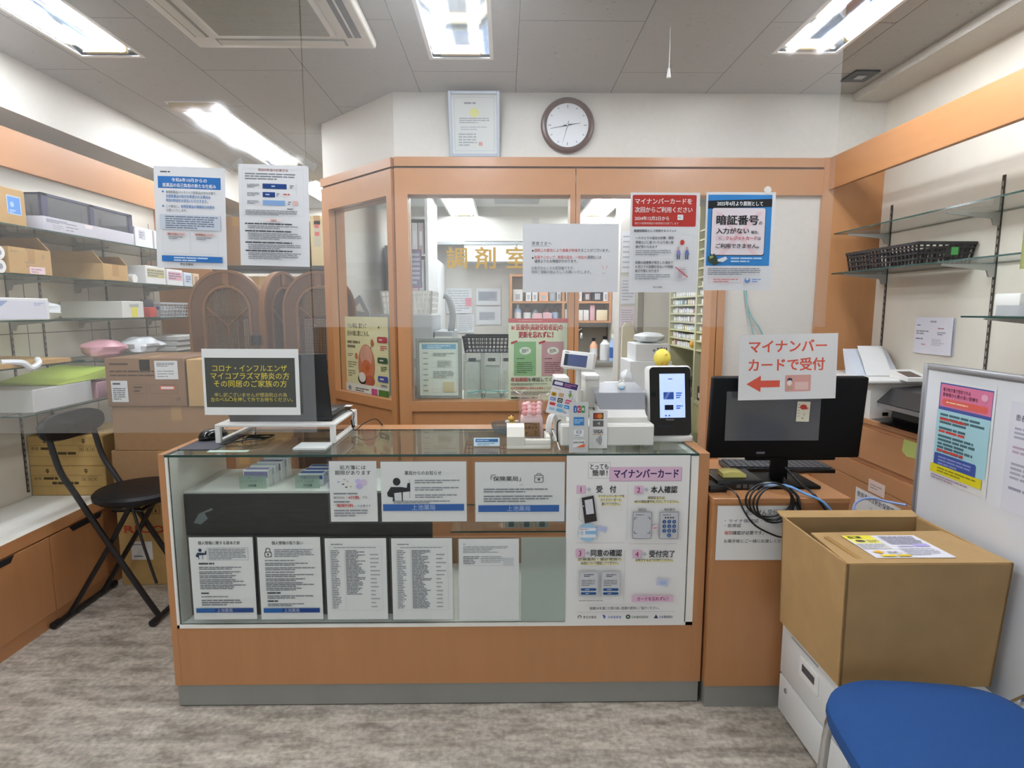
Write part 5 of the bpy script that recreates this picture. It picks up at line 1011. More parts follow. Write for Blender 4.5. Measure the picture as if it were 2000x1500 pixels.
g = G().tube([(.75, 1.935, QZ + .02), (.77, 1.87, QZ + .012), (.79, 1.848, QZ - .04), (.83, 1.843, QZ - .09), (.9, 1.843, QZ - .125), (.93, 1.843, QZ - .128)], .003, black_p, 6)
g.tube([(.985, 1.99, QZ + .03), (.97, 1.93, QZ + .012), (.968, 1.853, QZ + .006), (.978, 1.847, QZ - .06), (1.0, 1.846, QZ - .085), (1.05, 1.845, QZ - .1)], .005, black_p, 8)
g.tube([(.985, 1.985, QZ + .07), (1.01, 1.92, QZ + .03), (1.03, 1.86, QZ + .007), (1.07, 1.846, QZ - .05), (1.10, 1.844, QZ - .09)], .004, black_p, 8)
one(g, 'black_cables', 'tangle of thick black cables falling from the monitor foot', 'cable', (.95, 1.88, QZ - .1))
one(G().box(1.0, 1.06, 1.815, 1.845, QZ - .088, QZ - .055, black_p, .006).tube([(1.0, 1.83, QZ - .07), (.97, 1.84, QZ - .04), (.96, 1.85, QZ - .01)], .004, black_p, 6), 'power_adapter', 'black power plug hanging among the cables above the big carton', 'plug', (1.03, 1.83, QZ - .09))
lan = mat('blue_lan_cable', '#6f9fd6', .4, noise=.02)
one(G().tube([(.895, 1.95, QZ + .016), (.95, 1.9, QZ + .03), (1.0, 1.865, QZ + .012), (1.05, 1.848, QZ - .01), (1.09, 1.84, QZ - .06), (1.1, 1.835, QZ - .11)], .0042, lan, 8), 'lan_cable', 'blue network cable arching over the little counter edge', 'cable', (1.0, 1.87, QZ - .1))
one(G().tube([(1.36, 1.89, .72), (1.33, 1.94, .715), (1.28, 1.96, .722), (1.22, 1.94, .715), (1.185, 1.9, .69), (1.175, 1.87, .64)], .0042, mat('pale_blue_lan_cable', '#93a9dc', .4, noise=.02), 8), 'lan_cable', 'pale blue network cable running from the white screen behind the carton', 'cable', (1.25, 1.92, .64))
# ---- machines on the drawer cabinet
t = thing('document_scanner', 'white printer with paper feed tray on the right cabinet', 'printer', (1.72, 2.68, .9))
G().prism([(1.60, .9005), (1.835, .9005), (1.835, 1.055), (1.615, 1.055), (1.597, 1.03)], 1, 2.50, 2.86, white_p).build('body', t)
G().box(1.55, 1.84, 2.47, 2.88, 1.058, 1.078, white_p, .008, 3).build('top_cover', t)
G().hexa([(1.60, 2.62, 1.078), (1.80, 2.62, 1.078), (1.80, 2.70, 1.078), (1.60, 2.70, 1.078)], [(1.63, 2.77, 1.185), (1.83, 2.77, 1.185), (1.83, 2.79, 1.19), (1.63, 2.79, 1.19)], mat('pale_blue_white', '#d7dde6', .4, noise=.02)).build('feed_tray', t)
G().hexa([(1.64, 2.60, 1.08), (1.755, 2.60, 1.08), (1.755, 2.606, 1.08), (1.64, 2.606, 1.08)], [(1.675, 2.745, 1.205), (1.79, 2.745, 1.205), (1.79, 2.751, 1.206), (1.675, 2.751, 1.206)], paper_m).build('paper', t)
G().hexa([(1.70, 2.42, 1.075), (1.80, 2.42, 1.075), (1.80, 2.54, 1.08), (1.70, 2.54, 1.08)], [(1.70, 2.42, 1.09), (1.80, 2.42, 1.09), (1.80, 2.54, 1.115), (1.70, 2.54, 1.115)], white_p).build('control_panel', t)
G().hexa([(1.71, 2.435, 1.0932), (1.77, 2.435, 1.0932), (1.77, 2.51, 1.1088), (1.71, 2.51, 1.1088)], [(1.71, 2.435, 1.0939), (1.77, 2.435, 1.0939), (1.77, 2.51, 1.1095), (1.71, 2.51, 1.1095)], mat('brown_lcd', '#4a342c', .2, noise=.02)).build('panel_display', t)
G().box(1.655, 1.68, 2.498, 2.5005, .915, .93, black_p).build('port', t)
t = thing('black_printer', 'black flatbed printer on the right cabinet beside the white printer', 'printer', (1.72, 2.28, .9))
G().prism([(1.63, .955), (1.60, .985), (1.66, 1.042), (1.845, 1.058), (1.845, .95)], 1, 2.08, 2.46, mat('charcoal_plastic', '#2b2b2d', .35, noise=.02)).build('lid', t)
G().prism([(1.65, .9005), (1.66, .953), (1.845, .953), (1.845, .9005)], 1, 2.10, 2.44, black_p).build('base', t)
G().prism([(1.606, .962), (1.603, .98), (1.612, .984), (1.64, .962), (1.64, .957)], 1, 2.078, 2.462, alu).build('silver_strip', t)
G().prism([(1.555, .9165), (1.65, .925), (1.65, .9055), (1.60, .9005)], 1, 2.12, 2.42, black_g).build('paper_tray', t)
# ---- glass shelves on the right with rails and brackets
brk = mat('bracket_grey', '#a9aaa6', .4, .4, noise=.02)
def gshelf(x0, x1, y0, y1, z, label, bys, group, xw, s_=1):
    t = thing('glass_shelf', label, 'shelf', ((x0 + x1) / 2, (y0 + y1) / 2, z), 0, group)
    G().slab(x0, x1, y0, y1, z - .006, z, glass, glass_edge).build('shelf_pane', t)
    for y in bys: G().prism([(xw, z - .007), (xw - s_ * .2, z - .007), (xw - s_ * .2, z - .013), (xw - s_ * .03, z - .03), (xw - s_ * .02, z - .055), (xw, z - .055)], 1, y - .004, y + .004, brk).build('bracket', t)
    return t
gshelf(1.60, XR - .006, .9, 2.88, 1.743, 'top glass shelf on the right wall under the wooden fascia', (1.6, 2.21, 2.84), 'glass shelves on the right wall', XR - .006)
gshelf(1.60, XR - .006, .9, 2.88, 1.553, 'middle glass shelf on the right wall carrying the black basket', (1.6, 2.21, 2.84), 'glass shelves on the right wall', XR - .006)
gshelf(1.60, XR - .006, .9, 2.04, 1.355, 'lowest glass shelf on the right wall carrying a white box and tray', (1.0, 1.6, 1.99), 'glass shelves on the right wall', XR - .006)
for y, z0, lb in ((2.84, .98, 'dark slotted shelf rail on the right wall nearest the corner'), (2.21, .95, 'dark slotted shelf rail on the right wall in the middle'), (1.6, .95, 'dark slotted shelf rail on the right wall nearest the viewer')):
    g = G().box(XR - .0055, XR - .001, y - .006, y + .006, z0, 1.87, mat('dark_rail', '#4d4843', .5, .3, noise=.03))
    for k in range(int((1.86 - z0) / .03)): g.box(XR - .0058, XR - .0054, y - .0025, y + .0025, z0 + .01 + k * .03, z0 + .028 + k * .03, ink('#a8a096'))
    one(g, 'shelf_rail', lb, 'rail', (XR - .003, y, z0), 'slotted rails on the right wall')
def basket(x0, x1, y0, y1, z0, z1, m, pitch, name, label, group=None, tap=.012, bars=.0035):
    t = thing(name, label, 'basket', ((x0 + x1) / 2, (y0 + y1) / 2, z0), 0, group)
    G().box(x0 + tap, x1 - tap, y0 + tap, y1 - tap, z0, z0 + .004, m).build('bottom', t)
    g = G(); b4 = [(x0 + tap, y0 + tap), (x1 - tap, y0 + tap), (x1 - tap, y1 - tap), (x0 + tap, y1 - tap)]; t4 = [(x0, y0), (x1, y0), (x1, y1), (x0, y1)]
    for k in range(4):
        a, b_, c, d = Vector(b4[k] + (z0,)), Vector(b4[(k + 1) % 4] + (z0,)), Vector(t4[k] + (z1,)), Vector(t4[(k + 1) % 4] + (z1,)); n = max(2, int((b_ - a).length / pitch))
        for j in range(n + 1): g.tube([a.lerp(b_, j / n), c.lerp(d, j / n)], bars * .5, m, 4, 1)
        for f in (.0, .25, .5, .75): g.tube([a.lerp(c, f), b_.lerp(d, f)], bars * .5, m, 4, 1)
    g.build('mesh_wall', t)
    g = G(); r_ = .007
    for a in ((x0 - .004, x1 + .004, y0 - .004, y0 + .004), (x0 - .004, x1 + .004, y1 - .004, y1 + .004), (x0 - .004, x0 + .004, y0, y1), (x1 - .004, x1 + .004, y0, y1)): g.box(*a, z1 - .012, z1, m)
    g.build('rim', t); return t
dkb = mat('dark_basket_plastic', '#2a2628', .5, noise=.03)
t = basket(1.612, 1.838, 2.30, 2.78, 1.5535, 1.64, dkb, .022, 'shelf_basket', 'long black mesh basket with green tag on the right glass shelf', bars=.009)
G().box(1.72, 1.775, 2.3, 2.304, 1.58, 1.62, dkb).box(1.742, 1.768, 2.297, 2.3, 1.588, 1.618, ink('#4f9a54')).build('green_tag', t)
one(G().box(1.68, 1.80, 1.90, 2.0, 1.3555, 1.43, white_p, .004), 'white_box', 'plain white box on the lowest right glass shelf', 'box', (1.74, 1.95, 1.3555))
t = thing('clear_tray', 'shallow clear tray on the lowest right glass shelf before the white box', 'tray', (1.7, 1.8, 1.3555))
for a in ((1.60, 1.84, 1.66, 1.895, 1.3555, 1.359), (1.60, 1.604, 1.66, 1.895, 1.359, 1.39), (1.836, 1.84, 1.66, 1.895, 1.359, 1.39), (1.604, 1.836, 1.66, 1.664, 1.359, 1.39), (1.604, 1.836, 1.891, 1.895, 1.359, 1.39)): pass
g = G(); tr_ = clear('tray_plastic', '#f0f2f4', haze=.25, gloss=.8)
for a in ((1.60, 1.84, 1.66, 1.895, 1.3555, 1.359), (1.60, 1.604, 1.66, 1.895, 1.359, 1.39), (1.836, 1.84, 1.66, 1.895, 1.359, 1.39), (1.604, 1.836, 1.66, 1.664, 1.359, 1.39), (1.604, 1.836, 1.891, 1.895, 1.359, 1.39)): g.box(*a, tr_)
g.build('tray_body', t)
one(G().box(1.72, 1.80, 1.72, 1.78, 1.3595, 1.41, mat('grey_carton', '#6d6a6c', .5, noise=.05), .001, 1).box(1.73, 1.79, 1.719, 1.72, 1.364, 1.39, ink('#d98a8a')), 'small_carton', 'small grey and pink carton in the clear tray at the right edge', 'box', (1.76, 1.75, 1.3595))
s = Sheet((1.574, 1.79, 1.86), .16, .36, base=mat('lime_banner', '#c9d08a', .6, noise=.02), thick=.003)
for k in range(4): s.rect(.012, .03 + k * .085, .05, .085 + k * .085, '#e6e4dc').t('特価処分'[k], .014, .078 + k * .085, .036, '#3a3c4a', .03)
s.done('lime_banner', 'lime green hanging banner at the right edge before the glass shelves', 'banner')
one(G().box(.93, 1.30, 1.47, 1.765, .3675, .655, mat('black_filling', '#0c0b0b', .35, noise=.05), .03, 3), 'dark_filling', 'black packing material filling the inside of the big opened carton', 'packing', (1.1, 1.6, .3675))  # black filling for dark contents, added so the lit inside reads deep
# ================================================================ LEFT WALL: SHELVES, CARTONS, CHAIR, FOLDING SCREEN
for z, y0, y1, lb in ((1.722, .9, 4.06, 'top glass shelf on the left wall, under the wooden fascia'), (1.522, .9, 4.06, 'second glass shelf from the top on the left wall, with open cartons'),
                      (1.332, .9, 4.06, 'third glass shelf from the top on the left wall, with white boxes'), (1.14, .9, 2.80, 'fourth glass shelf on the left wall with flat cardboard, ending in a green edge'),
                      (1.12, 2.95, 4.06, 'glass shelf on the left wall at the far end, with plastic bags'), (.935, 2.42, 4.06, 'lowest glass shelf on the left wall behind the brown cartons')):
    gshelf(XL + .006, -2.0, y0, y1, z, lb, (1.7, 2.83, 3.28, 3.9) if y1 - y0 > 2 else (y0 + .1, y1 - .12), 'glass shelves on the left wall', XL + .006, -1)
for y, lb in ((2.83, 'nearest'), (3.03, 'second'), (3.53, 'third'), (3.9, 'farthest')):
    g = G().box(XL + .001, XL + .0055, y - .006, y + .006, .48, 1.9, mat('dark_rail', '#4d4843', .5, .3, noise=.03))
    for k in range(46): g.box(XL + .0054, XL + .0058, y - .0025, y + .0025, .49 + k * .03, .508 + k * .03, ink('#a8a096'))
    one(g, 'shelf_rail', lb + ' dark slotted shelf rail on the left wall', 'rail', (XL + .003, y, .48), 'slotted rails on the left wall')
def crt(name, label, x0, x1, y0, y1, z0, z1, m, group=None, tape=None, extra=None, cat='box'):
    """closed carton: body with its taped seam"""
    t = thing(name, label, cat, ((x0 + x1) / 2, (y0 + y1) / 2, z0), 0, group)
    G().box(x0, x1, y0, y1, z0, z1, m, .003, 1).build('body', t)
    xm, ym = (x0 + x1) / 2, (y0 + y1) / 2
    if tape == 'x': G().box(x0 - .0004, x1 + .0004, ym - .025, ym + .025, z1 - .0001, z1 + .0006, tape_b).box(x1, x1 + .0006, ym - .025, ym + .025, z1 - .07, z1, tape_b).build('tape', t)
    if tape == 'y': G().box(xm - .025, xm + .025, y0 - .0004, y1 + .0004, z1 - .0001, z1 + .0006, tape_b).box(xm - .025, xm + .025, y0 - .0006, y0, z1 - .07, z1, tape_b).build('tape', t)
    if extra: extra(t)
    return t
def opened(name, label, x0, x1, y0, y1, z0, z1, m, flaps=(1, 1, 1, 1)):
    t = thing(name, label, 'box', ((x0 + x1) / 2, (y0 + y1) / 2, z0)); th = .005
    g = G().box(x0, x1, y0, y1, z0, z0 + th, m).box(x0, x0 + th, y0, y1, z0, z1, m).box(x1 - th, x1, y0, y1, z0, z1, m).box(x0 + th, x1 - th, y0, y0 + th, z0, z1, m).box(x0 + th, x1 - th, y1 - th, y1, z0, z1, m)
    g.build('body', t); d = min(x1 - x0, y1 - y0) * .45
    if flaps[0]: G().hexa([(x0, y0, z1), (x1, y0, z1), (x1, y0 + th, z1), (x0, y0 + th, z1)], [(x0 + .01, y0 - d * .6, z1 + d * .6), (x1 - .01, y0 - d * .6, z1 + d * .6), (x1 - .01, y0 - d * .6 + th, z1 + d * .62), (x0 + .01, y0 - d * .6 + th, z1 + d * .62)], m).build('flap', t)
    if flaps[1]: G().hexa([(x0, y1 - th, z1), (x1, y1 - th, z1), (x1, y1, z1), (x0, y1, z1)], [(x0 + .01, y1 - d * .55, z1 + d * .5), (x1 - .01, y1 - d * .55, z1 + d * .5), (x1 - .01, y1 - d * .55 + th, z1 + d * .51), (x0 + .01, y1 - d * .55 + th, z1 + d * .51)], m).build('flap', t)
    if flaps[2]: G().hexa([(x0, y0, z1), (x0 + th, y0, z1), (x0 + th, y1, z1), (x0, y1, z1)], [(x0 + d * .5, y0 + .01, z1 + d * .5), (x0 + d * .5 + th, y0 + .01, z1 + d * .5), (x0 + d * .5 + th, y1 - .01, z1 + d * .5), (x0 + d * .5, y1 - .01, z1 + d * .5)], m).build('flap', t)
    G().box(x1, x1 + .0006, (y0 + y1) / 2 - .025, (y0 + y1) / 2 + .025, z0 + (z1 - z0) * .3, z1, tape_b).build('tape', t)
    return t
def on_x(x, y, z, w, h, **k): return Sheet((x, y, z), w, h, (0, 1, 0), **k)           # a sheet on a face that looks to +X
def on_y(x, y, z, w, h, **k): return Sheet((x, y, z), w, h, **k)                       # a sheet on a face that looks to the viewer
SX = -2.345
# top shelf
def ex(t):
    s = on_x(-2.0194, 2.47, 1.84, .07, .075, base=ink('#5b93d8'), thick=.0004); s.box_line(0, 0, .07, .075, '#c9d9ea', .004).oval(.025, .035, .01, .011, '#a9c9ee').rows(.01, .055, .042, .07, 2, '#c9d9ea'); s.done('blue_label', '', '', parent=t)
crt('cardboard_carton', 'closed carton with blue label, on the top left shelf at the photo edge', -2.34, -2.02, 2.31, 2.565, 1.7225, 1.87, card, 'cartons on the left shelves', 'y', ex)
t = thing('storage_case', 'long pale case with dark blue framed clear lid on the top left shelf', 'case', (-2.17, 2.87, 1.7225))
pale = mat('pale_lilac_plastic', '#c9c8d2', .5, noise=.04); navy = mat('navy_edge', '#2e3050', .5, noise=.03)
G().box(-2.34, -2.015, 2.65, 3.28, 1.7225, 1.785, pale, .003).build('body', t)
sm = clear('smoky_lid', '#c9ccd2', haze=.35, hazecol='#9a9ba4', gloss=.6)
G().box(-2.335, -2.02, 2.655, 3.275, 1.786, 1.88, sm).build('lid', t)
g = G()
for a in ((-2.33, -2.017, 2.65, 2.654, 1.876, 1.884), (-2.03, -2.017, 2.65, 2.685, 1.786, 1.884), (-2.03, -2.017, 2.95, 2.98, 1.786, 1.884), (-2.03, -2.017, 3.25, 3.278, 1.786, 1.884), (-2.03, -2.017, 2.65, 3.278, 1.874, 1.885)): g.box(*a, navy)
g.build('lid_frame', t)
s = on_x(-2.0145, 2.66, 1.782, .6, .055, base=pale, thick=.0004); s.rows(.006, .006, .13, .022, 3, '#6a6a78').rows(.12, .008, .2, .05, 3, '#8a8a98', .3).rows(.04, .026, .11, .05, 3, '#9a9aa6', .3).shape([(.24, .0), (.3, .0), (.29, .018), (.25, .018)], '#ecdfe0'); s.done('print', '', '', parent=t)
for k, (a, b_, lb) in enumerate(((3.30, 3.46, 'white medicine carton on the top left shelf, next to the navy framed case'), (3.48, 3.62, 'white carton with a reddish mark on the top left shelf, behind the blue headed notice'))):
    t = crt('white_carton', lb, -2.3, -2.02, a, b_, 1.7225, 1.83, carton, 'white cartons on the left shelves')
    s = on_x(-2.0195, a + .03, 1.815, .06, .05, base=ink('#c3c3cc' if k == 0 else '#c9a9ae'), thick=.0004); s.rows(.006, .006, .05, .044, 3, '#8d8d9c'); s.done('print', '', '', parent=t)
# second shelf
t = opened('open_carton', 'open carton with pink note on the second left shelf, at the photo edge', -2.33, -2.03, 2.465, 2.69, 1.5225, 1.635, card, (0, 1, 1, 0))
s = on_x(-2.0292, 2.565, 1.56, .085, .03, base=ink('#e8cfd4'), thick=.0004); s.rows(.008, .006, .075, .028, 2, '#b98d98'); s.done('pink_note', '', '', parent=t)
s = on_x(-2.0293, 2.475, 1.625, .2, .06, base=card, thick=.0003); s.rows(.0, .004, .06, .012, 1, '#8a7a5a').rows(.07, .045, .16, .055, 1, '#8a7a5a').rect(.085, 0, .125, .045, tape_b).t('薬', .16, .03, .02, '#8a7a5a'); s.done('print', '', '', parent=t)
for k, z in enumerate((1.5505, 1.6055)): one(G().cyl((-2.33, 2.42, z), (-2.03, 2.42, z), .0275, white_p, 20).cyl((-2.0299, 2.42, z), (-2.0295, 2.42, z), .012, ink('#9a9aa6'), 14), 'paper_roll', ('lower', 'upper')[k] + ' white paper roll stacked at the left photo edge, second shelf', 'paper roll', (-2.18, 2.42, z), 'paper rolls on the left shelf')
t = opened('open_carton', 'open brown carton with raised flaps on the second left shelf, before the white roll', -2.35, -2.03, 3.03, 3.225, 1.5225, 1.61, card, (1, 1, 0, 0))
one(G().cyl((-2.3, 3.30, 1.5465), (-2.04, 3.30, 1.5465), .024, white_p, 20), 'paper_roll', 'single white paper roll lying beside the raised-flap carton', 'paper roll', (-2.17, 3.30, 1.5465), 'paper rolls on the left shelf')
for k, (a, b_, z1, c, lb) in enumerate(((3.37, 3.56, 1.625, '#b9b27a', 'white carton with olive print on the second left shelf'), (3.58, 3.75, 1.62, '#dca9b2', 'white carton with pink print on the second left shelf'), (3.77, 3.86, 1.61, '#b9c9d9', 'narrow pale blue carton on the second left shelf'), (3.88, 3.95, 1.61, '#c9a27a', 'narrow orange striped carton on the second left shelf, beside the folding screen'))):
    t = crt('white_carton', lb, -2.28, -2.02, a, b_, 1.5225, z1, carton if k < 2 else mat('pale_carton_%d' % k, ('#cfd9e2', '#d9c0a0')[k - 2], .5, noise=.03), 'white cartons on the left shelves')
    s = on_x(-2.0195, a + .01, z1 - .015, b_ - a - .02, .05, base=ink(c), thick=.0004); s.rows(.004, .004, b_ - a - .026, .046, 3, '#77778a'); s.done('print', '', '', parent=t)
# third shelf
t = crt('white_carton', 'white and pale lilac carton with blue corner print on the third left shelf', -2.33, -2.02, 2.35, 2.64, 1.3325, 1.425, carton, 'white cartons on the left shelves')
s = on_y(-2.31, 2.3494, 1.415, .27, .078, base=ink('#d4d4df'), thick=.0004); s.shape([(0, 0), (.06, 0), (.03, .02), (.0, .03)], '#8d9cc0').rows(.17, .006, .25, .02, 2, '#8d9cc0').rows(.01, .05, .05, .07, 2, '#a9b4cc'); s.done('print', '', '', parent=t)
s = on_x(-2.0194, 2.365, 1.413, .26, .075, base=ink('#d4d4df'), thick=.0004); s.shape([(0, 0), (.06, 0), (.03, .02), (.0, .03)], '#8d9cc0').rows(.19, .006, .25, .02, 2, '#8d9cc0'); s.done('print', '', '', parent=t)
def lump(name, label, cat, c, rx, ry, rz, m, amp=.25, group=None):
    g = G(); n, h = 22, 12; vs = []; rr = random.Random(hash(label) % 999 if False else len(label) * 7)
    ph = [rr.uniform(0, 6.28) for _ in range(6)]
    for i in range(h + 1):
        a = math.pi * i / h
        for k in range(n):
            b_ = 2 * math.pi * k / n; d = 1 + amp * (.5 * math.sin(3 * b_ + ph[0] + 2 * a) + .4 * math.sin(5 * b_ + ph[1] - 3 * a) + .3 * math.sin(7 * a + ph[2] + b_)) * math.sin(a)
            vs.append((c[0] + rx * d * math.sin(a) * math.cos(b_), c[1] + ry * d * math.sin(a) * math.sin(b_), c[2] + max(0, rz - rz * d * math.cos(a))))
    g.add(vs, [(i * n + k, i * n + (k + 1) % n, (i + 1) * n + (k + 1) % n, (i + 1) * n + k) for i in range(h) for k in range(n)], m)
    return one(g, name, label, cat, c, group)
bagw = mat('white_bag_film', '#dfe3e6', .3, noise=.05, bump=.2, scale=14)
lump('plastic_bag', 'crumpled white bag on the third left shelf beside the lilac carton', 'bag', (-2.1, 2.72, 1.3325), .06, .045, .04, bagw)
t = crt('long_carton', 'long white carton with yellow strip on its end, on the third left shelf', -2.345, -2.02, 3.14, 3.325, 1.3325, 1.422, mat('warm_white_carton', '#d9dbd5', .5, noise=.03), None)
G().box(-2.0199, -2.0193, 3.215, 3.265, 1.336, 1.39, ink('#ddd75a')).box(-2.0199, -2.0193, 3.2, 3.28, 1.39, 1.406, ink('#a9aba8')).build('yellow_strip', t)
one(G().box(-2.10, -2.03, 3.40, 3.465, 1.3325, 1.39, mat('red_packet', '#b8453f', .4, noise=.05), .006).box(-2.09, -2.04, 3.41, 3.455, 1.39, 1.435, sm, .004), 'red_packet', 'small red packet with a clear top on the third left shelf', 'packet', (-2.065, 3.43, 1.3325))
t = basket(-2.3, -2.03, 3.50, 3.82, 1.333, 1.42, mat('clear_basket_plastic', '#b9bcc0', .4, noise=.04), .03, 'small_basket', 'grey clear basket with small cartons on the third left shelf, left of the screen', bars=.008)
for k in range(3): carton_box(-2.12, -2.05, 3.53 + k * .085, 3.60 + k * .085, 1.3375, 1.40 - .006 * k, carton, ink(('#5f6a9c', '#c9cdd6', '#d9cfc0')[k]), ('blue', 'grey', 'cream')[k] + ' printed small carton in the clear basket on the left shelf', 'cartons in the clear basket', 'small_carton')
# fourth level
one(G().hexa([(-2.32, 2.2, 1.141), (-2.0, 2.2, 1.141), (-1.99, 2.70, 1.141), (-2.3, 2.72, 1.141)], [(-2.32, 2.2, 1.165), (-2.0, 2.2, 1.16), (-1.99, 2.7, 1.158), (-2.3, 2.72, 1.165)], card), 'flat_cardboard', 'flattened cardboard lying on the fourth left shelf', 'cardboard', (-2.16, 2.45, 1.141))
g = G().tube([(-2.02, 2.36, 1.166), (-1.985, 2.42, 1.16), (-1.975, 2.45, 1.135), (-1.98, 2.5, 1.15), (-2.0, 2.52, 1.166)], .012, bagw, 8)
one(g, 'crumpled_film', 'scrap of shiny white film on the edge of the flattened cardboard', 'film', (-2, 2.44, 1.135))
lump('plastic_bag', 'pink plastic bag on the far lower left shelf behind the brown cartons', 'bag', (-2.12, 3.115, 1.1215), .09, .115, .05, mat('pink_bag_film', '#d9a0ac', .35, noise=.08, bump=.2, scale=14), .2)
lump('plastic_bag', 'crinkled clear white plastic bag lying beside the pink bag', 'bag', (-2.1, 3.40, 1.1215), .09, .13, .05, bagw, .3)
for k in range(3): one(G().box(-2.27 + k * .012, -2.03 + k * .006, 3.64, 3.95, 1.1215 + k * .032, 1.1215 + k * .032 + .029, mat('white_ream', '#dcdcd8', .6, noise=.03), .003, 1), 'paper_ream', ('bottom', 'middle', 'top')[k] + ' white packet of the stack on the far lower left shelf', 'paper packet', (-2.15, 3.84, 1.1215 + k * .032), 'white packets on the far shelf')
# lowest shelf
one(G().box(-2.3, -2.02, 2.50, 2.86, .9355, 1.035, mat('grey_white_carton', '#cdcfcd', .5, noise=.04), .003, 1), 'white_carton', 'pale grey carton under the lime sheet on the lowest left shelf', 'box', (-2.16, 2.68, .9355), 'white cartons on the left shelves')
one(G().hexa([(-2.3, 2.64, 1.037), (-2.02, 2.64, 1.037), (-2.02, 3.02, 1.037), (-2.3, 3.02, 1.037)], [(-2.3, 2.64, 1.05), (-2.02, 2.64, 1.042), (-2.03, 3.02, 1.085), (-2.3, 3.02, 1.095)], mat('lime_sheet', '#b9cf5a', .6, noise=.03)), 'lime_sheet', 'lime green folded sheet on top of the pale grey carton', 'sheet', (-2.16, 2.8, 1.037))
one(G().box(-2.2, -2.02, 2.90, 3.1, .9355, 1.02, mat('pink_pack', '#d3a3b2', .5, noise=.06), .01), 'pink_pack', 'pink soft pack between the pale grey carton and the brown cartons', 'pack', (-2.1, 3.0, .9355))
# yellow cartons on the bench
for k in range(2):
    z0 = .4562 + k * .1515
    def ex(t, z0=z0):
        s = on_y(-2.35, 2.8494, z0 + .148, .36, .145, base=card_y, thick=.0003); d = '#5c4a2c'
        for x in (.07, .26): s.shape([(x, .022), (x + .022, .022), (x + .011, .036)], d).rect(x + .004, .012, x + .018, .02, d)
        s.rect(0, .044, .35, .0452, d).rows(.06, .052, .13, .068, 1, '#4a3c24', .8, 1).rows(.1, .076, .23, .092, 1, '#4a3c24', .8, 1).oval(.022, .06, .008, .008, '#8a7448').oval(.042, .06, .008, .008, '#8a7448').rect(0, .1, .35, .101, d)
        for x in (.25, .28, .305): s.box_line(x, .05, x + .02, .072, d, .0012).shape([(x + .006, .066), (x + .01, .056), (x + .014, .066)], d)
        s.done('print', '', '', parent=t)
    crt('yellow_carton', ('lower', 'upper')[k] + ' yellowish carton of the pair stacked at the end of the bench', -2.355, -1.985, 2.85, 3.2, z0, z0 + .151, card_y, 'yellow cartons on the bench', None, ex)
# brown cartons on the floor behind the counter
def ex_r(t):
    s = on_y(-1.9, 2.8144, .47, .42, .45, base=card_y, thick=.0003); d = '#5c4a2c'
    s.box_line(.03, .055, .19, .1, d, .0015)
    for k in range(4): s.box_line(.034 + k * .04, .06, .068 + k * .04, .095, d, .001).shape([(.045 + k * .04, .09), (.051 + k * .04, .066), (.057 + k * .04, .09)], d)
    s.t('RICOH', .01, .2, .052, '#b5472e', .05, w=.26).rect(.035, .24, .14, .335, '#dcdad6').rows(.045, .25, .13, .262, 1, '#8a8c92').rows(.045, .31, .12, .325, 1, '#8a8c92'); s.done('print', '', '', parent=t)
crt('brown_carton', 'tall bottom carton with red lettering on the floor behind the folding chair', -1.925, -1.44, 2.815, 3.2, 0, .495, card_y, 'brown cartons stacked behind the counter', None, ex_r)
crt('brown_carton', 'flat plain carton on top of the red lettered one', -1.925, -1.42, 2.815, 3.22, .4955, .692, card_d, 'brown cartons stacked behind the counter', 'y')
crt('brown_carton', 'wide plain carton in the middle of the brown stack', -1.905, -1.28, 2.815, 3.24, .6925, .912, card_d, 'brown cartons stacked behind the counter', 'y')
def ex_t(t):
    s = on_y(-1.91, 2.8044, 1.14, .37, .22, base=mat('darker_brown_carton', '#86654a', .8, noise=.05), thick=.0003); d = '#4f3a28'
    s.rows(.02, .012, .12, .032, 1, d, .5, 1).rows(.02, .05, .23, .064, 1, d, .6, 1).rows(.02, .07, .23, .082, 1, d, .6, 1).rect(.235, .006, .345, .095, '#dedede').rows(.245, .014, .335, .035, 3, '#6a6c72').rows(.245, .05, .33, .088, 3, '#8a8c92', .3).rect(.022, .102, .1, .205, '#dedede').rows(.03, .108, .09, .125, 1, '#3a3c42').rows(.03, .135, .09, .195, 6, '#6a6c72')
    s.box_line(.125, .12, .19, .165, d, .001).box_line(.205, .12, .34, .165, d, .001).rows(.13, .125, .185, .16, 2, d, .4).rect(.255, .128, .325, .145, '#d9604a').rect(.26, .131, .32, .142, '#e6d9d4').t('CE', .325, .2, .02, d); s.done('print', '', '', parent=t)
crt('brown_carton', 'dark brown labelled carton on top of the stack', -1.91, -1.535, 2.805, 3.2, .9125, 1.147, mat('darker_brown_carton', '#86654a'), 'brown cartons stacked behind the counter', 'y', ex_t)
crt('brown_carton', 'light carton on the stack, half hidden behind the black notice', -1.525, -1.2, 2.805, 3.28, .9125, 1.14, card, 'brown cartons stacked behind the counter', 'y')
crt('brown_carton', 'lower light carton on the floor behind the counter, right of the red lettered one', -1.41, -1.15, 2.82, 3.2, 0, .69, card_d, 'brown cartons stacked behind the counter', 'y')
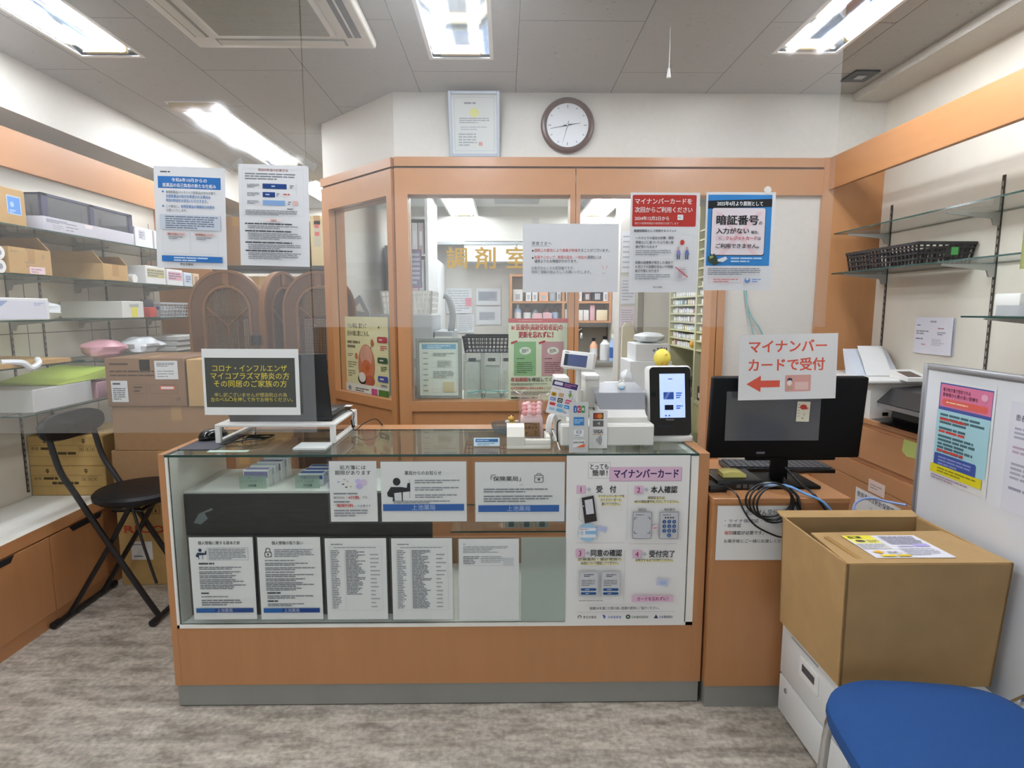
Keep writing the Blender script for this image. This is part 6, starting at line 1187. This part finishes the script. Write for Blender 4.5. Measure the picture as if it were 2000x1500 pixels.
# ---- black folding chair
fc_ = thing('folding_chair', 'black folding chair with round seat standing against the bench', 'chair', (-1.74, 2.63, 0))
ym = 2.61
leather = mat('black_leatherette', '#0f0e0f', .45, noise=.04, bump=.05, scale=40, spec=.3)
G().lathe([(0, -.032), (.17, -.03), (.185, -.018), (.187, 0), (.175, .012), (.12, .02), (0, .022)], leather, (-1.665, ym, .56), 36).build('seat', fc_)
bp_ = G(Matrix.Translation((-1.955, ym, .865)) @ Matrix.Rotation(-.12, 4, 'Y')); n = 36; vs = []; rg = ((.6, -.02), (.95, -.016), (1.0, 0), (.95, .016), (.6, .02), (.01, .021))
for s_, x in rg: vs += [(x + .012 * (math.cos(2 * math.pi * k / n) ** 2), .195 * s_ * math.copysign(abs(math.cos(2 * math.pi * k / n)) ** .75, math.cos(2 * math.pi * k / n)), .062 * s_ * math.copysign(abs(math.sin(2 * math.pi * k / n)) ** .75, math.sin(2 * math.pi * k / n))) for k in range(n)]
bp_.add(vs, [(i * n + k, i * n + (k + 1) % n, (i + 1) * n + (k + 1) % n, (i + 1) * n + k) for i in range(len(rg) - 1) for k in range(n)] + [tuple(range(n - 1, -1, -1))], leather).build('backrest', fc_)
for y in (2.475, 2.745):
    G().tube([(-1.955, y, .86), (-1.945, y, .8), (-1.915, y, .68), (-1.86, y, .58), (-1.75, y, .38), (-1.62, y, .15), (-1.545, y, .025)], .0125, black_m, 10).build('back_leg', fc_)
    yi = y + (.025 if y < ym else -.025)
    G().tube([(-1.64, yi, .53), (-1.75, yi, .34), (-1.955, yi, .02)], .0115, black_m, 10, 1).build('front_leg', fc_)
    G().tube([(-1.64, yi, .53), (-1.60, yi, .33), (-1.56, yi + (.003), .16)], .006, black_m, 8, 1).build('stay', fc_)
G().tube([(-1.957, 2.425, .016), (-1.957, 2.79, .016)], .0125, black_m, 10, 1).build('floor_bar', fc_)
G().tube([(-1.54, 2.44, .018), (-1.54, 2.78, .018)], .0125, black_m, 10, 1).build('floor_bar', fc_)
for x, y in ((-1.957, 2.42), (-1.957, 2.79), (-1.54, 2.435), (-1.54, 2.785)): G().cyl((x, y - .018, .0165), (x, y + .018, .0165), .0162, black_p, 12).build('foot_cap', fc_)
G().tube([(-1.72, 2.5, .50), (-1.6, 2.5, .50), (-1.6, 2.76, .50), (-1.72, 2.76, .50)], .009, black_m, 8, 1, True).build('seat_frame', fc_)
G().box(-1.66, -1.63, 2.5, 2.76, .50, .53, black_m).build('hinge_bar', fc_)
# ---- carved folding screen with three arched leaves
sw_ = mat('carved_brown_wood', '#5f3d22', .4, noise=.07, scale=55, bump=.05); sl_ = mat('brown_moulding', '#7a5230', .3, noise=.06, scale=12); cane = mat('woven_cane', '#50351f', .6, noise=.08)
fs = thing('folding_screen', 'carved brown wooden folding screen with three arched leaves behind the cartons', 'folding screen', (-1.42, 3.55, 0))
def arch(w, h, z0=.0, n=18):
    r = w / 2; top = h - r * 1.08
    return [(-r, z0)] + [(-r * math.cos(math.pi * k / n), top + r * 1.08 * math.sin(math.pi * k / n)) for k in range(n + 1)] + [(r, z0)]
def ring(g, o, i, y0, y1, m):
    n = len(o); vs = [(x, y0, z) for x, z in o] + [(x, y0, z) for x, z in i] + [(x, y1, z) for x, z in o] + [(x, y1, z) for x, z in i]; fs = []
    for k in range(n):
        j = (k + 1) % n; fs += [(k, j, n + j, n + k), (2 * n + j, 2 * n + k, 3 * n + k, 3 * n + j), (k, 2 * n + k, 2 * n + j, j), (n + k, n + j, 3 * n + j, 3 * n + k)]
    g.add(vs, fs, m)
def leaf(x, y, rot):
    M = Matrix.Translation((x, y, 0)) @ Matrix.Rotation(rot, 4, 'Z'); w, h = .43, 1.61
    g = G(M); ring(g, arch(w, h), arch(w - .03, h - .016, .02), -.02, .02, sl_); ring(g, arch(w - .03, h - .016, .02), arch(w - .15, h - .085, .1), -.014, .014, sw_); ring(g, arch(w - .155, h - .088, .1), arch(w - .185, h - .105, .12), -.019, .019, sl_)
    p = g.build('leaf_frame', fs)
    g = G(M).box(-.024, .024, -.017, .017, h - .085, h - .02, sl_).box(-.024, -.018, -.018, .018, h - .09, h - .016, sw_).box(.018, .024, -.018, .018, h - .09, h - .016, sw_); g.build('keystone', p)
    g = G(M); iw = (w - .185) / 2; top = h - .105 - iw * 1.08
    def inside(x, z): return abs(x) < iw and (z < top or (x / iw) ** 2 + ((z - top) / (iw * 1.08)) ** 2 < 1)
    zt = lambda x: top + iw * 1.08 * math.sqrt(max(0, 1 - (x / iw) ** 2))
    nx = 26
    for k in range(1, nx): xx = -iw + 2 * iw * k / nx; g.box(xx - .0029, xx + .0029, -.002, .0, .7, zt(xx), cane)
    for k in range(98):
        z = .7 + k * .0094
        if z >= top + iw * 1.05: break
        hw = iw if z < top else iw * math.sqrt(max(0, 1 - ((z - top) / (iw * 1.08)) ** 2)); g.box(-hw, hw, 0, .002, z - .0029, z + .0029, cane)
    g.box(-iw, iw, -.004, .004, .12, .7, sw_); g.build('cane_panel', p)
    g = G(M); cz = 1.28
    for s_ in (-1, 1): g.tube([(0, -.006, cz), (s_ * iw * .95, -.006, cz + .11)], .005, sl_, 6, 1).tube([(0, -.006, cz - .42), (s_ * iw * .95, -.006, cz - .55)], .005, sl_, 6, 1)
    g.tube([(0, -.006, cz), (0, -.006, .7)], .005, sl_, 6, 1); g.build('lattice_bars', p)
    return p
leaf(-1.635, 3.50, .1); leaf(-1.38, 3.68, 1.36); leaf(-1.125, 3.60, .1)
for z in (.35, 1.2):
    G().box(-1.475, -1.425, 3.42, 3.45, z - .03, z + .03, black_m, .002, 1).build('hinge', fs)
    G().box(-1.33, -1.30, 3.735, 3.765, z + .05, z + .11, black_m, .002, 1).build('hinge', fs)
# ---- storage rack at the end of the passage
rk = thing('storage_rack', 'dark steel storage rack at the far end of the left passage', 'rack', (-1.75, 4.95, 0))
for x in (-2.32, -1.16):
    for y in (4.7, 5.2): G().box(x - .015, x + .015, y - .015, y + .015, 0, 2.15, black_m).build('post', rk)
for z in (.9, 1.3, 1.69): G().box(-2.335, -1.145, 4.685, 5.215, z, z + .03, mat('dark_shelf_steel', '#38342f', .5, noise=.05)).build('shelf', rk)
pal = mat('pale_yellow_carton', '#cdb98a', .7, noise=.04)
for k, (x0, x1, z1, m, lb) in enumerate(((-2.25, -1.98, 2.1, card_d, 'brown carton on the far rack, between the two hung papers'), (-1.96, -1.78, 2.05, card, 'tan carton on the far rack behind the diagram notice'), (-1.76, -1.56, 2.08, card, 'second tan carton on the far rack behind the diagram notice'), (-1.53, -1.42, 2.11, pal, 'pale yellow carton on the far rack, right of the diagram notice'), (-1.41, -1.31, 2.09, pal, 'pale carton with red stripe on the far rack, next to the window post'), (-1.30, -1.19, 2.06, pal, 'pale carton with red print on the far rack, last before the post'))):
    t = crt('rack_carton', lb, x0, x1, 4.74, 5.1, 1.7205, z1, m, 'cartons on the far rack', 'y')
    if k > 2:
        s = on_y(x0 + .03, 4.7394, z1 - .04, x1 - x0 - .06, .2, base=ink('#d98a80' if k > 3 else '#b9b09a'), thick=.0004); s.rows(.005, .01, x1 - x0 - .066, .19, 3, '#c05a52'); s.done('print', '', '', parent=t)
for k, (x0, x1) in enumerate(((-2.2, -1.75), (-1.7, -1.25))): crt('rack_carton', ('left', 'right')[k] + ' brown carton on the middle shelf of the far rack behind the folding screen', x0, x1, 4.74, 5.1, 1.3305, 1.64, card, 'cartons on the far rack', 'y')
# ================================================================ INSIDE THE DISPENSARY
def sheet_back(px0, py0, px1, py1, Y, lab, c='#e0e2e6', **k):
    s = flatY(px0, py0, px1, py1, Y, base=mat('pinned_' + c[1:], c, .6, noise=.02)); s.rows(s.w * .06, s.h * .06, s.w * .94, s.h * .94, 9, '#b4b6be', .4); return s.done('pinned_sheet', lab, 'paper', 'sheets pinned on the dispensary wall')
YB = 5.69
sheet_back(871, 563, 922, 612, YB, 'pinned white sheet with a pink note, left on the dispensary wall')
s = flatY(909, 582, 921, 598, YB - .004, base=mat('pink_note', '#d98a96', .6, noise=.02)); s.done('pink_note', 'small pink note on the left pinned sheet in the dispensary', 'note')
s = flatY(930, 563, 978, 596, YB, base=mat('pinned_e0e2e6', '#e0e2e6')); s.rect(.02, .03, .2, .12, '#a9adb8').rows(.03, .04, .19, .11, 5, '#8a8e9a'); s.done('pinned_sheet', 'pinned sheet with grey table, upper right on the dispensary wall', 'paper', 'sheets pinned on the dispensary wall')
s = flatY(930, 599, 978, 634, YB, base=mat('pinned_e0e2e6', '#e0e2e6')); s.rect(.03, .05, .18, .13, '#b9bcc4').rows(.03, .055, .18, .125, 5, '#9a9ea8'); s.done('pinned_sheet', 'pinned sheet with grey block, lower right on the dispensary wall', 'paper', 'sheets pinned on the dispensary wall')
sheet_back(893, 614, 926, 650, YB, 'pale pinned sheet below the pink note on the dispensary wall', '#dcdfe2')
wc = thing('wall_cabinet', 'white wall cabinet above the pinned sheets in the dispensary', 'cabinet', (.2, 5.55, 1.72))
a, b_ = Yp(906, 470, 5.45), Yp(1215, 512, 5.45)
G().box(a.x, b_.x, 5.45, 5.69, b_.z, a.z, carton, .003, 1).build('body', wc)
for k in range(3): x = a.x + (b_.x - a.x) * k / 3; G().box(x + .003, x + (b_.x - a.x) / 3 - .003, 5.44, 5.45, b_.z + .003, a.z - .003, white_p, .002, 1).build('door', wc)
# bottle shelves
bs = thing('bottle_shelf', 'wooden wall shelf of medicine bottles in the dispensary', 'shelf', (.55, 5.57, 1.28))
x0, x1, z0, z1 = .05, .995, 1.255, 1.70
G().box(x0, x1, 5.67, 5.69, z0, z1, mat('pale_shelf_back', '#c9c3b4', .6, noise=.03)).build('back', bs)
for x in (x0, .535, x1 - .022): G().box(x, x + .022, 5.45, 5.67, z0, z1, wood).build('upright', bs)
for z in (z0, 1.435, z1 - .02): G().box(x0 + .022, x1 - .022, 5.452, 5.67, z, z + .02, wood_h).build('shelf_board', bs)
amb = mat('brown_bottle', '#4a3026', .25, noise=.04); wl2 = mat('white_bottle', '#e4e4e2', .4, noise=.02); gb = mat('grey_bottle', '#8f959c', .35, noise=.03); blu = mat('blue_bottle', '#a9bcdc', .35, noise=.03); pnk = mat('pink_label_box', '#e0b2ba', .5, noise=.03); org = mat('peach_box', '#e0a98a', .5, noise=.03)
def bottle(x, y, z, r, h, m, lab, lm=None):
    t = thing('medicine_bottle', lab, 'bottle', (x, y, z), 0, 'bottles on the dispensary shelf')
    G().lathe([(0, 0), (r, .001), (r, h * .66), (r * .45, h * .8), (r * .4, h * .86), (0, h * .86)], m, (x, y, z), 16).build('body', t)
    G().cyl((x, y, z + h * .86), (x, y, z + h), r * .48, black_p if m is not blu else white_p, 14).build('cap', t)
    G().lathe([(r + .0008, h * .12), (r + .0008, h * .52)], lm or carton, (x, y, z), 16).build('bottle_label', t); return t
for k, (x, r, h, m, nm) in enumerate(((.125, .033, .15, blu, 'pale blue bottle'), (.215, .035, .145, amb, 'brown bottle with green cap band'), (.29, .03, .12, gb, 'small grey bottle'), (.395, .034, .15, amb, 'tall brown bottle'), (.475, .032, .15, amb, 'dark bottle beside the upright'))):
    bottle(x, 5.52, 1.2752, r, h, m, nm + ' on the lower dispensary shelf, seen through the big window', [carton, carton, carton, pnk, blu][k])
for k, x in enumerate((.27, .36)): one(G().box(x, x + .082, 5.465, 5.488, 1.2752, 1.345, pnk, .001, 1), 'pink_card', ('left', 'right')[k] + ' pink card in front of the brown bottles in the dispensary', 'card', (x + .04, 5.475, 1.2752), 'pink cards on the bottle shelf')
for k, (x, w_, h, m, nm) in enumerate(((.08, .09, .11, wl2, 'white tub'), (.2, .05, .1, carton, 'narrow white box'), (.26, .05, .1, carton, 'second narrow white box'), (.325, .085, .095, org, 'peach box'), (.42, .06, .12, gb, 'grey box'), (.49, .04, .11, carton, 'slim white box'), (.575, .075, .11, carton, 'white box with grey mark'), (.665, .06, .12, carton, 'tall white box'), (.74, .07, .11, amb, 'brown box'), (.82, .1, .12, black_m, 'black box'), (.925, .045, .11, carton, 'last white box'))):
    g = G().box(x, x + w_, 5.5, 5.6, 1.4552, 1.4552 + h, m, .003, 1).box(x + w_ * .25, x + w_ * .75, 5.4992, 5.5, 1.47, 1.4552 + h * .6, ink('#a9adb4')); one(g, 'medicine_carton', nm + ' on the upper board of the dispensary bottle shelf', 'medicine box', (x + w_ / 2, 5.55, 1.4552), 'boxes on the dispensary shelf')
for k, (x, w_, h, m, nm) in enumerate(((.565, .07, .105, carton, 'left white tray box'), (.645, .09, .1, carton, 'white tray box'), (.74, .05, .1, wl2, 'narrow white pack'), (.80, .045, .145, pnk, 'tall pale pink spray pack'), (.86, .105, .1, mat('cream_box', '#e9dcb9', .5, noise=.03), 'wide cream box'))):
    one(G().box(x, x + w_, 5.48, 5.58, 1.2752, 1.2752 + h, m, .006, 2), 'medicine_carton', nm + ' on the lower dispensary shelf seen through the doorway', 'medicine box', (x + w_ / 2, 5.53, 1.2752), 'boxes on the dispensary shelf')
# sink
sk = thing('sink_unit', 'white sink counter with tap at the back of the dispensary', 'sink', (.7, 5.4, 0))
G().box(.12, .985, 5.12, 5.68, 0, .88, carton, .004).build('cupboard', sk)
G().box(.11, .99, 5.10, 5.685, .88, .92, mat('steel_worktop', '#9a9a96', .35, .6, noise=.04), .004).build('worktop', sk)
G().box(.112, .988, 5.655, 5.688, .92, 1.25, mat('splash_grey', '#8d877d', .5, noise=.04)).build('splashback', sk)
G().tube([(.72, 5.64, 1.16), (.72, 5.56, 1.17), (.72, 5.48, 1.16), (.72, 5.46, 1.11)], .012, chrome, 10).cyl((.70, 5.62, 1.17), (.74, 5.62, 1.2), .02, chrome, 14).build('tap', sk)
bottle(.82, 5.35, .9202, .035, .2, org, 'orange bottle standing on the dispensary sink counter')
bottle(.915, 5.3, .9202, .045, .22, wl2, 'white pump bottle on the dispensary sink counter', wl2)
bottle(.965, 5.2, .9202, .028, .24, blu, 'white and blue bottle at the right end of the dispensary sink', mat('deep_blue_label', '#3a62a8', .4, noise=.02))
# pillar with papers
struct(G().box(.86, 1.0, 4.4, 4.6, 0, 2.3, white_wall).build('trim_12'))
struct(G().box(1.0, 1.06, 4.5, 5.7, 0, 2.3, cream_panel).build('wall_inner'))
struct(G().box(1.06, XR, 4.46, 4.52, 0, 2.3, cream_panel).build('wall_inner_back'))
for k, (z, h, c, nm) in enumerate(((1.95, .3, '#e2e4ea', 'upper'), (1.62, .2, '#dfe0ea', 'middle'), (1.40, .16, '#e4d4dc', 'lower pinkish'))): s = Sheet((.868, 4.396, z), .11, h, base=mat('pillar_sheet_' + c[1:], c, .6, noise=.02)); s.rows(.01, .02, .1, h - .02, 7, '#a9a9b8', .3); s.done('pillar_note', nm + ' long paper strip on the white pillar in the dispensary', 'paper', 'papers on the dispensary pillar')
# packaging machine, basket
pm = thing('packing_machine', 'big grey dispensing machine behind the splayed window', 'machine', (-.66, 4.1, 0))
gm = mat('machine_grey', '#a4a8ab', .45, noise=.03); gm2 = mat('machine_grey_dark', '#8d9294', .45, noise=.03)
G().box(-.94, -.47, 3.85, 4.35, .02, 1.345, gm, .012, 3).build('main_cabinet', pm)
G().box(-.465, -.34, 3.87, 4.3, .02, 1.235, gm, .01, 3).build('side_cabinet', pm)
G().prism([(-.99, 1.2), (-.99, 1.42), (-.93, 1.47), (-.87, 1.36), (-.87, 1.2)], 1, 3.80, 3.849, gm).build('slanted_hood', pm)
G().hexa([(-.965, 3.796, 1.38), (-.93, 3.796, 1.42), (-.93, 3.799, 1.42), (-.965, 3.799, 1.38)], [(-.955, 3.796, 1.37), (-.9, 3.796, 1.36), (-.9, 3.799, 1.36), (-.955, 3.799, 1.37)], white_p).build('hood_plate', pm)
G().tube([(-.36, 3.95, 1.23), (-.345, 3.93, 1.35), (-.37, 3.92, 1.45), (-.4, 3.92, 1.47)], .022, gm, 10).build('feed_tube', pm)
G().box(-.46, -.345, 3.868, 3.871, 1.19, 1.20, white_p).build('seam_strip', pm)
for z in (1.0, .82): G().box(-.74, -.5, 3.846, 3.851, z, z + .06, gm2, .002, 1).build('vent_panel', pm)
basket(-.82, -.48, 3.92, 4.28, 1.346, 1.50, white_p, .03, 'white_basket', 'white mesh basket on top of the grey dispensing machine', bars=.016)
lk = thing('steel_locker', 'dark grey steel locker at the left of the dispensary', 'locker', (-.9, 5.2, 0))
G().box(-.98, -.82, 4.9, 5.6, .02, 1.9, gm2, .004).build('body', lk); G().box(-.97, -.84, 4.885, 4.9, .06, 1.86, gm2, .003, 1).build('door', lk); G().box(-.86, -.85, 4.875, 4.886, 1.0, 1.15, chrome).build('handle', lk)
fr_ = thing('fridge', 'pale refrigerator beside the grey locker in the dispensary', 'refrigerator', (-.68, 5.3, 0))
G().box(-.81, -.56, 4.98, 5.6, .02, 1.8, carton, .012, 3).build('body', fr_); G().box(-.808, -.562, 4.95, 4.979, .62, 1.79, white_p, .008).build('door', fr_); G().box(-.59, -.58, 4.94, 4.951, 1.0, 1.3, grey_p).build('handle', fr_)
# high rack with binders along the left of the big window view
br = thing('binder_rack', 'white high rack full of files left in the big window view', 'rack', (-.66, 4.5, 1.5))
G().box(-.78, -.76, 4.3, 4.9, 1.5, 2.28, carton).box(-.57, -.55, 4.3, 4.9, 1.5, 2.28, carton).build('side', br)
for z in (1.5, 1.76, 2.02, 2.26): G().box(-.76, -.57, 4.3, 4.9, z, z + .015, carton).build('board', br)
G().box(-.548, -.55, 4.3, 4.9, 2.0, 2.28, white_p).build('door_panel', br)
bc_ = ['#d9a9b2', '#e2e2e6', '#e0c2c8', '#cfd3d8', '#d9dce2', '#8f8aa6', '#dfe0e3', '#c9b9c0']
for k in range(8):
    z = 1.516 + (k // 4) * .26; x = -.755 + (k % 4) * .045
    one(G().box(x, x + .04, 4.31, 4.55, z, z + .22, mat('file_' + bc_[k][1:], bc_[k], .5, noise=.03), .002, 1).box(x + .01, x + .03, 4.3092, 4.31, z + .06, z + .16, ink('#eceef0')), 'file_binder', ('pink', 'white', 'rose', 'grey', 'pale', 'violet', 'off-white', 'mauve')[k] + ' file in the ' + ('lower' if k < 4 else 'upper') + ' row of the high dispensary rack', 'file', (x + .02, 4.43, z), 'files in the high rack')
s = flatY(799, 487, 823, 562, 4.0, base=mat('violet_poster', '#8d8cab', .5, noise=.05)); s.rows(.01, .02, s.w - .01, s.h - .02, 7, '#c9c9dc', .6).box_line(0, 0, s.w, s.h, '#a05a6a', .004); s.done('violet_poster', 'narrow violet poster hanging beside the files at the left window edge', 'poster')
# sill goods
t = basket(-.225, .045, 3.16, 3.42, 1.147, 1.235, dkb, .02, 'black_basket', 'black mesh basket on clear stands behind the window sill', bars=.008)
struct(G().box(CX + .06, .335, YP + .10, 3.5, .86, .895, white_lam).build('trim_13'))
stn = clear('clear_stand', '#fcfdfc', haze=.16, hazecol='#e3e7e4', gloss=.8)
for k, (a_, b2, nm) in enumerate(((-.222, -.125, 'left'), (-.118, -.02, 'middle'), (-.012, .04, 'right narrow'))):
    t = thing('document_stand', nm + ' clear upright document stand under the black basket', 'stand', ((a_ + b2) / 2, 3.25, .8952), 0, 'clear document stands')
    G().box(a_, b2, 3.14, 3.145, .8955, 1.14, stn).box(a_, b2, 3.38, 3.385, .8955, 1.14, stn).box(a_, a_ + .004, 3.145, 3.38, .8955, 1.14, stn).box(b2 - .004, b2, 3.145, 3.38, .8955, 1.14, stn).build('shell', t)
    G().box(a_ + .01, b2 - .01, 3.2, 3.36, .8956, 1.09 - .03 * k, mat('filed_papers', '#e4e8e3', .7, noise=.12, scale=30), .002, 1).build('papers', t)
    G().box(a_ + .02, b2 - .02, 3.137, 3.14, .925, .945, ink('#cfe0da')).build('name_strip', t)
    G().box((a_ + b2) / 2 - .02, (a_ + b2) / 2 + .02, 3.138, 3.14, 1.10, 1.118, dgrey_p).build('grip_hole', t)
one(G().tube([(-.2, 3.12, .93), (-.1, 3.11, .945), (0, 3.115, .94), (.06, 3.12, .96), (.2, 3.13, .99)], .004, mat('teal_cord', '#7fb3b3', .4, noise=.02), 6), 'teal_cable', 'thin teal cord running in front of the clear document stands', 'cord', (0, 3.12, .93))
# medicine shelving along the right of the doorway, drawers below
ms = thing('medicine_shelving', 'cream steel shelving of small medicine boxes seen through the doorway', 'shelving', (1.38, 3.85, 0))
cr_ = mat('cream_steel', '#cfcda6', .45, noise=.03); MX = 1.2; ys = (3.14, 3.66, 4.24)
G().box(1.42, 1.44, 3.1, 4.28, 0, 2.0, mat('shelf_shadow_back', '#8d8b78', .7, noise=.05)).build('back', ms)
for y in ys: G().box(MX - .004, 1.42, y - .012, y + .012, 0, 2.0, cr_).build('upright', ms)
zs = [1.12 + k * .056 for k in range(14)]
for z in zs: G().hexa([(MX, 3.15, z), (1.42, 3.15, z + .02), (1.42, 4.23, z + .02), (MX, 4.23, z)], [(MX, 3.15, z + .009), (1.42, 3.15, z + .029), (1.42, 4.23, z + .029), (MX, 4.23, z + .009)], cr_).build('shelf', ms)
G().box(MX, 1.42, 3.15, 4.23, .79, .81, cr_).build('shelf', ms)
G().box(MX + .02, 1.415, 3.16, 4.22, .60, .789, mat('cream_bin_front', '#d2cfa0', .5, noise=.04)).build('bin_row', ms)
rr = random.Random(5); protos = {}
cols = {'white': '#e2e4e4', 'grey': '#b4b8b4', 'pale blue': '#a9c6cf', 'yellow': '#dccf7a', 'pink': '#d9b2b4', 'blue': '#8fa9cf', 'cream': '#e2dcc2'}
for nm in cols: protos[nm] = G().box(0, .05, -.017, .017, 0, .03, mat('small_box_' + nm.replace(' ', '_'), cols[nm], .5, noise=.03), .001, 1).box(-.0005, 0, -.011, .011, .007, .022, ink('#f0f0ee'))
made = {}
def mbox(nm, lab, x, y, z, sc):
    if nm not in made: o = protos[nm].build('medicine_box', loc=(0, 0, 0)); made[nm] = o
    else: o = made[nm].copy(); COL.objects.link(o)
    o.location = (x, y, z); o.scale = (1, sc, rr.uniform(.8, 1.2)); tag(o, lab, 'medicine box', 'small medicine boxes in the doorway shelving'); return o
for i, z in enumerate(zs[:8]):
    for bay, (ya, yb) in enumerate(((3.155, 3.645), (3.675, 4.225))):
        y = ya + .02
        while y < yb - .022:
            nm = rr.choices(list(cols), (10, 4, 2, 1.5, 1, 1, 2))[0]; sc = rr.uniform(.7, 1.1)
            if rr.random() > .1: mbox(nm, f'{nm} small medicine box, {("nearer", "farther")[bay]} bay, {("lowest", "second", "third", "fourth", "fifth", "sixth", "seventh", "top")[i]} slanted shelf of the doorway shelving', MX + .012, y, z + .0105, sc)
            y += .034 * sc + rr.uniform(.006, .014)
db = mat('dark_bin', '#33261f', .5, noise=.06)
for k in range(4):
    y = (3.165, 3.41, 3.685, 3.95)[k]; one(G().box(MX + .015, 1.4, y, y + .22, .8102, .9, db, .003, 1).box(MX + .014, MX + .015, y + .06, y + .12, .84, .875, ink('#dcdad2')).box(MX + .014, MX + .015, y + .16, y + .2, .83, .86, ink('#dcdad2')), 'dark_bin', ('nearest', 'second', 'third', 'farthest')[k] + ' dark brown bin below the slanted medicine shelves', 'bin', (1.3, y + .12, .8102), 'dark bins in the doorway shelving')
t = one(G().ball((1.214, 3.73, 1.158), .026, mat('orange_ball', '#dca53a', .5, noise=.03), rz=.03), 'yellow_figure', 'small yellow round figure on the lowest slanted medicine shelf', 'ornament', (1.214, 3.73, 1.13))
fd = thing('file_cabinet', 'beige steel file cabinet standing before the medicine shelving', 'cabinet', (1.17, 3.5, 0))
G().box(1.125, 1.19, 3.12, 4.2, .02, .56, cr_, .003, 1).build('body', fd)
for k, y in enumerate((3.13, 3.49, 3.85)):
    for z in (.04, .30):
        d = G().box(1.115, 1.125, y, y + .345, z, z + .25, mat('beige_drawer', '#c6bf9c', .45, noise=.03), .002, 1).build('drawer', fd)
        G().box(1.108, 1.1155, y + .11, y + .2, z + .12, z + .17, chrome, .002, 1).build('handle', d)
# desk with white packages
dk = thing('work_desk', 'low white work desk behind the doorway carrying packages', 'desk', (.92, 3.85, 0))
G().box(.72, 1.09, 3.55, 4.2, .83, .86, white_lam, .003).build('desk_top', dk)
for x in (.735, 1.075):
    for y in (3.57, 4.18): G().box(x - .013, x + .013, y - .013, y + .013, 0, .83, grey_p).build('leg', dk)
crt('white_package', 'wide white carton at the bottom of the pile on the dispensary desk', .80, 1.07, 3.7, 4.0, .8605, 1.05, carton, 'white packages on the dispensary desk')
t = crt('white_package', 'white carton with black print in the middle of the pile on the dispensary desk', .84, 1.06, 3.72, 3.98, 1.0505, 1.16, carton, 'white packages on the dispensary desk')
s = on_y(.95, 3.7194, 1.15, .1, .07, base=carton, thick=.0004); s.t('MIYA', .03, .05, .045, '#3a3a44', .03, w=.066).rows(.0, .02, .025, .045, 1, '#8a8a94'); s.done('print', '', '', parent=t)
lump('plastic_bag', 'white plastic bag on top of the pile on the dispensary desk', 'bag', (.95, 3.84, 1.161), .1, .1, .035, bagw, .15)
lump('plastic_bag', 'small white bag left of the pile on the dispensary desk', 'bag', (.77, 3.66, .861), .04, .05, .07, bagw, .2)
g = G().box(1.0, 1.07, 3.58, 3.66, .8605, 1.03, carton, .003, 1); one(g, 'upright_papers', 'upright white papers standing beside the pile on the dispensary desk', 'papers', (1.03, 3.62, .8605))
t = thing('hanging_apron', 'pale apron hanging on the white pillar in the dispensary', 'apron', (.93, 4.33, 1.0))
G().prism([(.88, 1.25), (.90, 1.28), (.95, 1.28), (.97, 1.22), (.99, .75), (.87, .72)], 1, 4.35, 4.385, mat('beige_cloth', '#d3c9b2', .8, noise=.06)).build('cloth', t)
vt = thing('ceiling_grille', 'grey grille on the dispensary ceiling behind the lamp', 'vent', (.1, 5.1, 2.3)); G().box(-.08, .3, 4.95, 5.25, 2.29, 2.3, grey_p, .002, 1).build('grille', vt)
one(G().tube([(1.2, YP + .002, 1.5), (1.21, YP - .008, 1.42), (1.24, YP - .01, 1.34), (1.29, YP - .012, 1.27), (1.33, YP - .012, 1.15), (1.34, YP - .012, .9)], .004, mat('teal_cord', '#7fb3b3'), 6).tube([(1.21, YP + .002, 1.5), (1.215, YP - .01, 1.4), (1.23, YP - .01, 1.32), (1.26, YP - .012, 1.22), (1.28, YP - .012, 1.0)], .003, mat('teal_cord', '#7fb3b3'), 6), 'teal_cable', 'pair of thin teal cables running down the white panel right of the doorway', 'cable', (1.25, YP - .01, .9))
